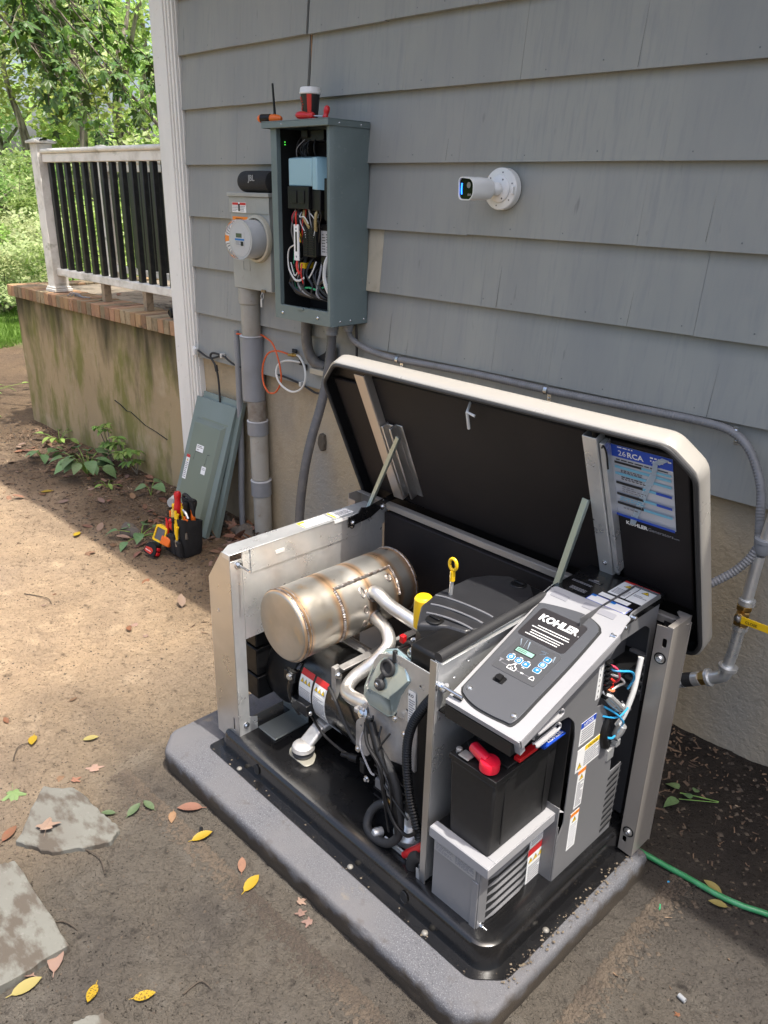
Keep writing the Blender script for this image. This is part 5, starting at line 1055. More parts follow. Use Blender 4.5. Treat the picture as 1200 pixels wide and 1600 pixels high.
for k in range(40):
    leafobj(r.uniform(-6.0, -4.15), r.uniform(.24, 1.3), r.uniform(0, 6), r.uniform(.7, 1.2), r.choice((m_dry, m_pink, m_rust)), '* leaf on the porch floor', kindm=r.choice(('oval', 'maple')), z=0, group='dry leaves on the porch floor').location.z = 1.103
o = leafobj(-5.2, .09, 1.2, 1.2, m_gl, 'green leaf lying on the brick coping under the railing', kindm='maple'); o.location.z = 1.124
# ================================================================ GENERATOR (frame turned 2 degrees; u along it, v towards the wall)
YG = math.radians(-2.0)
m_pad = mat('pad', (.090, .092, .102), .8, 0, [(300, (.19, .19, .20), .54, .66, I3, 3), (190, (.06, .06, .065), .58, .68, I3, 2), (3.2, (.115, .113, .118), .42, .66, I3, 4), (7, (.19, .16, .12), .64, .74, I3, 5)], [(300, .0016, I3), (60, .0010, I3)], spec=.3)
m_bpaint = mat('black_paint', (.0065, .0065, .007), .24, 0, [(7, (.014, .013, .012), .55, .75, I3, 5)], rvar=(9, .12, .36, I3), coat=.5, spec=.4)
m_tan = mat('taupe_paint', (.31, .285, .255), .34, .35, rvar=(12, .28, .42, I3))
m_tanlid = mat('lid_paint', (.43, .405, .36), .30, .25, rvar=(8, .25, .4, I3))
m_foam = mat('insulation', (.010, .0085, .009), .6, 0, [(4, (.016, .0125, .013), .4, .7, I3, 4)], [(420, .0006, I3)], spec=.28)
m_gpl = mat('grey_bezel', (.30, .30, .31), .34, 0, [(3, (.275, .275, .285), .4, .7, I3, 3)], [(420, .0002, I3)])
m_gside = mat('grey_side', (.19, .19, .193), .40, .15, [(3, (.17, .17, .173), .4, .7, I3, 3)], [(420, .0002, I3)])
m_alu = mat('cast_alu', (.50, .49, .475), .45, .6, [(14, (.30, .29, .28), .4, .7, I3, 4)], [(160, .0007, I3)], rvar=(16, .35, .6, I3))
m_batt = mat('battery_case', (.0085, .0085, .009), .5, 0, rvar=(14, .42, .6, I3))
# ---- pad
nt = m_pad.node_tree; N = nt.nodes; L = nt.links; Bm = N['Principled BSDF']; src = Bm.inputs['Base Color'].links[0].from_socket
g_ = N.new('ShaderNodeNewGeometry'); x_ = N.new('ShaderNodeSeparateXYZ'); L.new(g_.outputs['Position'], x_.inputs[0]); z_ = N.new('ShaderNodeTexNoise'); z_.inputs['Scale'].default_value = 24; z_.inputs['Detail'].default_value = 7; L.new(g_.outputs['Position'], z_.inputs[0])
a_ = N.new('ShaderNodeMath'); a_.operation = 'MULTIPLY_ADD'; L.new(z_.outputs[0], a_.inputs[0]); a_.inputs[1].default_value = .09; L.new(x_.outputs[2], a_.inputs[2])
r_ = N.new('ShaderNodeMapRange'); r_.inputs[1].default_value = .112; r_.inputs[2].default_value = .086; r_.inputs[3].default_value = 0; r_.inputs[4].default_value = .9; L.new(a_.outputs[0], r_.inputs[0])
c_ = N.new('ShaderNodeMix'); c_.data_type = 'RGBA'; L.new(r_.outputs[0], c_.inputs[0]); L.new(src, c_.inputs[6]); c_.inputs[7].default_value = (.050, .038, .025, 1); L.new(c_.outputs[2], Bm.inputs['Base Color'])  # mud low on the sides, darkened further to paint in their shade
pad = thing('generator_pad', (-1.32, -1.14, 0), 'dark grey speckled composite pad the generator stands on', 'pad', rz=YG)
po = [(-2.032, -1.485), (-1.958, -1.552), (-.665, -1.522), (-.603, -1.455), (-.597, -.735), (-2.032, -.735)]
q = MB(); 
def ring(off, z): 
    c = Vector((-1.32, -1.10)); out = []; PP = []
    R_ = roundpoly(po, .022, 4)
    for i_, a_ in enumerate(R_):
        b_ = R_[(i_+1) % len(R_)]; k_ = max(1, int((Vector(a_)-Vector(b_)).length/.02)); PP += [tuple(Vector(a_).lerp(Vector(b_), j_/k_)) for j_ in range(k_)]
    for p in PP:
        d = Vector(p)-c; out.append(Vector((c.x+d.x*(1-off/.72), c.y+d.y*(1-off/.45), z)))
    return out
rg = [ring(0.004, -.03), ring(.002, .004), ring(-.001, .020), ring(.001, .036), ring(.0, .056), ring(.002, .066), ring(.006, .0735), ring(.011, .0765), ring(.016, .077)]
n = len(rg[0])
for a in rg: q.v += a
for i in range(len(rg)-1):
    for k in range(n): q.f.append([i*n+k, i*n+(k+1) % n, (i+1)*n+(k+1) % n, (i+1)*n+k]); q.m.append(0)
q.f.append([(len(rg)-1)*n+k for k in range(n)]); q.m.append(0); q.f.append(list(range(n))[::-1]); q.m.append(0)
for v in q.v:
    if v.z < .052: v.y += noise.noise(Vector((v.x*17, v.z*60, 2)))*.007; v.x += noise.noise(Vector((v.y*17, v.z*60, 6)))*.007
    elif v.z < .0755: k_ = max(0, noise.noise(Vector((v.x*26, v.y*26, 8)))-.25)*.03; v.z -= k_
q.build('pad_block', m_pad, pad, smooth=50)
r = random.Random(31); q = MB(); q.use(mat('grit', (.13, .105, .075), .95, 0, [(40, (.07, .055, .04), .5, .6, I3, 2)]))
for k in range(420):
    if r.random() < .85: u = -.632+r.gauss(0, .010); v = -1.38+r.random()**1.2*.62
    else: u = r.uniform(-1.85, -.7); v = -1.425+r.gauss(0, .008)
    lump(q, (u, v, .0815+.0005), r.random()**4*.0045+.0007, r, .35)
q.build('grit', None, pad, smooth=0, kind='stuff', fix=False)

G = thing('standby_generator', (-1.25, -1.05, .078), 'Kohler standby generator with its lid propped open, engine and muffler showing', 'generator', rz=YG)
U, V_, Zx = Vector((1, 0, 0)), Vector((0, 1, 0)), Vector((0, 0, 1))
# ---- base tray: flange + raised skid with oval holes
q = MB(); fl = roundpoly([(-1.868, -1.432), (-.70, -1.432), (-.634, -1.365), (-.634, -.70), (-1.868, -.70)], .02, 4)
q.plate(Matrix.Translation((0, 0, .0785)), fl, t=.003)
def tray(y, z0, z1, dz=0): pass
so_ = [(-1.838, -1.403), (-.700, -1.403), (-.668, -1.365), (-.668, -.73), (-1.838, -.73)]
def tr(off, z): return [Vector((p[0]+(off if p[0] < -1.3 else -off), p[1]+(off if p[1] < -1.1 else -off), z)) for p in roundpoly(so_, .03, 5)]
rg = [tr(0, .0817), tr(.004, .095), tr(.006, .135), tr(.010, .147), tr(.018, .152), tr(.06, .152)]
b0 = len(q.v); n = len(rg[0])
for a in rg: q.v += a
for i in range(len(rg)-1):
    for k in range(n): q.f.append([b0+i*n+k, b0+i*n+(k+1) % n, b0+(i+1)*n+(k+1) % n, b0+(i+1)*n+k]); q.m.append(0)
q.f.append([b0+(len(rg)-1)*n+k for k in range(n)]); q.m.append(0)
base = q.build('base_tray', m_bpaint, G, smooth=40)
for u in (-1.625, -.955):
    q = MB(); F = fr((u, -1.4012, .115), (1, 0, 0), (0, .05, 1)); q.plate(F, circ(0, 0, .0175, 20, .75, 1), t=.001); q.build('oval_hole', m_dark, base)
    q = MB(); q.tube([F@Vector((x, y, .0006)) for x, y in circ(0, 0, .0180, 20, .75, 1)], .0012, 6, closed=True); q.build('hole_rim', m_bpaint, base)
q = MB()
for u, v in ((-1.70, -1.418), (-1.15, -1.418), (-.86, -1.418), (-.651, -1.18)): dome(q, (u, v, .0816), (0, 0, 1), .009)
q.build('rivet', mat('rivet', (.20, .19, .17), .6, .4), base)
# ---- left galvanised end panel
m_galv_shaded = mat('galvanised_front', (.58, .575, .56), .33, .95, [(9, (.63, .625, .61), .45, .7, I3, 3)], rvar=(10, .26, .42, I3))  # darker copy of the galvanised metal, shade painted in for faces the sun misses
q = MB(); F = fr((0, -1.372, 0), (1, 0, 0), (0, 0, 1)); q.plate(F, [(-1.888, .112), (-1.757, .112), (-1.757, .822), (-1.800, .8222), (-1.884, .706)], [circ(-1.838, .602, .004, 10), rrect(-1.789, -1.781, .165, .215, .0035)], .0025); ep = q.build('end_panel', m_galv_shaded, G, bevel=.0008)
q = MB(); q.box(-1.7595, -1.757, -1.372, -1.33, .112, .80); q.plate(fr((-1.7595, 0, 0), (0, 1, 0), (0, 0, 1)), [(-1.33, .10), (-1.300, .108), (-1.300, .20), (-1.33, .212)], t=.0025)
q.box(-1.7600, -1.7575, -1.329, -.73, .512, .822); q.build('web', m_galv, ep, bevel=.0008)
q = MB(); q.box(-1.7568, -1.7545, -1.300, -.835, .742, .822); q.box(-1.7568, -1.7545, -.834, -.705, .752, .822); q.box(-1.7543, -1.7525, -1.300, -1.297, .742, .822); q.build('lap_strip', m_galv, ep, bevel=.0008)
q = MB(); q.plate(Matrix.Translation((0, 0, .8225)), [(-1.822, -1.335), (-1.792, -1.3755), (-1.753, -1.3755), (-1.753, -.76), (-1.822, -.76)], t=.0025); q.box(-1.792, -1.753, -1.3778, -1.3753, .808, .8249); q.box(-1.8235, -1.8205, -1.325, -.76, .806, .8224); q.build('top_flange', m_galv, ep, bevel=.001)
sticker(ep, 'warning_sticker', fr((-1.768, -1.075, .8252), (0, 1, 0), (-1, 0, 0)), .115, .045, [('r', 0, .75, .25, 1, PY), ('r', .0, .0, .04, 1, PY), ('l', .1, .1, .9, .7, 4, PG)])
sticker(ep, 'warning_sticker', fr((-1.768, -.945, .8252), (0, 1, 0), (-1, 0, 0)), .085, .045, [('r', 0, .0, .1, 1, PY), ('l', .15, .1, .9, .7, 4, PG)])
sticker(ep, 'edge_sticker', fr((-1.7525, -.96, .8248), (0, 1, 0), (0, 0, -1)), .10, .012, [('r', 0, 0, .12, 1, PY)])
q = MB(); q.cyl((-1.757, -1.342, .782), (-1.700, -1.342, .780), .0035, 10); bolt(q, (-1.757, -1.342, .782), (1, 0, 0), .009, .010); bolt(q, (-1.753, -.880, .785), (1, 0, 0), .007, .006); bolt(q, (-1.753, -.872, .803), (1, 0, 0), .006, .006); bolt(q, (-1.757, -1.345, .185), (1, 0, 0), .007, .006); bolt(q, (-1.757, -1.352, .128), (1, 0, 0), .007, .006); bolt(q, (-1.838, -1.372, .602), (0, -1, 0), .006, .003, False); q.build('bolt', m_zinc, ep)
q = MB(); q.box(-1.7542, -1.752, -1.205, -1.17, .776, .789); q.build('torn_tape', mat('tape', (.70, .66, .62), .5), ep, bevel=.002)
q = MB(); q.box(-1.755, -1.66, -1.30, -1.16, .153, .158); q.box(-1.80, -1.66, -1.16, -1.157, .153, .180); q.box(-1.70, -1.60, -1.14, -1.09, .160, .164); q.build('cross_member', mat('galv_dull', (.30, .33, .33), .4, .8), G, bevel=.001)
# ---- back panel with channel ends
q = MB(); q.box(-1.905, -.622, -.700, -.697, .085, .826); bk = q.build('back_panel', m_tan, G, bevel=.001)
q = MB(); q.box(-1.745, -.69, -.735, -.7012, .16, .800); q.build('insulation', m_foam, bk, bevel=.004)
q = MB(); q.box(-1.905, -.622, -.722, -.7005, .8262, .8285); q.box(-1.75, -.66, -.7225, -.720, .806, .826); q.build('top_rim', m_tan, bk, bevel=.001)
q = MB(); q.box(-1.907, -1.9045, -.762, -.7005, .68, .829); q.box(-1.904, -1.868, -.7645, -.7618, .50, .812); q.box(-1.900, -1.885, -.7652, -.7646, .700, .722); q.build('end_channel', m_tan, bk, bevel=.0015)
q = MB(); q.plate(fr((0, -.8005, 0), (1, 0, 0), (0, 0, 1)), [(-.668, .090), (-.624, .086), (-.624, .844), (-.668, .840)], [roundpoly([(-.641+x, .796+z) for x, z in ((-.006, -.013), (.006, -.013), (.006, .013), (-.006, .013))], .006, 3), roundpoly([(-.653+x, .134+z) for x, z in ((-.006, -.010), (.006, -.010), (.006, .010), (-.006, .010))], .006, 3)], -.0025)
q.box(-.6265, -.6238, -.8005, -.7005, .088, .846); q.plate(Matrix.Translation((0, 0, .8442)), [(-.66, -.700), (-.66, -.712), (-.64, -.735), (-.640, -.8005), (-.6235, -.8005), (-.6235, -.700)], t=.0022)
post = q.build('corner_post', m_tan, bk, bevel=.003)
q = MB(); 
for z in (.749, .166): q.lathe((-.645, -.8005, z), (0, -1, 0), [(.0125, 0), (.0125, .002), (.009, .003), (.009, .007), (.0075, .009), (.004, .009), (.004, .006), (.001, .006)], 20)
q.build('screw', m_steel, post)
q = MB()
for z in (.749, .166): q.lathe((-.645, -.8003, z), (0, -1, 0), [(.0165, 0), (.0165, .0012)], 20)
q.build('washer', m_blk, post)
# ---- front right corner: galvanised firewall (divider) between engine and controls
q = MB(); q.box(-.9275, -.925, -1.352, -.74, .16, .838); fwl = q.build('firewall', m_galv, G, bevel=.0012)
q = MB(); q.box(-.945, -.9245, -1.3560, -1.3525, .105, .842); q.build('front_flange', m_galv_shaded, fwl, bevel=.001)
q = MB(); q.box(-.962, -.9302, -1.315, -.76, .16, .82); q.build('firewall_insulation', m_foam, G, bevel=.006)
q = MB(); q.plate(fr((-.9249, 0, 0), (0, 1, 0), (0, 0, 1)), [(-1.350, .839), (-.965, .860), (-.93, .842), (-.93, .82), (-1.35, .70)], [circ(-1.24, .80, .003, 8), circ(-1.29, .775, .004, 8)], .002); q.box(-.9350, -.910, -1.350, -.97, .8395, .8418); q.build('firewall_gusset', m_galv, G, bevel=.0008)
q = MB(); q.tube([(-.925, -1.350, .853), (-.925, -1.15, .861), (-.925, -.935, .866)], .0125, 16); q.build('bulb_seal', m_rub, G)
q = MB(); q.cyl((-.925, -1.34, .774), (-.858, -1.335, .770), .0042, 10); bolt(q, (-.925, -1.34, .774), (1, 0, 0), .010, .012); q.lathe((-.925, -1.34, .774), (1, 0, 0), [(.013, .013), (.013, .018)], 16); q.build('stud', m_zinc, G)
q = MB(); q.plate(fr((0, -1.3560, 0), (1, 0, 0), (0, 0, 1)), [(-.955, .135), (-.929, .105), (-.929, .16), (-.945, .165), (-.948, .185), (-.957, .185)], t=-.0025); q.build('tab', m_galv, G)

# ---- lid
LD = Vector((0, -.39, .921)); LN = Vector((0, .921, .39)); LO = Vector((0, -.68, .80))
def LP(u, l, nn): return Vector((u, 0, 0))+LO+LD*l+LN*nn
FL = Matrix(((1, 0, 0, 0), (0, LD.y, LN.y, LO.y), (0, LD.z, LN.z, LO.z), (0, 0, 0, 1)))   # x=u, y=l, z=outwards
rim = roundpoly([(-1.912, -.115), (-.620, -.115), (-.598, -.07), (-.598, .520), (-.665, .588), (-1.82, .588), (-1.912, .500)], .024, 4)
def lring(s_, nn):
    cx, cy = -1.255, .22; return [LP(cx+(x-cx)*(1-s_/.65), cy+(y-cy)*(1-s_/.34), nn) for x, y in rim]
lid = None
q = MB(); n = len(rim); rg = [lring(.001, 0), lring(-.002, .003), lring(-.003, .046), lring(.003, .058), lring(.014, .068), lring(.06, .078)]
for a in rg: q.v += a
for i in range(len(rg)-1):
    for k in range(n): q.f.append([i*n+k, i*n+(k+1) % n, (i+1)*n+(k+1) % n, (i+1)*n+k]); q.m.append(0)
q.f.append([(len(rg)-1)*n+k for k in range(n)]); q.m.append(0)
b = len(q.v); q.use(m_tanlid)
rg2 = [lring(.003, .0), lring(.006, .040)]
q.use(m_blk)
for a in rg2: q.v += a
for k in range(n): q.f.append([k, (k+1) % n, b+(k+1) % n, b+k]); q.m.append(0)
for k in range(n): q.f.append([b+k, b+(k+1) % n, b+n+(k+1) % n, b+n+k]); q.m.append(1)
lid = q.build('lid', None, G, smooth=50)
q = MB(); q.v += lring(.0055, .040)+lring(.0055, .048); q.f.append(list(range(n))); q.m.append(0); q.f.append([n+k for k in range(n)]); q.m.append(0)
for k in range(n): q.f.append([k, (k+1) % n, n+(k+1) % n, n+k]); q.m.append(0)
q.build('inner_skin', m_blk, lid)
q = MB(); q.fbox(FL, -1.70, -.905, .02, .545, .028, .0395); q.fbox(FL, -.842, -.635, .03, .535, .030, .0395); q.fbox(FL, -1.885, -1.742, .03, .50, .028, .0395); q.build('insulation_panel', m_foam, lid, bevel=.006)
q = MB(); q.tube([p+LN*-.001 for p in lring(.0062, 0)], .0062, 10, closed=True); q.build('rubber_seal', m_rub, lid)
m_brk = mat('bracket_metal', (.56, .50, .44), .36, .7, [(3, (.45, .42, .38), .4, .7, (1, 1, .2), 3)])
q = MB(); q.fbox(FL, -1.728, -1.684, .06, .562, -.002, .0005); q.fbox(FL, -1.6855, -1.683, .06, .562, .0006, .034); q.build('stiffener', m_brk, lid, bevel=.001)
q = MB(); q.fbox(FL, -.893, -.853, .05, .556, -.004, -.001); q.fbox(FL, -.8555, -.853, .05, .556, -.0009, .034); q.fbox(FL, -.893, -.8905, .05, .556, -.0009, .034); q.fbox(FL, -.850, -.836, .10, .54, .002, .03); q.build('stiffener', m_galv, lid, bevel=.001)
q = MB(); q.fbox(FL, -1.676, -1.668, .08, .375, -.002, .034); q.fbox(FL, -1.640, -1.632, .08, .375, -.002, .034); q.fbox(FL, -1.669, -1.640, .08, .375, .018, .022); q.fbox(FL, -1.632, -1.605, .08, .375, .026, .030); q.build('hinge_channel', m_steel, lid, bevel=.002)
q = MB()
for l in (.11, .30): bolt(q, FL@Vector((-1.655, l, .018)), -LN, .005, .005)
bolt(q, FL@Vector((-.873, .13, -.004)), -LN, .004, .003); q.build('bolt', m_zinc, lid)
def strip(q, a, b, w, t, side): 
    a = Vector(a); b = Vector(b); d = (b-a).normalized(); s1 = Vector(side).normalized(); s1 = (s1-d*s1.dot(d)).normalized(); n1 = d.cross(s1)
    q.hexa([a-s1*w/2-n1*t/2, a+s1*w/2-n1*t/2, a+s1*w/2+n1*t/2, a-s1*w/2+n1*t/2, b-s1*w/2-n1*t/2, b+s1*w/2-n1*t/2, b+s1*w/2+n1*t/2, b-s1*w/2+n1*t/2])
m_sgreen = mat('strut_zinc', (.38, .45, .42), .36, .85)
q = MB(); strip(q, (-1.765, -.795, .825), LP(-1.603, .352, -.004), .018, .003, (1, 0, 0)); strip(q, Vector((-1.757, -.795, .825)), LP(-1.595, .352, -.004), .003, .012, (1, 0, 0)); q.build('prop_strut', m_sgreen, lid, bevel=.0008)
q = MB(); strip(q, (-.935, -.872, .862), LP(-.905, .350, -.006), .020, .003, (1, 0, 0)); strip(q, (-.926, -.872, .862), LP(-.896, .350, -.006), .003, .014, (1, 0, 0)); q.build('prop_strut', m_sgreen, lid, bevel=.0008)
q = MB(); q.tube([LP(-1.280, .540, .03), LP(-1.262, .536, -.008), LP(-1.235, .530, -.009)], .004, 8); q.tube([LP(-1.262, .536, -.008), LP(-1.268, .480, -.010)], .0045, 8); q.build('latch_hook', mat('hook_white', (.62, .62, .60), .4), lid)
q = MB(); q.fbox(FL, -.845, -.838, .46, .53, .004, .030); q.tube([LP(-.842, .53, .0), LP(-.834, .54, -.004), LP(-.828, .52, -.004), LP(-.830, .47, -.002)], .0025, 6, smooth=4); q.build('side_clip', m_blk, lid)
# maintenance sticker: its lower left corner, x along u, y up the lid; normal towards the viewer
FS = fr(LP(-.838, .30, .0295), (1, 0, 0), LD)
it = [('r', 0, .84, 1, 1, PBL), ('s', .12, .87, .022, '26', PW), ('s', .27, .87, .022, 'RCA', PW, .02), ('l', .12, .965, .5, .995, 1, PW), ('l', .65, .89, .98, .97, 2, PW), ('l', .08, .795, .93, .825, 1, PK),
      ('r', .05, .755, .50, .785, PK), ('r', .50, .755, .97, .785, PLB), ('r', .05, .69, .97, .725, PLB), ('r', .05, .60, .97, .635, PLB), ('l', .15, .64, .5, .685, 2, PK), ('l', .15, .54, .55, .595, 2, PK),
      ('r', .05, .47, .50, .505, PK), ('r', .50, .47, .72, .505, PLB), ('r', .72, .47, .97, .505, PBL), ('l', .15, .37, .55, .46, 3, PG), ('r', .05, .31, .50, .345, PK), ('r', .50, .31, .72, .345, PLB), ('r', .72, .31, .97, .345, PBL),
      ('l', .1, .24, .55, .30, 2, PLB), ('r', .05, .18, .50, .215, PK), ('r', .50, .18, .97, .215, PLB), ('l', .15, .12, .5, .16, 1, PG), ('r', 0, 0, 1, .035, PBL)]
sticker(lid, 'maintenance_sticker', FS, .163, .225, it, base=mat('print_pale', (.45, .47, .52), .25, coat=.5), label='blue and white maintenance chart sticker inside the lid')
q = MB(); F2 = fr(LP(-.815, .272, .0295), (1, 0, 0), LD); q.use(PW); q.text(F2, 'KOHLER', .016, .0005, .03); q.use(PG); q.text(F2@Matrix.Translation((.062, 0, 0)), 'Generators', .015, .0005, 0); q.use(PG); q.text(F2@Matrix.Translation((.132, 0, 0)), '.com', .008, .0005, 0); q.build('lettering', None, lid, smooth=0, label='KOHLER Generators.com lettering below the chart')
q = MB(); rs = random.Random(6); pts = [(.150, .222), (.122, .20), (.115, .165), (.100, .13), (.085, .09), (.07, .05), (.055, .01), (.045, -.02)]
for i in range(len(pts)-1):
    (x, y), (x2, y2) = pts[i], pts[i+1]; w = .010+rs.uniform(-.003, .004); w2 = .010+rs.uniform(-.003, .004)
    q.add([FS@Vector((x-w, y, .003)), FS@Vector((x+w*.6, y+rs.uniform(-.004, .004), .006)), FS@Vector((x2+w2*.7, y2, .004)), FS@Vector((x2-w2, y2, .0035)), FS@Vector((x-w, y, .0026)), FS@Vector((x+w*.6, y, .0056)), FS@Vector((x2+w2*.7, y2, .0036)), FS@Vector((x2-w2, y2, .0031))], [(0, 1, 2, 3), (7, 6, 5, 4)])
q.build('clear_film', mat('wrinkled_film', (.70, .78, .84), .18, 0, trans=.6, coat=.6), lid, smooth=0, label='wrinkled strip of clear film hanging over the chart')
# hinge arms on the end panel
q = MB(); q.plate(fr((-1.7485, 0, 0), (0, 1, 0), (0, 0, 1)), [(-.905, .785), (-.905, .822), (-.86, .826), (-.845, .845), (-.82, .838), (-.70, .858), (-.62, .86), (-.62, .838), (-.72, .832), (-.80, .795), (-.86, .790)], [circ(-.74, .845, .004, 8)], .004); q.box(-1.748, -1.62, -.665, -.655, .832, .846); q.build('hinge_arm', m_bpaint, G, bevel=.001)
q = MB(); bolt(q, (-1.744, -.885, .80), (1, 0, 0), .006, .006); bolt(q, (-1.744, -.745, .822), (1, 0, 0), .007, .006); q.build('bolt', m_zinc, G)
q = MB(); q.plate(fr((-.945, 0, 0), (0, 1, 0), (0, 0, 1)), [(-.93, .82), (-.93, .86), (-.87, .872), (-.80, .868), (-.78, .82)], [circ(-.895, .858, .0035, 8)], .003); q.box(-.944, -.915, -.93, -.925, .82, .866); q.build('hinge_plate', m_galv, G, bevel=.001)
q = MB(); q.cyl((-1.90, -.68, .806), (-.62, -.68, .806), .006, 8); q.build('hinge_rod', m_bpaint, G)

# ---- muffler
MU, MZ, MR, MV0, MV1 = -1.58, .632, .115, -1.319, -.838
m_muf = mat('muffler_steel', (.66, .635, .58), .36, .9, [(4, (.56, .51, .43), .42, .68, I3, 4), (9, (.66, .45, .24), .60, .74, I3, 5), (26, (.36, .27, .19), .70, .78, I3, 5)], rvar=(7, .26, .5, I3))
nt = m_muf.node_tree; N = nt.nodes; L = nt.links; Bm = N['Principled BSDF']; src = Bm.inputs['Base Color'].links[0].from_socket
tc = N.new('ShaderNodeTexCoord'); sx = N.new('ShaderNodeSeparateXYZ'); nzz = N.new('ShaderNodeTexNoise'); nzz.inputs['Scale'].default_value = 9; nzz.inputs['Detail'].default_value = 5; L.new(tc.outputs['Object'], nzz.inputs[0]); L.new(tc.outputs['Object'], sx.inputs[0])
vsh = N.new('ShaderNodeMath'); vsh.operation = 'MULTIPLY_ADD'; vsh.inputs[1].default_value = .026; L.new(nzz.outputs[0], vsh.inputs[0]); L.new(sx.outputs[1], vsh.inputs[2])
def band(src, c, w, col, fac):   # heat tint either side of a weld that runs round the drum at v = c
    s_ = N.new('ShaderNodeMath'); s_.operation = 'SUBTRACT'; L.new(vsh.outputs[0], s_.inputs[0]); s_.inputs[1].default_value = c+.013
    a = N.new('ShaderNodeMath'); a.operation = 'ABSOLUTE'; L.new(s_.outputs[0], a.inputs[0])
    m_ = N.new('ShaderNodeMapRange'); m_.interpolation_type = 'SMOOTHSTEP'; m_.inputs[1].default_value = w; m_.inputs[2].default_value = w*.25; m_.inputs[3].default_value = 0; m_.inputs[4].default_value = fac; L.new(a.outputs[0], m_.inputs[0])
    x = N.new('ShaderNodeMix'); x.data_type = 'RGBA'; L.new(m_.outputs[0], x.inputs[0]); L.new(src, x.inputs[6]); x.inputs[7].default_value = (*col, 1); return x.outputs[2]
bv = -1.05
for c, w in ((MV0-bv+.018, .028), (MV1-bv-.016, .026), (-1.165-bv, .030), (-.93-bv, .030), (-1.045-bv, .022)):
    src = band(src, c, w, (.70, .40, .17), .70); src = band(src, c, w*.28, (.26, .15, .09), .55)
L.new(src, Bm.inputs['Base Color'])
mf_l = Vector((0, 1, 0))
q = MB(); q.lathe((MU, MV0+.004, MZ), mf_l, [(MR-.004, 0), (MR-.0012, .003), (MR, .014), (MR, MV1-MV0-.022), (MR-.001, MV1-MV0-.010), (MR-.004, MV1-MV0-.005), (MR-.012, MV1-MV0-.004), (.02, MV1-MV0-.002)], 72, False); muf = q.build('muffler', m_muf, G, smooth=40)
m_cap = mat('muffler_cap_steel', (.50, .475, .43), .42, .9, [(5, (.40, .37, .32), .42, .66, I3, 4), (14, (.55, .46, .33), .60, .75, I3, 4)], rvar=(7, .34, .55, I3))
q = MB(); q.lathe((MU, MV0, MZ), mf_l, [(.001, .0015), (.05, .0005), (MR-.012, .001), (MR-.006, .0025), (MR-.0045, .0045), (MR-.0045, .012)], 72, False); q.build('end_cap', m_cap, muf, smooth=50)
m_weld = mat('weld_bead', (.36, .34, .32), .4, .8, [(60, (.22, .17, .14), .45, .6, I3, 2)], [(90, .003, I3)])
def onm(th, v, o=0.0): a = math.radians(th); return Vector((MU+(MR+o)*math.cos(a), v, MZ+(MR+o)*math.sin(a)))
def bead(path, rr=.0035): 
    q = MB(); P = spline([Vector(p) for p in path], 8); corr = []
    q.tube(P, [rr*(1+.18*math.sin(i*2.2)) for i in range(len(P))], 7); q.build('weld_seam', m_weld, muf)
bead([onm(t_, MV0+.014, .0005) for t_ in range(0, 361, 10)], .0028); bead([onm(t_, MV1-.014, .0005) for t_ in range(0, 361, 10)], .0028); bead([onm(t_, MV0+.028, 0) for t_ in range(0, 361, 10)], .0016)
bead([onm(t_, -1.165, .001) for t_ in range(-35, 59, 10)], .0058); bead([onm(t_, -.93, .001) for t_ in range(10, 59, 6)], .0058); bead([onm(58, v, .001) for v in (-1.165, -1.11, -1.05, -.99, -.93)], .0058)
for v, a0, a1 in ((-1.075, 28, 44), (-1.075, 2, 14), (-1.078, -22, -12), (-.955, 36, 48)):
    q = MB(); loop = [onm(a0+(a1-a0)*(.5-.5*math.cos(t_)), v+.008*math.sin(t_), .001) for t_ in [2*PI*i/14 for i in range(14)]]; q.tube(loop, .0026, 6, closed=True); q.build('slot_weld', m_weld, muf)
q = MB(); q.box(-1.62, -1.43, -1.08, -1.05, .485, .489); q.box(-1.46, -1.455, -1.20, -.86, .47, .50); q.box(-1.455, -1.43, -1.20, -.86, .498, .502); q.box(-1.47, -1.45, -1.215, -1.19, .38, .50); q.build('muffler_bracket', m_alu, G, bevel=.001)
q = MB(); bolt(q, (-1.45, -1.205, .475), (.6, -1, 0), .008, .010); q.build('bolt', m_zinc, G)
m_pipe = mat('exhaust_pipe', (.68, .665, .635), .36, .85, [(12, (.56, .53, .49), .45, .7, I3, 4)], rvar=(14, .28, .48, I3))
q = MB(); q.tube([onm(28, -1.035, -.01), onm(28, -1.037, .02), (-1.40, -1.035, .674), (-1.30, -1.028, .655), (-1.18, -1.02, .632), (-1.08, -1.0, .60)], .021, 24, smooth=8); q.build('exhaust_pipe', m_pipe, G, smooth=60)
q = MB(); q.tube([onm(-12, -1.035, -.01), (-1.435, -1.045, .605), (-1.385, -1.062, .600), (-1.352, -1.09, .575), (-1.365, -1.14, .532), (-1.390, -1.19, .492), (-1.385, -1.225, .470), (-1.345, -1.243, .470), (-1.255, -1.25, .490)], .021, 24, smooth=9); q.build('exhaust_pipe', m_pipe, G, smooth=60)
for th, in ((28,), (-12,)):
    q = MB(); c = onm(th, -1.036, .001); a = math.radians(th); F = fr(c, (0, 1, 0), (-math.sin(a), 0, math.cos(a))); q.tube([F@Vector((x, y, 0)) for x, y in circ(0, 0, .0235, 16)], .0035, 7, closed=True); q.build('weld_seam', m_weld, muf)

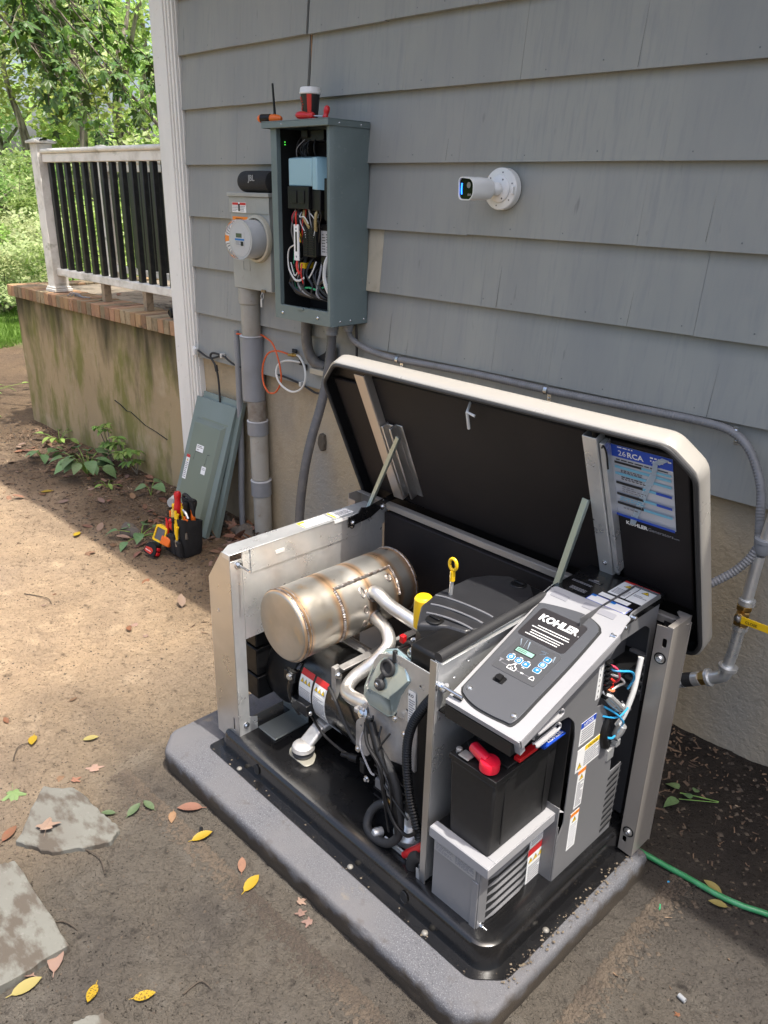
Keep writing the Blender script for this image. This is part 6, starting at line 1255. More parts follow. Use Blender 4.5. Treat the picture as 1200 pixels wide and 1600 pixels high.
# ---- alternator barrel along u, engine and covers
AV, AZ, AR = -1.08, .335, .14
q = MB(); q.lathe((-1.66, AV, AZ), (1, 0, 0), [(.05, 0), (AR*.8, .004), (AR-.008, .01), (AR, .03), (AR, .40), (AR-.004, .45)], 56); alt = q.build('alternator', m_bpaint, G)
q = MB()
for z0, z1, u0 in ((.44, .555, -1.885), (.33, .43, -1.88), (.235, .32, -1.875)):
    q.box(u0, -1.79, -1.27, -.95, z0, z1)
q.lathe((-1.79, AV, AZ), (1, 0, 0), [(.10, 0), (.16, .006), (.165, .05), (.15, .10), (.145, .13)], 40); q.build('fan_housing', m_blk, G, bevel=.004)
q = MB(); q.tube([(-1.66, AV-.10, AZ+.07), (-1.66, AV-.145, AZ+.02), (-1.655, AV-.15, AZ-.04), (-1.62, AV-.14, AZ-.09)], .012, 8, smooth=4); q.box(-1.69, -1.64, AV-.155, AV-.12, AZ+.02, AZ+.06); q.box(-1.64, -1.56, AV-.165, AV-.13, AZ-.06, AZ-.02); q.build('end_bracket', m_bpaint, G, bevel=.003)
q = MB(); bolt(q, (-1.655, AV-.157, AZ+.045), (.4, -1, .2), .007, .006); bolt(q, (-1.56, AV-.15, AZ-.05), (.4, -1, .2), .005, .005); bolt(q, (-1.705, AV-.10, AZ+.12), (.4, -1, .2), .006, .006); q.build('bolt', m_zinc, G)
def albend(u0, th0):   # wraps a label round the barrel: x along u, y up round the barrel
    def f(p): 
        a = math.radians(th0)-p.y/AR; R = AR+.0006+p.z; return Vector((u0+p.x, AV+R*math.cos(a), AZ+R*math.sin(a)))
    return f
dl = [('r', 0, .86, 1, 1, PR), ('l', .06, .05, .94, .58, 13, PG)]
for k, u0 in enumerate((-1.628, -1.558)):
    sticker(alt, 'danger_label', None, .060, .150, dl, bend=albend(u0, 208), label=('left', 'right')[k]+' red headed danger label round the black barrel')
    q = MB()
    for j in range(3):
        f = albend(u0, 208); x = .013+j*.017; y = .112
        q.use(PK); q.prism([f(Vector((x-.008, y-.007, .0012))), f(Vector((x+.008, y-.007, .0012))), f(Vector((x, y+.009, .0012)))], (0, -.0004, .0003)); q.use(PY); q.prism([f(Vector((x-.0058, y-.0055, .0018))), f(Vector((x+.0058, y-.0055, .0018))), f(Vector((x, y+.0062, .0018)))], (0, -.0004, .0003))
    q.build('warning_triangles', None, alt, smooth=0)
sticker(alt, 'data_label', None, .075, .062, [('l', .08, .1, .9, .6, 5, PG), ('r', .45, .72, .9, .86, PK)], base=mat('label_grey', (.42, .43, .44), .4), bend=albend(-1.520, 236))
q = MB(); q.lathe((-1.44, AV, AZ), (1, 0, 0), [(AR+.002, 0), (AR+.002, .06), (AR+.004, .20)], 48); q.build('barrel_band', m_bpaint, G)
q = MB(); q.use(m_alu)   # crankcase: cast, stepped, ribbed
q.hexa([(-1.29, -1.235, .36), (-1.03, -1.275, .40), (-1.03, -.86, .40), (-1.29, -.86, .36), (-1.31, -1.225, .505), (-1.03, -1.275, .545), (-1.03, -.86, .54), (-1.31, -.86, .50)])
q.hexa([(-1.285, -1.265, .36), (-1.20, -1.275, .34), (-1.20, -1.22, .34), (-1.285, -1.22, .36), (-1.295, -1.262, .492), (-1.20, -1.275, .50), (-1.20, -1.21, .50), (-1.295, -1.21, .49)])
q.hexa([(-1.195, -1.292, .375), (-1.055, -1.298, .42), (-1.055, -1.24, .42), (-1.195, -1.24, .375), (-1.235, -1.282, .53), (-1.048, -1.294, .585), (-1.048, -1.24, .585), (-1.235, -1.24, .53)])
pass
q.build('crankcase', None, G, bevel=.006)
q = MB(); q.hexa([(-1.25, -1.21, .155), (-1.03, -1.27, .155), (-1.03, -.86, .155), (-1.25, -.86, .155), (-1.28, -1.225, .365), (-1.03, -1.275, .40), (-1.03, -.86, .40), (-1.28, -.86, .365)]); q.build('oil_sump', m_blk, G, bevel=.01)
q = MB(); q.box(-1.40, -1.29, -1.20, -.95, .25, .46); q.lathe((-1.31, AV, AZ), (1, 0, 0), [(.16, 0), (.17, .01), (.17, .03), (.15, .05)], 40); q.build('adapter_flange', m_blk, G, bevel=.005)
q = MB(); q.box(-1.33, -.99, -1.13, -.80, .42, .575); q.lathe((-1.31, -1.03, .44), (0, 0, 1), [(.115, 0), (.115, .08), (.10, .095), (.06, .10)], 32); q.hexa([(-1.22, -1.245, .50), (-1.0, -1.245, .50), (-1.0, -.9, .50), (-1.22, -.9, .50), (-1.19, -1.235, .70), (-1.0, -1.235, .70), (-1.0, -.9, .66), (-1.19, -.9, .66)]); q.build('blower_housing', m_blk, G, bevel=.012)
# heat shield plate and valve cover
q = MB(); F = fr((0, -1.262, 0), (1, 0, 0), (0, -.05, 1)); q.plate(F, roundpoly([(-1.20, .60), (-1.195, .691), (-1.171, .728), (-1.10, .757), (-.985, .756), (-.982, .712), (-1.022, .65), (-1.04, .615), (-1.06, .565), (-1.14, .555)], .010, 3), [circ(-1.022, .70, .0042, 10), circ(-1.07, .60, .004, 10)], .003); q.build('heat_shield', m_galv, G, bevel=.001)
q = MB(); q.box(-1.10, -.985, -1.262, -1.21, .757, .762); q.hexa([(-1.16, -1.27, .42), (-1.03, -1.30, .42), (-1.03, -1.262, .42), (-1.16, -1.25, .42), (-1.15, -1.27, .60), (-1.035, -1.29, .605), (-1.035, -1.262, .605), (-1.15, -1.255, .60)]); q.build('shield_top', m_alu, G, bevel=.003)
m_vc = mat('valve_cover_zinc', (.46, .56, .55), .22, .6, [(7, (.36, .46, .47), .4, .68, I3, 4), (18, (.56, .60, .53), .6, .72, I3, 3)], rvar=(12, .14, .30, I3), coat=.5)
VO = [(-1.233, -1.29, 0.589), (-1.217, -1.271, 0.665), (-1.187, -1.26, 0.708), (-1.152, -1.256, 0.724), (-1.068, -1.26, 0.71), (-1.058, -1.269, 0.674), (-1.084, -1.28, 0.63), (-1.091, -1.284, 0.612), (-1.117, -1.297, 0.561), (-1.135, -1.299, 0.55), (-1.204, -1.299, 0.55), (-1.229, -1.296, 0.565)]
VF = [(-1.191, -1.327, 0.626), (-1.171, -1.308, 0.7), (-1.143, -1.299, 0.737), (-1.118, -1.297, 0.742), (-1.076, -1.3, 0.732), (-1.057, -1.308, 0.7), (-1.083, -1.317, 0.662), (-1.105, -1.325, 0.635), (-1.107, -1.326, 0.627), (-1.112, -1.326, 0.624), (-1.153, -1.327, 0.622), (-1.187, -1.327, 0.621)]
VO, VF = [Vector(p) for p in VO], [Vector(p) for p in VF]
cO = sum(VO, Vector())/12; cF = sum(VF, Vector())/12; nf = Vector((0, -1, -.25)).normalized()*-1; nf = Vector((0, -.97, .243))
q = MB(); n = 12
rg = [[cO+(p-cO)*1.07-nf*.004 for p in VO], [cO+(p-cO)*1.07+nf*.001 for p in VO], [cO+(p-cO)*.99+nf*.002 for p in VO], [cF+(p-cF)*1.03-nf*.005 for p in VF], [cF+(p-cF)*.96 for p in VF], [cF+(p-cF)*.5+nf*.001 for p in VF]]
for a in rg: q.v += a
for i in range(len(rg)-1):
    for k in range(n): q.f.append([i*n+k, i*n+(k+1) % n, (i+1)*n+(k+1) % n, (i+1)*n+k]); q.m.append(0)
q.f.append([(len(rg)-1)*n+k for k in range(n)]); q.m.append(0); q.f.append(list(range(n))[::-1]); q.m.append(0)
vc = q.build('valve_cover', m_vc, G, smooth=24, bevel=.0016)
q = MB(); q.tube([cO+(p-cO)*1.075-nf*.003 for p in VO], .0018, 6, closed=True); q.build('gasket', m_rub, vc)
cA = Vector((-1.129, -1.307, .706)); NA = nf
q = MB(); q.lathe(cA, NA, [(.022, 0), (.0245, .001), (.0245, .009), (.0215, .011), (.016, .010), (.015, .004), (.002, .004)], 32); q.box(-1.119, -1.109, -1.306, -1.296, .728, .762)
q.tube([cA+Vector((-.010, -.008, -.022)), cA+Vector((-.017, -.012, -.036))], .0085, 8, smooth=3); c2 = Vector((-1.144, -1.322, .655)); q.lathe(c2, NA, [(.0175, 0), (.0175, .006), (.013, .011), (.005, .012)], 24); q.build('oil_cap_cover', m_rub, vc, bevel=.001)
q = MB(); q.ball(c2+nf*.012+Vector((-.003, 0, -.002)), .007, 10, (1, .5, 1)); q.build('rivet', m_zinc, vc)
q = MB(); bolt(q, (-1.095, -1.262, .748), (0, -1, .3), .007, .006); bolt(q, (-1.040, -1.262, .650), (0, -1, .2), .007, .006); bolt(q, (-1.005, -1.262, .665), (0, -1, .2), .006, .006); q.build('bolt', m_zinc, vc)
q = MB(); q.box(-1.075, -1.035, -1.285, -1.266, .735, .765); q.build('bracket', m_bpaint, G, bevel=.004)
q = MB(); F = fr((-1.270, -1.262, .478), (1, 0, .25), (0, -1, .1)); q.box(-1.290, -1.225, -1.285, -1.225, .468, .484); q.tube([(-1.275, -1.245, .474), (-1.262, -1.251, .482), (-1.248, -1.252, .490)], .0235, 18); q.box(-1.262, -1.240, -1.292, -1.265, .484, .506); q.build('exhaust_clamp', m_alu, G, bevel=.004)
q = MB(); bolt(q, (-1.245, -1.290, .49), (0, -1, .5), .010, .010); bolt(q, (-1.20, -1.312, .30), (0, -1, 0), .006, .008); q.build('bolt', m_zinc, G)
sticker(G, 'engine_label', fr((-1.060, -1.300, .562), (1, 0, .02), (.42, 0, 1)), .026, .108, [('s', .05, .84, .012, 'KO', PK, .02), ('l', .1, .05, .9, .78, 11, PG)])
q = MB(); q.box(-1.075, -.965, -1.29, -.80, .25, .80); q.build('intake_shroud', m_blk, G, bevel=.01)
# air cleaner cover
def ac(g_, z, sh=0):
    P = [(-1.118, -1.214), (-1.180, -1.134), (-1.200, -1.055), (-1.200, -.905), (-1.172, -.852), (-1.128, -.812), (-1.055, -.812), (-1.008, -.862), (-1.000, -.96), (-1.000, -1.04), (-.992, -1.105), (-1.010, -1.150), (-1.060, -1.165)]
    c = Vector((-1.09, -1.01)); return [Vector((c.x+(x-c.x)*g_+sh, c.y+(y-c.y)*g_, z)) for x, y in roundpoly(P, .005, 2)]
q = MB(); rg = [ac(1.02, .782), ac(1.018, .799), ac(.995, .8045), ac(.975, .8065), ac(.5, .812), ac(.05, .814)]; n = len(rg[0])
for a in rg: q.v += a
for i in range(len(rg)-1):
    for k in range(n): q.f.append([i*n+k, i*n+(k+1) % n, (i+1)*n+(k+1) % n, (i+1)*n+k]); q.m.append(0)
q.f.append([(len(rg)-1)*n+k for k in range(n)]); q.m.append(0)
m_ac = mat('air_cleaner_plastic', (.022, .0225, .025), .30, 0, [(6, (.032, .033, .036), .5, .66, I3, 4)], rvar=(8, .26, .46, I3)); acv = q.build('air_cleaner_cover', m_ac, G, smooth=30)
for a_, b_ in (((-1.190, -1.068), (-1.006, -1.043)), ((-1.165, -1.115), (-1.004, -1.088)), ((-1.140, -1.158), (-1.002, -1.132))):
    q = MB(); q.tube([(a_[0], a_[1], .8080), (a_[0]+.03, a_[1]*.8+b_[1]*.2, .8125), ((a_[0]+b_[0])/2, (a_[1]+b_[1])/2, .8150), (b_[0]-.03, b_[1]*.8+a_[1]*.2, .8125), (b_[0], b_[1], .8075)], .0030, 8, smooth=4); q.build('ridge', mat('ridge_worn', (.15, .15, .16), .25), acv)  # lighter than the cover: sun glints on the ridges put into the colour
for c in ((-1.100, -1.170), (-1.075, -.840)):
    q = MB(); q.lathe((c[0], c[1], .8065), (0, 0, 1), [(.025, 0), (.025, .004), (.021, .006), (.004, .005)], 24); q.box(c[0]-.018, c[0]+.018, c[1]-.004, c[1]+.004, .812, .818); q.build('latch_knob', m_blk, acv, bevel=.002)
def acb(g_, z):
    P = [(-1.125, -1.222), (-1.185, -1.14), (-1.205, -1.06), (-1.205, -.90), (-1.12, -.805), (-.97, -.80), (-.955, -.90), (-.955, -1.20), (-.965, -1.25), (-1.02, -1.262), (-1.075, -1.25)]
    c = Vector((-1.08, -1.03)); return [Vector((c.x+(x-c.x)*g_, c.y+(y-c.y)*g_, z)) for x, y in roundpoly(P, .03, 4)]
q = MB(); rg = [acb(.96, .655), acb(.985, .70), acb(.98, .765), acb(.95, .785), acb(.8, .790), acb(.1, .790)]; n = len(rg[0])
for a in rg: q.v += a
for i in range(len(rg)-1):
    for k in range(n): q.f.append([i*n+k, i*n+(k+1) % n, (i+1)*n+(k+1) % n, (i+1)*n+k]); q.m.append(0)
q.f.append([(len(rg)-1)*n+k for k in range(n)]); q.m.append(0); q.build('air_cleaner_base', mat('deep_black_plastic', (.0045, .0045, .0048), .55, spec=.2), G, smooth=40)
q = MB(); q.lathe((-1.222, -1.082, .70), (0, 0, 1), [(.027, 0), (.028, .05), (.027, .090), (.021, .098), (.01, .098)], 28); q.build('oil_filler_cap', m_yelp, G, bevel=.002)
q = MB(); q.tube([(-1.19, -1.02, .50), (-1.165, -1.035, .80), (-1.160, -1.037, .862)], .0055, 10); q.build('dipstick_tube', m_galv, G)
q = MB(); q.tube([(-1.160, -1.037, .855), (-1.160, -1.037, .885)], .0075, 10); q.tube([Vector((-1.160, -1.037, .905))+Vector((.013*math.cos(a), 0, .017*math.sin(a))) for a in [2*PI*i/20 for i in range(20)]], .0048, 8, closed=True); q.build('dipstick', m_yelp, G)
q = MB(); q.box(-1.238, -1.222, -1.16, -1.145, .672, .695); q.build('spark_boot', m_red, G, bevel=.002)
# ---- hoses, looms, brass fitting, mounts
for k in range(6):
    q = MB(); z = .20+k*.026; q.box(-1.20, -1.06, -1.285, -1.26, z, z+.006); q.build('cooling_fin', m_blk, G, bevel=.001)
q = MB(); q.plate(fr((0, -1.300, 0), (1, 0, 0), (0, 0, 1)), roundpoly([(-1.262, .37), (-1.262, .46), (-1.235, .49), (-1.195, .485), (-1.190, .40), (-1.215, .36)], .012, 3), [circ(-1.24, .455, .004, 10)], -.006); q.build('cast_cover', m_alu, G, bevel=.003)
rb_ = random.Random(14)
for (u, z) in ((-1.245, .375), (-1.172, .44), (-1.065, .53), (-1.20, .50), (-1.10, .56)):
    q = MB(); bolt(q, (u, -1.307, z), (0, -1, .1), .0055, .005); q.build('bolt', m_zinc, G)
for k in range(3):
    a = (-1.20+k*.045, -1.29-rb_.random()*.03, .53-rb_.random()*.03); b = (rb_.uniform(-1.14, -1.03), -1.325-rb_.random()*.03, rb_.uniform(.36, .44)); c_e = (rb_.uniform(-1.09, -1.0), -1.33-rb_.random()*.02, rb_.uniform(.20, .32))
    q = MB(); q.tube([a, ((a[0]+b[0])/2-.012, -1.335, (a[2]+b[2])/2), b, c_e], rb_.choice((.0022, .003, .004)), 7, smooth=6); q.build('wire', WM['k'], G)
for (u, v, z) in ((-1.36, -1.10, .50), (-1.42, -1.16, .44), (-1.33, -1.0, .57), (-1.25, -1.06, .585)):
    q = MB(); bolt(q, (u, v, z), (.1, -.5, 1), .006, .006); q.build('bolt', m_zinc, G)
q = MB(); q.tube([(-1.48, -1.215, .42), (-1.42, -1.235, .40), (-1.36, -1.245, .345), (-1.30, -1.25, .32), (-1.26, -1.255, .36)], .006, 8, smooth=6); q.build('hose', m_rub, G)
q = MB(); q.tube([(-1.30, -1.10, .60), (-1.25, -1.14, .64), (-1.20, -1.16, .69), (-1.16, -1.18, .70)], .005, 8, smooth=6); q.build('lead', m_rub, G)
q = MB(); q.tube([(-1.60, -1.20, .25), (-1.50, -1.225, .235), (-1.40, -1.22, .22), (-1.33, -1.22, .24), (-1.27, -1.24, .26)], .0045, 8, smooth=6); q.build('wire', WM['k'], G)
for k in range(5):
    q = MB(); u = -1.50+k*.045; q.tube([(u, AV+(AR+.0005)*math.cos(math.radians(t_)), AZ+(AR+.0005)*math.sin(math.radians(t_))) for t_ in range(100, 231, 13)], .0009, 4); q.build('barrel_seam', m_bpaint, alt) if k in (0, 3) else None
q = MB(); corrug(q, [(-.950, -1.325, .722), (-.978, -1.332, .676), (-1.009, -1.335, .614), (-1.026, -1.335, .541), (-1.024, -1.335, .46), (-1.009, -1.337, .385), (-.984, -1.34, .326), (-.964, -1.34, .27)], .0115, .0085, 14, .13, 12); q.build('wire_loom', m_blk, G, smooth=0)
q = MB(); q.tube([(-1.172, -1.31, .475), (-1.145, -1.325, .45), (-1.100, -1.325, .41), (-1.068, -1.325, .36), (-1.050, -1.33, .29), (-1.045, -1.335, .22), (-1.075, -1.345, .175), (-1.13, -1.345, .155), (-1.170, -1.335, .160), (-1.182, -1.315, .185), (-1.172, -1.295, .212), (-1.15, -1.28, .226)], .0125, 14, smooth=8); q.build('fuel_hose', m_rub, G)
q = MB(); q.tube([(-1.20, -1.32, .50), (-1.165, -1.345, .46), (-1.105, -1.352, .42), (-1.085, -1.35, .33), (-1.045, -1.352, .272), (-1.00, -1.352, .262), (-.965, -1.352, .30)], .0055, 10, smooth=7); q.tube([(-1.195, -1.31, .51), (-1.188, -1.325, .475)], .012, 10); q.build('spark_lead', m_blk, G)
q = MB(); q.tube([(-1.195, -1.315, .50), (-1.20, -1.34, .44), (-1.15, -1.35, .385), (-1.13, -1.35, .38)], .003, 8, smooth=6); q.build('lead', WM['gr'], G)
q = MB(); q.tube([(-1.185, -1.315, .505), (-1.12, -1.335, .43), (-1.085, -1.33, .37), (-1.055, -1.335, .29), (-1.045, -1.335, .22)], .012, 12, smooth=6); q.build('hose', m_blk, G)
q = MB(); q.box(-1.19, -1.07, -1.27, -1.17, .255, .30); q.box(-1.19, -1.09, -1.29, -1.27, .265, .298); q.build('support_block', m_gside, G, bevel=.003)
q = MB()
for u in (-1.16, -1.135): q.lathe((u, -1.235, .3001), (0, 0, 1), [(.009, 0), (.009, .0008)], 12)
q.build('bolt_hole', m_dark, G)
bx = Vector((-1.148, -1.278, .228)); bdv = Vector((.6, .25, .45)).normalized(); q = MB(); q.lathe(bx, bdv, [(.013, 0), (.013, .012), (.009, .014), (.009, .022), (.014, .024), (.014, .038), (.009, .04), (.009, .055), (.015, .057), (.015, .07)], 6); q.cyl(bx+bdv*.03, bx+bdv*.03+Vector((-.015, -.015, .03)), .008, 10); q.build('brass_fitting', m_brass, G, bevel=.001)
q = MB(); q.lathe(bx-bdv*.006, bdv, [(.0145, 0), (.0145, .010)], 16); q.build('hose_clamp', m_zinc, G)
def mount(u, v, name='mount_foot'):
    q = MB(); q.plate(Matrix.Translation((0, 0, .1532)), roundpoly([(u-.055, v-.012), (u-.03, v-.035), (u+.055, v-.035), (u+.060, v-.005), (u+.03, v+.03), (u-.04, v+.03)], .012, 3), t=.003); q.build('mount_plate', mat('mount_tan', (.45, .43, .36), .45, .6), G, bevel=.0008)
    q = MB(); q.lathe((u, v, .156), (0, 0, 1), [(.034, 0), (.036, .008), (.030, .018)], 28); q.build('mount_rubber', m_rub, G)
    q = MB(); P = []
    q.lathe((u, v, .174), (0, 0, 1), [(.036, 0), (.038, .006), (.034, .018), (.022, .026), (.004, .028)], 32); q.hexa([(u-.028, v, .176), (u+.028, v, .176), (u+.033, v+.075, .225), (u-.02, v+.085, .225), (u-.026, v, .194), (u+.026, v, .196), (u+.032, v+.06, .248), (u-.02, v+.07, .248)])
    q.hexa([(u-.02, v+.07, .222), (u+.033, v+.06, .222), (u+.045, v+.17, .24), (u-.008, v+.18, .24), (u-.02, v+.07, .248), (u+.033, v+.06, .248), (u+.045, v+.17, .262), (u-.008, v+.18, .262)])
    return q.build(name, m_alu if u < -1.3 else m_galv, G, bevel=.008)
mount(-1.545, -1.272); mount(-1.08, -1.235)
q = MB(); q.box(-1.10, -.96, -1.335, -1.330, .155, .175); q.lathe((-1.125, -1.32, .165), (-.3, -1, .2), [(.014, 0), (.014, .02), (.010, .03)], 14); q.lathe((-1.06, -1.27, .20), (0, 0, 1), [(.045, -.045), (.05, -.02), (.038, 0), (.02, .01), (.018, .06)], 28); q.build('gas_regulator', m_galv, G, bevel=.002)
q = MB(); q.tube([(-1.02, -1.335, .168), (-1.00, -1.335, .19), (-.965, -1.335, .235), (-.945, -1.335, .26)], [.010, .013, .012, .010], 12, smooth=4); q.build('red_cable', m_red, G)
q = MB(); q.tube([(-.99, -1.335, .13), (-.98, -1.34, .19), (-.955, -1.34, .22)], .018, 12, smooth=4); q.build('black_boot', m_rub, G)
q = MB(); q.box(-1.245, -1.225, -1.30, -1.22, .29, .33); q.lathe((-1.30, -1.255, .275), (-1, -.3, -.1), [(.012, 0), (.012, .03), (.007, .035), (.007, .06)], 12); q.build('sensor_plug', m_blk, G, bevel=.003)
# ---------------------------------------------------------------- control cabinet
cb = MB()
FS_ = fr((-.7025, 0, 0), (0, 1, 0), (0, 0, 1))      # side plate frame: x=v, y=z, normal +u
side_out = [(-1.335, .735), (-1.300, .740), (-1.262, .700), (-1.175, .705), (-1.125, .700), (-1.092, .665), (-1.082, .62), (-1.080, .39), (-1.078, .335), (-1.098, .300), (-1.098, .143), (-.872, .129), (-.872, .170), (-.832, .163), (-.838, .385),
            (-.862, .370), (-.868, .43), (-.905, .52), (-.925, .60), (-.960, .655), (-.995, .663), (-.975, .70), (-.972, .78), (-.955, .800), (-.93, .822), (-.80, .822), (-.765, .80), (-.752, .60), (-.752, .56), (-.735, .56), (-.735, .892), (-.885, .892), (-.915, .868)]
q = MB(); q.plate(FS_, roundpoly(side_out, .010, 2), [], .003); sp_plate = q.build('side_plate', m_gside, G, bevel=.0015)
q = MB(); q.box(-.7030, -.70, -1.1005, -1.0985, .140, .34); q.box(-.745, -.7035, -1.102, -1.098, .14, .40); q.build('side_return', m_gside, sp_plate, bevel=.001)
# louvres on the rear strip
q = MB(); q.plate(fr((-.7015, 0, 0), (0, 1, 0), (0, 0, 1)), [(-.872, .150), (-.812, .140), (-.803, .385), (-.865, .385)], t=.0018)
q.build('vent_plate', m_gside, sp_plate, bevel=.001)
q = MB()
for k in range(9):
    z = .178+k*.0235; v0 = -.868+k*.001; 
    q.prism([(-.6990, v0, z), (-.6985, v0, z+.003), (-.6945, v0+.003, z+.011), (-.6945, v0+.003, z+.009)], (0, .050, .008))
q.build('louvre', mat('louvre_grey', (.15, .15, .155), .38), sp_plate)
q = MB()
for k in range(9): z = .168+k*.0235; q.prism([(-.6992, -.868, z), (-.6985, -.868, z), (-.6985, -.868, z+.008), (-.6992, -.868, z+.008)], (0, .054, .008))
q.build('vent_slot', m_dark, sp_plate)
# dark cavity behind the big cut-outs: inner box
q = MB(); q.box(-.775, -.772, -1.0, -.74, .35, .89); q.box(-.775, -.705, -.738, -.735, .15, .89); q.plate(fr((-.770, 0, 0), (0, 1, 0), (0, 0, 1)), [(-.975, .80), (-.93, .815), (-.80, .815), (-.775, .79), (-.762, .61), (-.90, .63), (-.955, .70)], t=.012); q.build('inner_box', mat('inner_grey', (.07, .07, .073), .45), G, bevel=.003)
q = MB()
for k in range(5): z = .70-k*.028; q.box(-.752, -.700, -.758, -.742, z, z+.010); q.box(-.735, -.705, -.760, -.742, z-.006, z-.003)
q.build('terminal_clips', m_gside, G, bevel=.002)
q = MB()
for k in range(8): z = .785-k*.015; v = -.985+k*.0015; q.box(-.7035, -.688, v, v+.020, z, z+.0075)
q.build('terminal_comb', m_blk, G, bevel=.001)
q = MB(); q.box(-.90, -.705, -1.10, -1.097, .14, .75); q.box(-.90, -.705, -1.345, -1.10, .70, .735); q.build('battery_recess', mat('recess_black', (.010, .010, .010), .5), G)
q = MB(); q.box(-.68, -.625, -.735, -.7351+.003, .10, .82); q.build('rear_insulation', m_foam, G)
# louvred lower box with tray rim
q = MB(); q.box(-.895, -.745, -1.360, -1.3575, .100, .372); q.box(-.7445, -.742, -1.3555, -1.072, .090, .36); q.box(-.7445, -.742, -1.3600, -1.3556, .088, .372); q.box(-.765, -.745, -1.3635, -1.3602, .092, .30)
lb_ = q.build('lower_box', mat('grey_box', (.27, .27, .275), .36, .3, [(3, (.24, .24, .245), .4, .7, I3, 3)], [(420, .0002, I3)]), G, bevel=.002)
q = MB(); q.box(-.902, -.716, -1.372, -1.345, .3765, .3795); q.box(-.743, -.716, -1.3445, -1.082, .3765, .3795); q.box(-.902, -.716, -1.3745, -1.3722, .350, .3795); q.box(-.7158, -.713, -1.3745, -1.082, .352, .3795)
q.prism([(-.716, -1.10, .3765), (-.7, -1.082, .3765), (-.75, -1.082, .3765)], (0, 0, .003)); q.build('battery_tray', m_gpl, G, bevel=.0015)
q = MB(); q.box(-.90, -.743, -1.3445, -1.082, .370, .3764); q.build('tray_floor', m_blk, G)
q = MB()
for k in range(7):
    z = .150+k*.027; a = -1.325; b_ = -1.165
    P = []; 
    for j in range(7):
        t = j/6; v = a+(b_-a)*t; P.append((v, .0045*math.sin(PI*min(1, t*6 if t < .5 else (1-t)*6)*.5)))
    vs = []; 
    for v, o_ in P: vs += [(-.7418, v, z+.013), (-.7418+o_, v, z+.008), (-.7418+o_, v, z+.0065), (-.7418, v, z+.010)]
    fs = []
    for j in range(6):
        for e in range(4): fs.append((4*j+e, 4*j+(e+1) % 4, 4*j+4+(e+1) % 4, 4*j+4+e))
    q2 = MB(); q2.add(vs, fs); q2.build('louvre', mat('louvre_grey', (.15, .15, .155), .38), lb_, smooth=40)
    q.box(-.7422, -.7412, -1.328, -1.162, z-.011, z+.007)
q.build('louvre_slot', m_dark, lb_)
q = MB(); bolt(q, (-.742, -1.337, .318), (1, 0, 0), .005, .006); bolt(q, (-.742, -1.342, .150), (1, 0, 0), .006, .006); q.cyl((-.742, -1.342, .150), (-.722, -1.342, .150), .003, 8); q.lathe((-.742, -1.290, .118), (1, 0, 0), [(.004, 0), (.004, .0006)], 8); q.build('bolt', m_zinc, lb_)
sticker(lb_, 'listing_plate', fr((-.893, -1.3612, .304), (1, 0, -.0), (0, 0, 1)), .136, .056, [('s', .10, .62, .017, 'SwRI', PG, .02), ('l', .05, .08, .45, .5, 5, PG), ('l', .52, .1, .95, .75, 8, PG)], base=mat('plate_silver', (.36, .36, .36), .35, .3), label='silver SwRI listing plate on the front of the lower box')
FR_ = lambda v, z, tilt=0: fr((-.6992, v, z), (0, 1, tilt), (0, 0, 1))
sticker(lb_, 'info_sticker', fr((-.7415, -1.158, .275), (0, 1, .02), (0, 0, 1)), .072, .062, [('r', 0, .55, 1, 1, mat('label_grey', (.42, .43, .44), .4)), ('l', .08, .08, .92, .5, 4, PG)])
sticker(lb_, 'danger_sticker', fr((-.7415, -1.160, .125), (0, 1, .02), (0, 0, 1)), .070, .147, [('r', 0, .84, 1, 1, PR), ('t', .2, .72, .010), ('t', .5, .72, .010), ('t', .8, .72, .010), ('l', .08, .05, .92, .6, 10, PG)], label='white sticker with red band and three warning triangles')
sticker(sp_plate, 'notice_sticker', FR_(-1.059, .574), .068, .070, [('r', 0, .76, 1, 1, PBL), ('s', .17, .81, .012, 'NOTICE', PW, .01), ('l', .08, .08, .92, .70, 6, PG)], label='sticker headed NOTICE in blue')
sticker(sp_plate, 'caution_sticker', FR_(-1.058, .488), .113, .072, [('r', .30, .78, 1, 1, PY), ('s', .42, .82, .010, 'CAUTION', PK), ('l', .32, .08, .96, .74, 7, PG), ('t', .14, .25, .011)], label='sticker headed CAUTION in yellow')
sticker(sp_plate, 'warning_sticker', FR_(-1.040, .360), .036, .126, [('r', 0, .90, 1, 1, PO), ('t', .5, .80, .010), ('l', .12, .05, .88, .70, 12, PG)], label='narrow orange headed warning sticker, upper of two')
sticker(sp_plate, 'warning_sticker', FR_(-1.047, .222), .040, .126, [('r', 0, .90, 1, 1, PO), ('t', .5, .80, .010), ('l', .12, .05, .88, .70, 10, mat('print_faint', (.45, .46, .48), .5))], label='narrow orange headed warning sticker, lower of two')
sticker(sp_plate, 'terminal_label', FR_(-1.010, .690), .020, .098, [('s', .3, .86, .010, '1', PK), ('s', .3, .70, .010, '2', PK), ('s', .3, .54, .010, '3', PK), ('s', .3, .38, .010, '4', PK), ('s', .3, .22, .010, '5', PK), ('s', .3, .06, .010, '6', PK)])
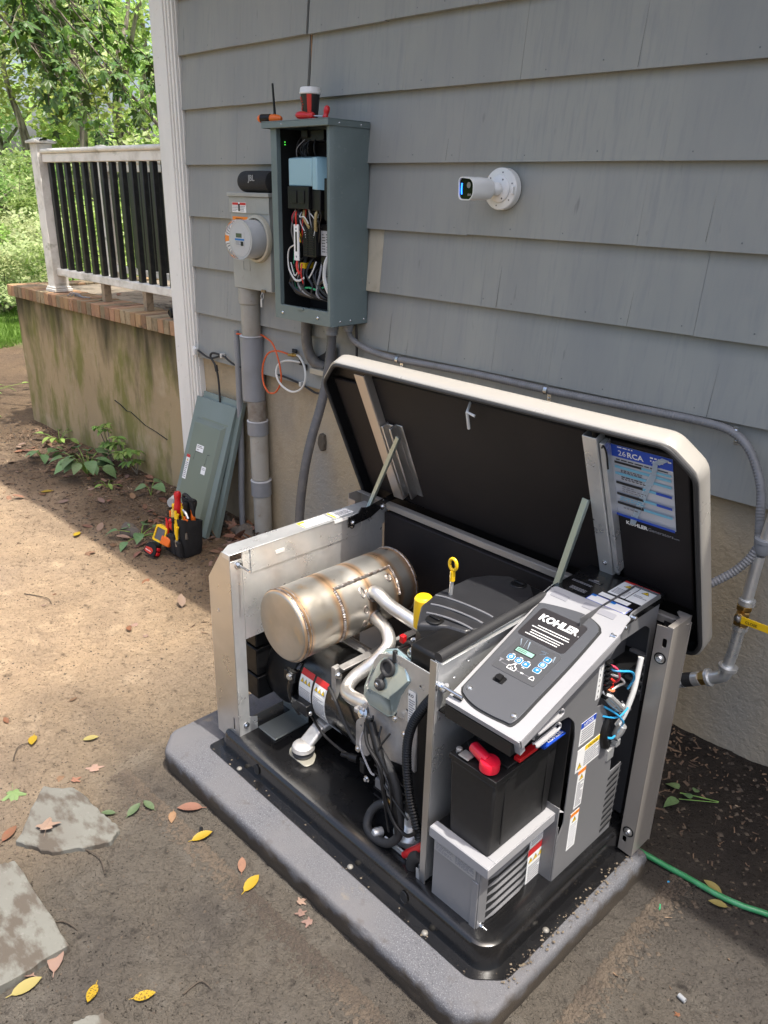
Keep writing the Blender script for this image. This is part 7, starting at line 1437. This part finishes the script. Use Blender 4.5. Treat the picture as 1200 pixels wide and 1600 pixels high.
# handle slots at the lower end of the bezel
q = MB()
for z, l in ((.748, .088), (.712, .082)):
    a = -1.268; P = [(a, z-.010), (a+.006, z-.014), (a+l, z-.008), (a+l+.006, z+.006), (a+l-.002, z+.010)]
    q.tube([(-.698, v, zz) for v, zz in P], .003, 8, smooth=3); q.tube([(-.688, v, zz-.004) for v, zz in P], .003, 8, smooth=3)
    q.prism([(-.698, a, z-.013), (-.698, a+l, z-.008), (-.686, a+l, z-.012), (-.686, a, z-.017)], (0, 0, .002))
q.build('cable_guide', m_gpl, sp_plate, bevel=.001)
q = MB()
for z in (.735, .700): q.prism([(-.6985, -1.262, z), (-.6985, -1.178, z+.006), (-.6985, -1.178, z+.020), (-.6985, -1.262, z+.012)], (.0004, 0, 0))
q.build('guide_slot', m_dark, sp_plate)
# screws along the bezel edge
q = MB()
for v, z in ((-1.205, .768), (-.975, .862), (-.925, .868), (-.885, .880)):
    q.lathe((-.6985, v, z), (1, 0, .1), [(.009, 0), (.009, .002), (.006, .003), (.006, .012), (.005, .013)], 12)
q.build('screw', m_zinc, sp_plate)
# black top cover
q = MB(); q.prism([(-.930, -.905, .8795), (-.930, -.703, .8795), (-.700, -.703, .8795), (-.700, -.905, .8795)], (0, 0, .0035)); q.box(-.7022, -.6985, -.905, -.704, .862, .8794); tc_ = q.build('top_cover', m_bpaint, G, bevel=.002)
q = MB(); q.box(-.930, -.705, -1.34, -.705, .700, .703); q.box(-.930, -.927, -1.34, -.705, .70, .86); q.build('control_housing', m_blk, G)
ZT = .8832
def tsk(name, u, v, w, h, items, **k): return sticker(tc_, name, fr((u, v, ZT), (1, 0, 0), (0, 1, 0)), w, h, items, **k)
tsk('danger_sticker', -.8085, -.818, .050, .096, [('r', 0, .90, 1, 1, PR), ('t', .5, .70, .011), ('l', .1, .08, .9, .45, 5, PG)]); tsk('danger_sticker', -.7555, -.818, .046, .096, [('r', 0, .90, 1, 1, PR), ('t', .5, .70, .011), ('l', .1, .3, .9, .45, 2, PG)])
tsk('blue_framed_sticker', -.828, -.893, .114, .038, [('r', 0, 0, 1, .06, PBL), ('r', 0, .94, 1, 1, PBL), ('r', 0, 0, .015, 1, PBL), ('r', .985, 0, 1, 1, PBL), ('r', .0, .7, .12, .9, PCY), ('r', .5, .66, .62, .88, PCY)]); tsk('blank_sticker', -.818, -.848, .085, .020, [])
tsk('info_label', -.895, -.875, .055, .022, [('l', .05, .1, .9, .9, 3, PG)], base=m_bpaint); tsk('white_print', -.882, -.800, .040, .018, [('r', .3, .7, .7, .9, PG), ('l', .05, .05, .95, .55, 2, PG)], base=m_bpaint)
tsk('white_print', -.912, -.832, .060, .014, [('l', .0, .1, 1, .9, 2, PG)], base=m_bpaint)
# sloping bezel: local frame x=u, y=t up the slope, z out
Tb = Vector((0, .435, .13)).normalized(); FB = fr((0, -1.345, .750), (1, 0, 0), Tb)
bo = [(-.897, 0), (-.683, 0), (-.682, .10), (-.683, .405), (-.690, .440), (-.690, .462), (-.702, .467), (-.915, .467), (-.921, .455), (-.914, .34), (-.905, .15)]
q = MB(); q.plate(FB, roundpoly(bo, .006, 3), t=.004); q.fbox(FB, -.6855, -.6825, .004, .40, -.022, -.0002); q.fbox(FB, -.897, -.683, -.003, .0, -.012, .004); q.plate(FB@Matrix.Translation((0, 0, -.050)), [(-.893, .003), (-.69, .003), (-.69, .02), (-.893, .02)], t=.05)
bez = q.build('bezel', m_gpl, G, bevel=.0025)
def arcp(inset=0.0):
    a = []; L0, R0 = -.885+inset, -.722-inset
    top = [( -.905+inset, .372), (-.895+inset, .389-inset*.5), (-.80, .408-inset), (-.745-inset*.5, .395-inset), (-.727-inset, .375-inset)]
    bot = [(-.724-inset, .035+inset), (-.745, .022+inset), (-.82, .018+inset), (-.870, .032+inset), (-.884+inset, .050+inset)]
    P = spline([Vector((x, y, 0)) for x, y in [(-.884+inset, .05+inset)]+[(-.900+inset, .30)]+top], 5)[:-1]+spline([Vector((x, y, 0)) for x, y in [top[-1]]+[(-.722-inset, .25), (-.722-inset, .12)]+bot], 5)[:-1]
    return [(p.x, p.y) for p in P]
q = MB(); q.plate(FB@Matrix.Translation((0, 0, .0042)), arcp(-.005), t=.0012); q.build('panel_gap', m_dark, bez)
m_cpl = mat('control_panel_plastic', (.075, .078, .086), .26, 0, [(3, (.07, .073, .08), .4, .7, I3, 3)], [(500, .00012, I3)], coat=.1)
q = MB(); q.plate(FB@Matrix.Translation((0, 0, .0055)), arcp(0), t=.005); cp = q.build('control_panel', m_cpl, bez, bevel=.003)
ZP = .0108
q = MB(); q.plate(FB@Matrix.Translation((0, 0, ZP)), rrect(-.890, -.752, .262, .372, .010), t=.0008); q.build('name_plate', mat('name_plate_black', (.022, .020, .022), .4), cp)
q = MB(); q.use(PW); F = FB@Matrix.Translation((-.874, .330, ZP+.001)); q.text(F, 'KOHLER', .0315, .0012, .035, sx=.93); q.text(FB@Matrix.Translation((-.757, .330, ZP+.001)), '.', .012, .001, .03)
q.build('brand_lettering', None, cp, smooth=0, label='white KOHLER lettering on the control panel')
q = MB(); q.use(PW); rs = random.Random(3)
for (x0, x1, y) in ((-.860, -.768, .311), (-.872, -.764, .303), (-.865, -.77, .290), (-.863, -.775, .282), (-.872, -.778, .274)):
    x = x0
    while x < x1: 
        w = rs.uniform(.002, .007); q.fbox(FB, x, min(x+w, x1), y-.0013, y+.0013, ZP+.0008, ZP+.0012); x += w+.0012
q.build('small_print', None, cp, smooth=0)
q = MB(); q.plate(FB@Matrix.Translation((0, 0, ZP)), rrect(-.873, -.748, .138, .254, .006), t=.0007); kp = q.build('key_panel', mat('key_panel_dark', (.065, .067, .072), .28), cp)
q = MB(); q.plate(FB@Matrix.Translation((0, 0, ZP+.0007)), rrect(-.858, -.803, .207, .226, .002), t=.0006); q.build('display_frame', PK, kp)
q = MB(); q.fbox(FB, -.855, -.806, .210, .223, ZP+.0013, ZP+.0017); q.build('display', mat('lcd', (.22, .38, .31), .25, emit=((.2, .5, .38), .12)), kp)
q = MB()
for y in (.219, .214): 
    x = -.852
    while x < -.825: w = rs.uniform(.0012, .003); q.fbox(FB, x, x+w, y-.0012, y+.0012, ZP+.0017, ZP+.0019); x += w+.0008
q.build('display_text', PK, kp)
keys = [(-.849, .186, 'O'), (-.826, .186, 'o'), (-.804, .185, 'p'), (-.771, .226, 'u'), (-.771, .206, 'O'), (-.772, .185, 'd')]
for (x, y, s_) in keys:
    q = MB(); q.use(PW); q.plate(FB@Matrix.Translation((0, 0, ZP+.0007)), rrect(x-.0094, x+.0094, y-.0084, y+.0084, .004), t=.0006); q.use(PCY); q.plate(FB@Matrix.Translation((0, 0, ZP+.0013)), rrect(x-.0084, x+.0084, y-.0074, y+.0074, .0034), t=.0008)
    q.use(PW); Fk = FB@Matrix.Translation((x, y, ZP+.0021))
    if s_ in 'Oo':
        q.plate(Fk, circ(0, 0, .0045, 14), [circ(0, 0, .0033, 14)], .0003); q.fbox(Fk, -.0005, .0005, -.0005, .004 if s_ == 'O' else .002, 0, .0004)
    else:
        P = {'p': [(-.003, -.0035), (.004, 0), (-.003, .0035)], 'u': [(-.004, -.0025), (.004, -.0025), (0, .0035)], 'd': [(-.004, .0025), (0, -.0035), (.004, .0025)]}[s_]
        q.plate(Fk, P, [[(a*.45, b*.45) for a, b in P]] if s_ != 'p' else [], .0003)
    for dy in (.0118, -.0118): 
        if x < -.79: q.fbox(FB, x-.004, x+.004, y+dy-.0008, y+dy+.0008, ZP+.0007, ZP+.001)
    q.build('key', None, kp, smooth=0)
q = MB(); q.use(PG)
q.fbox(FB, -.866, -.862, .160, .170, ZP+.0007, ZP+.001); q.fbox(FB, -.869, -.859, .168, .171, ZP+.0007, ZP+.001); q.fbox(FB, -.858, -.838, .1595, .1605, ZP+.0007, ZP+.001); q.fbox(FB, -.812, -.775, .1575, .1585, ZP+.0007, ZP+.001)
q.use(PW); q.plate(FB@Matrix.Translation((0, 0, ZP+.0007)), [(-.838, .152), (-.814, .152), (-.814, .164), (-.820, .164), (-.824, .172), (-.830, .172), (-.834, .164), (-.838, .164)], [[(-.8365, .1535), (-.8155, .1535), (-.8155, .1625), (-.821, .1625), (-.825, .1705), (-.829, .1705), (-.833, .1625), (-.8365, .1625)]], .0004)
q.plate(FB@Matrix.Translation((0, 0, ZP+.0007)), circ(-.826, .157, .004, 12), [circ(-.826, .157, .003, 12)], .0004)
q.plate(FB@Matrix.Translation((0, 0, ZP+.0007)), [(-.774, .153), (-.760, .153), (-.762, .161), (-.767, .165), (-.772, .161)], [[(-.7725, .1545), (-.762, .1545), (-.7635, .160), (-.767, .1635), (-.7705, .160)]], .0004); q.fbox(FB, -.800, -.792, .1565, .1595, ZP+.0007, ZP+.0012)
q.build('pictogram', None, kp, smooth=0)
q = MB()
for (x, y) in ((-.868, .052), (-.733, .046)): q.lathe(FB@Vector((x, y, ZP-.001)), FB.to_3x3()@Vector((0, 0, 1)), [(.0075, 0), (.0078, .002), (.006, .005), (.002, .006)], 20)
q.build('screw', mat('screw_clear', (.55, .56, .57), .2, .9), cp)
q = MB(); q.plate(FB@Matrix.Translation((0, 0, ZP-.003)), rrect(-.842, -.812, .103, .125, .004), t=.0045); q.fbox(FB, -.834, -.820, .106, .122, ZP+.0015, ZP+.010); q.build('rocker_switch', m_blk, cp, bevel=.002)
q = MB(); m_film = mat('wrinkled_film', (.70, .78, .84), .18, 0, trans=.6, coat=.6)
for (x, y, dx, dy, w) in ((-.866, .248, .012, -.018, .004), (-.850, .252, .006, -.026, .003), (-.842, .25, .010, -.022, .005), (-.80, .240, .018, .004, .002), (-.763, .242, .006, -.016, .005), (-.785, .238, -.012, -.008, .0015)):
    q.add([FB@Vector((x, y, ZP+.002)), FB@Vector((x+w, y+.001, ZP+.005)), FB@Vector((x+dx+w*.4, y+dy, ZP+.003)), FB@Vector((x+dx, y+dy, ZP+.0015)), FB@Vector((x, y, ZP+.0016)), FB@Vector((x+w, y+.001, ZP+.0046)), FB@Vector((x+dx+w*.4, y+dy, ZP+.0026)), FB@Vector((x+dx, y+dy, ZP+.0011))], [(0, 1, 2, 3), (7, 6, 5, 4), (0, 4, 5, 1), (1, 5, 6, 2), (2, 6, 7, 3), (3, 7, 4, 0)])
q.build('film_wrinkle', m_film, cp, smooth=0)
for (x, y, w) in ((-.908, .428, .050), (-.816, .434, .092)):
    q = MB(); Ft = FB@Matrix.Translation((x, y, .0042)); q.plate(Ft, rrect(0, w, 0, .020, .003), t=.0008); q.use(PG)
    q.build('bezel_sticker', mat('clear_sticker', (.36, .36, .37), .3), bez)
q = MB(); q.fbox(FB, -.888, -.862, .012, .021, .0041, .0052); q.build('slot', m_dark, bez)
# wiring seen through the side cut-out
q0 = MB()
wl = [('b', [(-.72, -.965, .755), (-.68, -.945, .757), (-.668, -.90, .74), (-.675, -.865, .70), (-.69, -.86, .66)], .0032), ('b', [(-.70, -.955, .645), (-.68, -.92, .615), (-.675, -.885, .575), (-.69, -.865, .54)], .003), ('b', [(-.70, -.955, .615), (-.68, -.91, .60), (-.68, -.86, .605)], .0026), ('b', [(-.70, -.95, .55), (-.685, -.92, .535), (-.69, -.89, .525)], .003),
      ('p', [(-.70, -.965, .775), (-.685, -.950, .765), (-.682, -.93, .73), (-.70, -.915, .70)], .003), ('r', [(-.70, -.965, .745), (-.685, -.955, .73), (-.69, -.94, .72)], .003), ('w', [(-.70, -.96, .745), (-.685, -.93, .73), (-.68, -.905, .705), (-.70, -.90, .68), (-.71, -.93, .668)], .0028),
      ('o', [(-.70, -.97, .71), (-.685, -.955, .70), (-.69, -.935, .69)], .0035), ('r', [(-.70, -.97, .718), (-.688, -.95, .707), (-.70, -.925, .70)], .0022), ('w', [(-.70, -.975, .70), (-.685, -.965, .69), (-.69, -.94, .675)], .0045), ('gr', [(-.71, -.84, .60), (-.69, -.825, .58), (-.70, -.815, .56), (-.72, -.82, .545)], .002)]
wires(G, wl)
q = MB(); q.tube([(-.69, -.812, .735), (-.688, -.820, .70), (-.685, -.835, .64), (-.69, -.855, .575), (-.70, -.865, .54)], .0078, 12, smooth=6); q.build('white_cable', WM['w'], G)
q = MB(); q.tube([(-.705, -.960, .69), (-.690, -.935, .655), (-.685, -.905, .625)], .0125, 12); q.tube([(-.690, -.958, .685), (-.680, -.93, .655), (-.678, -.905, .628)], .008, 10); q.lathe((-.684, -.900, .620), (.1, 1, .2), [(.008, 0), (.009, .004), (.008, .016)], 10); q.lathe((-.690, -.868, .53), (.3, .2, 1), [(.012, -.02), (.014, 0), (.012, .02)], 12); q.box(-.72, -.695, -.90, -.868, .44, .475); q.box(-.71, -.692, -.865, -.845, .47, .49); q.build('conduit_fitting', m_galv, G, bevel=.001)
q = MB(); q.tube([(-.70, -.93, .60), (-.695, -.945, .56), (-.695, -.935, .52), (-.70, -.91, .50)], .012, 10, smooth=4); q.box(-.715, -.70, -.955, -.925, .455, .53); q.build('grommet', m_blk, G, bevel=.003)

# ---------------------------------------------------------------- battery
bt = thing('battery', (-.80, -1.24, .3768), 'black lead battery with a red terminal boot standing in the generator tray', 'battery', rz=YG)
q = MB(); q.hexa([(-.862, -1.345, .3768), (-.738, -1.345, .3768), (-.738, -1.105, .3768), (-.862, -1.105, .3768), (-.868, -1.351, .600), (-.732, -1.351, .600), (-.732, -1.10, .600), (-.868, -1.10, .600)]); q.build('case', m_batt, bt, bevel=.006)
q = MB(); q.box(-.871, -.729, -1.354, -1.097, .6005, .616); q.box(-.862, -.738, -1.30, -1.105, .6165, .624); q.box(-.855, -.835, -1.345, -1.318, .6165, .622); q.box(-.732, -.730, -1.30, -1.12, .590, .600); q.build('cover', m_batt, bt, bevel=.004)
for k in range(6):
    q = MB(); v = -1.30+k*.037; q.lathe((-.845, v, .6242), (0, 0, 1), [(.011, 0), (.011, .003), (.004, .004)], 14); q.build('vent_plug', m_batt, bt, bevel=.0006)
for v in (-1.31, -1.14):
    q = MB(); q.box(-.7345, -.7315, v, v+.006, .40, .595); q.build('case_rib', m_batt, bt, bevel=.001)
q = MB(); q.lathe((-.856, -1.335, .616), (0, 0, 1), [(.008, 0), (.008, .012), (.006, .013)], 12); q.box(-.845, -.815, -1.352, -1.325, .6225, .626); q.build('terminal', m_alu, bt, bevel=.001)
q = MB(); q.lathe((-.765, -1.335, .622), (.05, -.05, 1), [(.020, 0), (.024, .004), (.0245, .022), (.022, .028), (.010, .030)], 32); q.tube([(-.770, -1.335, .640), (-.79, -1.330, .642), (-.825, -1.318, .640)], [.016, .015, .0145], 18, smooth=3); q.build('terminal_boot', mat('boot_red', (.66, .012, .035), .28, coat=.3), bt)
q = MB(); q.box(-.745, -.715, -1.19, -1.095, .628, .631); q.build('blue_label', PBL, bt)
q = MB(); q.use(PW); q.text(fr((-.7205, -1.165, .6312), (0, 1, 0), (-1, 0, 0)), 'KOHLER', .016, .0004, .01); q.build('lettering', None, bt, smooth=0)
q = MB(); q.box(-.745, -.727, -1.270, -1.198, .626, .636); q.box(-.743, -.735, -1.094, -1.085, .622, .630); q.build('red_strip', m_red, bt, bevel=.001)

# ================================================================ LOOSE THINGS ON THE GROUND
q = MB(); P = [(-1.2, -.60, .03), (-1.0, -.63, .02), (-.85, -.655, .018), (-.72, -.668, .016), (-.60, -.658, .015), (-.512, -.656, .014), (-.436, -.656, .014), (-.37, -.645, .014), (-.307, -.624, .014), (-.15, -.58, .013), (.1, -.5, .013), (.5, -.42, .013), (1.1, -.5, .013)]
P = [(x, y, hgt(x, y)+.012 if x > -.62 else z) for x, y, z in P]
q.tube(P, .0085, 14, smooth=8); lone(q, 'garden_hose', 'green garden hose running out from behind the generator at right', 'hose', (-.3, -.62, 0), mat('hose_green', (.03, .22, .08), .35, 0, [(14, (.06, .28, .13), .5, .65, I3, 3), (60, (.16, .13, .09), .66, .74, I3, 3)], coat=.2))
q = MB(); z = hgt(-2.78, -1.74)+.004; q.tube([Vector((-2.82, -1.80, z))+Vector((math.cos(a)*.055, math.sin(a)*.07, 0)) for a in [-.9+i*.25 for i in range(11)]]+[(-2.90, -1.77, z), (-2.98, -1.80, z)], .0028, 8, smooth=4); lone(q, 'string', 'loop of thin white cord on the dirt at the left edge', 'cord', (-2.82, -1.8, 0), WM['w'])
def plug(x, y, a, l_, rr, m, label, hole=True):
    q = MB(); z = hgt(x, y)+rr; d = Vector((math.cos(a), math.sin(a), 0)); q.lathe(Vector((x, y, z))-d*l_/2, d, [(rr*.6, 0), (rr, .0005), (rr, l_), (rr*.6, l_), (rr*.6, l_*.6)], 14); lone(q, 'conduit_offcut', label, 'offcut', (x, y, 0), m, group='small offcuts dropped on the dirt')
plug(-1.682, -1.556, -.6, .018, .0055, m_blk, 'short black tube offcut near the pad corner'); plug(-2.035, -1.775, 1.3, .016, .0055, m_blk, 'short black tube offcut on the upper flagstone')
plug(-.373, -1.02, -.2, .020, .0065, m_pvc, 'grey metal plug lying on the dirt at lower right'); plug(-.538, -.80, -1.2, .020, .0022, WM['g'], 'green bit of wire insulation right of the pad corner'); plug(-.56, -.70, .2, .006, .003, WM['b'], 'tiny blue crumb of wire insulation right of the pad')

# tool bag with its tools
bx, by = -3.455, -.47; bz = hgt(bx, by)
tb = thing('tool_bag', (bx, by, bz), 'black open tool pouch stuffed with hand tools in front of the leaning covers', 'tool bag')
m_bag = mat('bag_cloth', (.013, .013, .014), .85, 0, [(12, (.022, .022, .024), .5, .7, I3, 3)], [(300, .0006, I3), (18, .006, I3)])
q = MB(); rr = []
for k, (z, sx_, sy_) in enumerate(((0, .070, .055), (.02, .078, .062), (.09, .082, .066), (.16, .085, .07), (.20, .088, .073), (.20, .080, .066), (.05, .070, .055))):
    rr.append([Vector((bx+x*sx_/.08+.0, by+y*sy_/.08, bz+z+(x*.15 if k > 2 else 0)-y*(.25 if 2 < k < 6 else 0))) for x, y in rrect(-.08, .08, -.08, .08, .03, 4)])
n = len(rr[0])
for a in rr: q.v += a
for i in range(len(rr)-1):
    for k in range(n): q.f.append([i*n+k, i*n+(k+1) % n, (i+1)*n+(k+1) % n, (i+1)*n+k]); q.m.append(0)
q.f.append(list(range(n))[::-1]); q.m.append(0); q.f.append([(len(rr)-1)*n+k for k in range(n)]); q.m.append(0); q.build('bag_body', m_bag, tb, smooth=60)
for k, (dx, w, h) in enumerate(((-.05, .05, .12), (.005, .05, .135), (.055, .045, .11))):
    q = MB(); x = bx+dx; q.hexa([(x-w/2, by-.085, bz+.012), (x+w/2, by-.085, bz+.012), (x+w/2, by-.06, bz+.01), (x-w/2, by-.06, bz+.01), (x-w/2-.003, by-.098, bz+h), (x+w/2+.003, by-.098, bz+h), (x+w/2, by-.07, bz+h-.005), (x-w/2, by-.07, bz+h-.005)]); q.build('pocket', m_bag, tb, bevel=.008)
q = MB(); q.tube([(bx+.05, by+.02, bz+.20), (bx+.075, by+.02, bz+.27), (bx+.11, by+.01, bz+.325), (bx+.10, by-.01, bz+.34), (bx+.04, by+.0, bz+.345), (bx-.0, by+.01, bz+.33), (bx-.02, by+.02, bz+.27), (bx-.02, by+.02, bz+.20)], .009, 10, smooth=4)
q.hexa([(bx-.02, by+.02, bz+.17), (bx+.06, by+.02, bz+.17), (bx+.06, by+.035, bz+.17), (bx-.02, by+.035, bz+.17), (bx-.015, by+.0, bz+.32), (bx+.10, by-.0, bz+.32), (bx+.10, by+.015, bz+.32), (bx-.015, by+.015, bz+.32)]); q.build('back_flap', m_bag, tb, bevel=.005)
def tl(name, label, cat, fn):
    t = thing(name, (bx, by, bz+.1), label, cat, 'tools standing in the tool bag'); fn(t)
def P3(x, y, z): return Vector((bx+x, by+y, bz+z))
def f(t):
    q = MB(); handle(q, P3(-.045, .0, .34), P3(-.042, -.01, .20), .021); q.build('handle', m_red, t); q = MB(); q.cyl(P3(-.042, -.01, .20), P3(-.04, -.01, .08), .004, 8); q.build('shaft', m_steel, t)
tl('screwdriver', 'big red handled tool standing at the back left of the tool bag', 'screwdriver', f)
def pl(x, y, z, m, s_=1.0, dx=.02):
    def f(t):
        q = MB(); q.tube([P3(x, y, z), P3(x+.008, y-.006, z-.05*s_), P3(x+dx, y-.01, z-.11*s_)], [.0075, .008, .006], 8, smooth=4); q.build('grip', m, t)
        q = MB(); q.tube([P3(x+.028, y-.004, z-.01), P3(x+.020, y-.008, z-.055*s_), P3(x+dx+.004, y-.012, z-.11*s_)], [.0075, .008, .006], 8, smooth=4); q.build('grip', m, t)
        q = MB(); q.cyl(P3(x+dx, y-.012, z-.105*s_), P3(x+dx+.002, y-.012, z-.15*s_), .010, 8); q.build('jaw', m_steel, t)
    return f
tl('pliers', 'yellow handled pliers at the front right of the tool bag', 'pliers', pl(.020, -.06, .265, m_yelp)); tl('pliers', 'pale yellow handled cutters in the middle of the tool bag', 'pliers', pl(-.035, -.045, .255, mat('pale_yellow', (.72, .52, .14), .4))); tl('pliers', 'yellow handled pliers at the back of the tool bag', 'pliers', pl(-.03, .01, .275, m_yelp, .8)); tl('pliers', 'orange handled strippers at the left of the tool bag', 'pliers', pl(-.065, -.04, .235, m_org, .8)); tl('pliers', 'second yellow pair, low in the right pocket of the tool bag', 'pliers', pl(.035, -.075, .20, m_yelp, .8))
def f(t): q = MB(); handle(q, P3(-.008, -.075, .215), P3(-.005, -.07, .15), .015); q.build('handle', m_red, t)
tl('screwdriver', 'short red screwdriver handle in the front pocket of the tool bag', 'screwdriver', f)
def f(t): q = MB(); q.cyl(P3(.035, .0, .16), P3(.037, .0, .30), .020, 20); q.lathe(P3(.037, .0, .30), (0, 0, 1), [(.020, 0), (.020, .006), (.012, .008)], 20); q.build('barrel', m_blk, t, bevel=.002)
tl('flashlight', 'black tube standing upright at the back of the tool bag', 'flashlight', f)
def f(t): q = MB(); q.tube([P3(-.012, .01, .25), P3(.0, .0, .285), P3(.018, .0, .282), P3(.028, -.0, .25)], .006, 8, smooth=4); q.tube([P3(.03, -.02, .262), P3(.055, -.02, .25), P3(.075, -.02, .225)], [.006, .009, .008], 8, smooth=4); q.build('wrench', m_steel, t)
tl('wrench', 'steel wrench head between the yellow handles in the tool bag', 'wrench', f)
tl('pliers', 'orange handled side cutters at the right edge of the tool bag', 'pliers', pl(.055, -.03, .235, m_org, .8)); tl('pliers', 'red handled pliers between the pockets of the tool bag', 'pliers', pl(-.058, -.07, .205, m_red, .8))
for lb, x, y, z, m in (('orange screwdriver handle at the back right of the tool bag', .06, .02, .27, m_org), ('yellow screwdriver handle at the left of the tool bag', -.075, -.01, .265, m_yelp), ('black screwdriver handle at the front of the tool bag', .012, -.07, .225, m_blk)):
    def g_(t, x=x, y=y, z=z, m=m): q = MB(); handle(q, P3(x, y, z), P3(x+.004, y-.004, z-.08), .013); q.build('handle', m, t); q = MB(); q.cyl(P3(x+.004, y-.004, z-.08), P3(x+.006, y-.004, z-.15), .003, 8); q.build('shaft', m_steel, t)
    tl('screwdriver', lb, 'screwdriver', g_)
def f(t):
    F = fr(P3(-.105, -.125, .085), (1, .35, -.25), (0, .35, 1)); q = MB(); q.fbox(F, 0, .060, 0, .075, -.012, .012); q.build('face', mat('meter_dark', (.10, .10, .11), .4), t, bevel=.003)
    q = MB(); q.plate(F@Matrix.Translation((0, 0, -.014)), rrect(-.006, .066, -.006, .085, .01), [rrect(.004, .056, .004, .072, .005)], .03); q.build('yellow_frame', m_yelp, t, bevel=.002)
    q = MB(); q.fbox(F, .045, .105, -.01, .04, -.016, .018); q.build('orange_end', m_org, t, bevel=.006)
tl('multimeter', 'yellow framed meter with an orange end leaning on the front of the tool bag', 'meter', f)
tx, ty = -3.555, -.60; tz = hgt(tx, ty)
t = thing('tape_measure', (tx, ty, tz), 'black and red tape measure lying in front of the tool bag', 'tape measure'); F = fr((tx-.045, ty-.02, tz+.008), (1, .15, -.12), (0, .45, 1))
q = MB(); q.plate(F, roundpoly([(0, 0), (.085, 0), (.09, .03), (.075, .062), (.03, .072), (.004, .05)], .012, 3), t=.040); q.build('case', m_blk, t, bevel=.005)
q = MB(); q.plate(F@Matrix.Translation((0, 0, .0402)), roundpoly([(.008, .012), (.060, .006), (.070, .028), (.055, .042), (.012, .038)], .006, 3), t=.002); q.build('red_side', mat('tape_red', (.50, .03, .012), .35), t)
q = MB(); q.fbox(F, .086, .094, .01, .028, .010, .032); q.fbox(F, .080, .090, .036, .052, .010, .032); q.build('red_stripes', m_red, t, bevel=.002)
q = MB(); q.use(PW); q.text(F@Matrix.Translation((.014, .020, .0423)), 'Milwaukee', .010, .0004, .01); q.build('lettering', None, t, smooth=0)
t = thing('utility_case', (tx-.05, ty+.01, tz), 'dark green plastic tool case beside the tape measure', 'case'); q = MB(); q.box(tx-.085, tx-.02, ty-.01, ty+.05, tz+.002, tz+.045); q.build('case', mat('case_green', (.02, .055, .045), .45), t, bevel=.008)
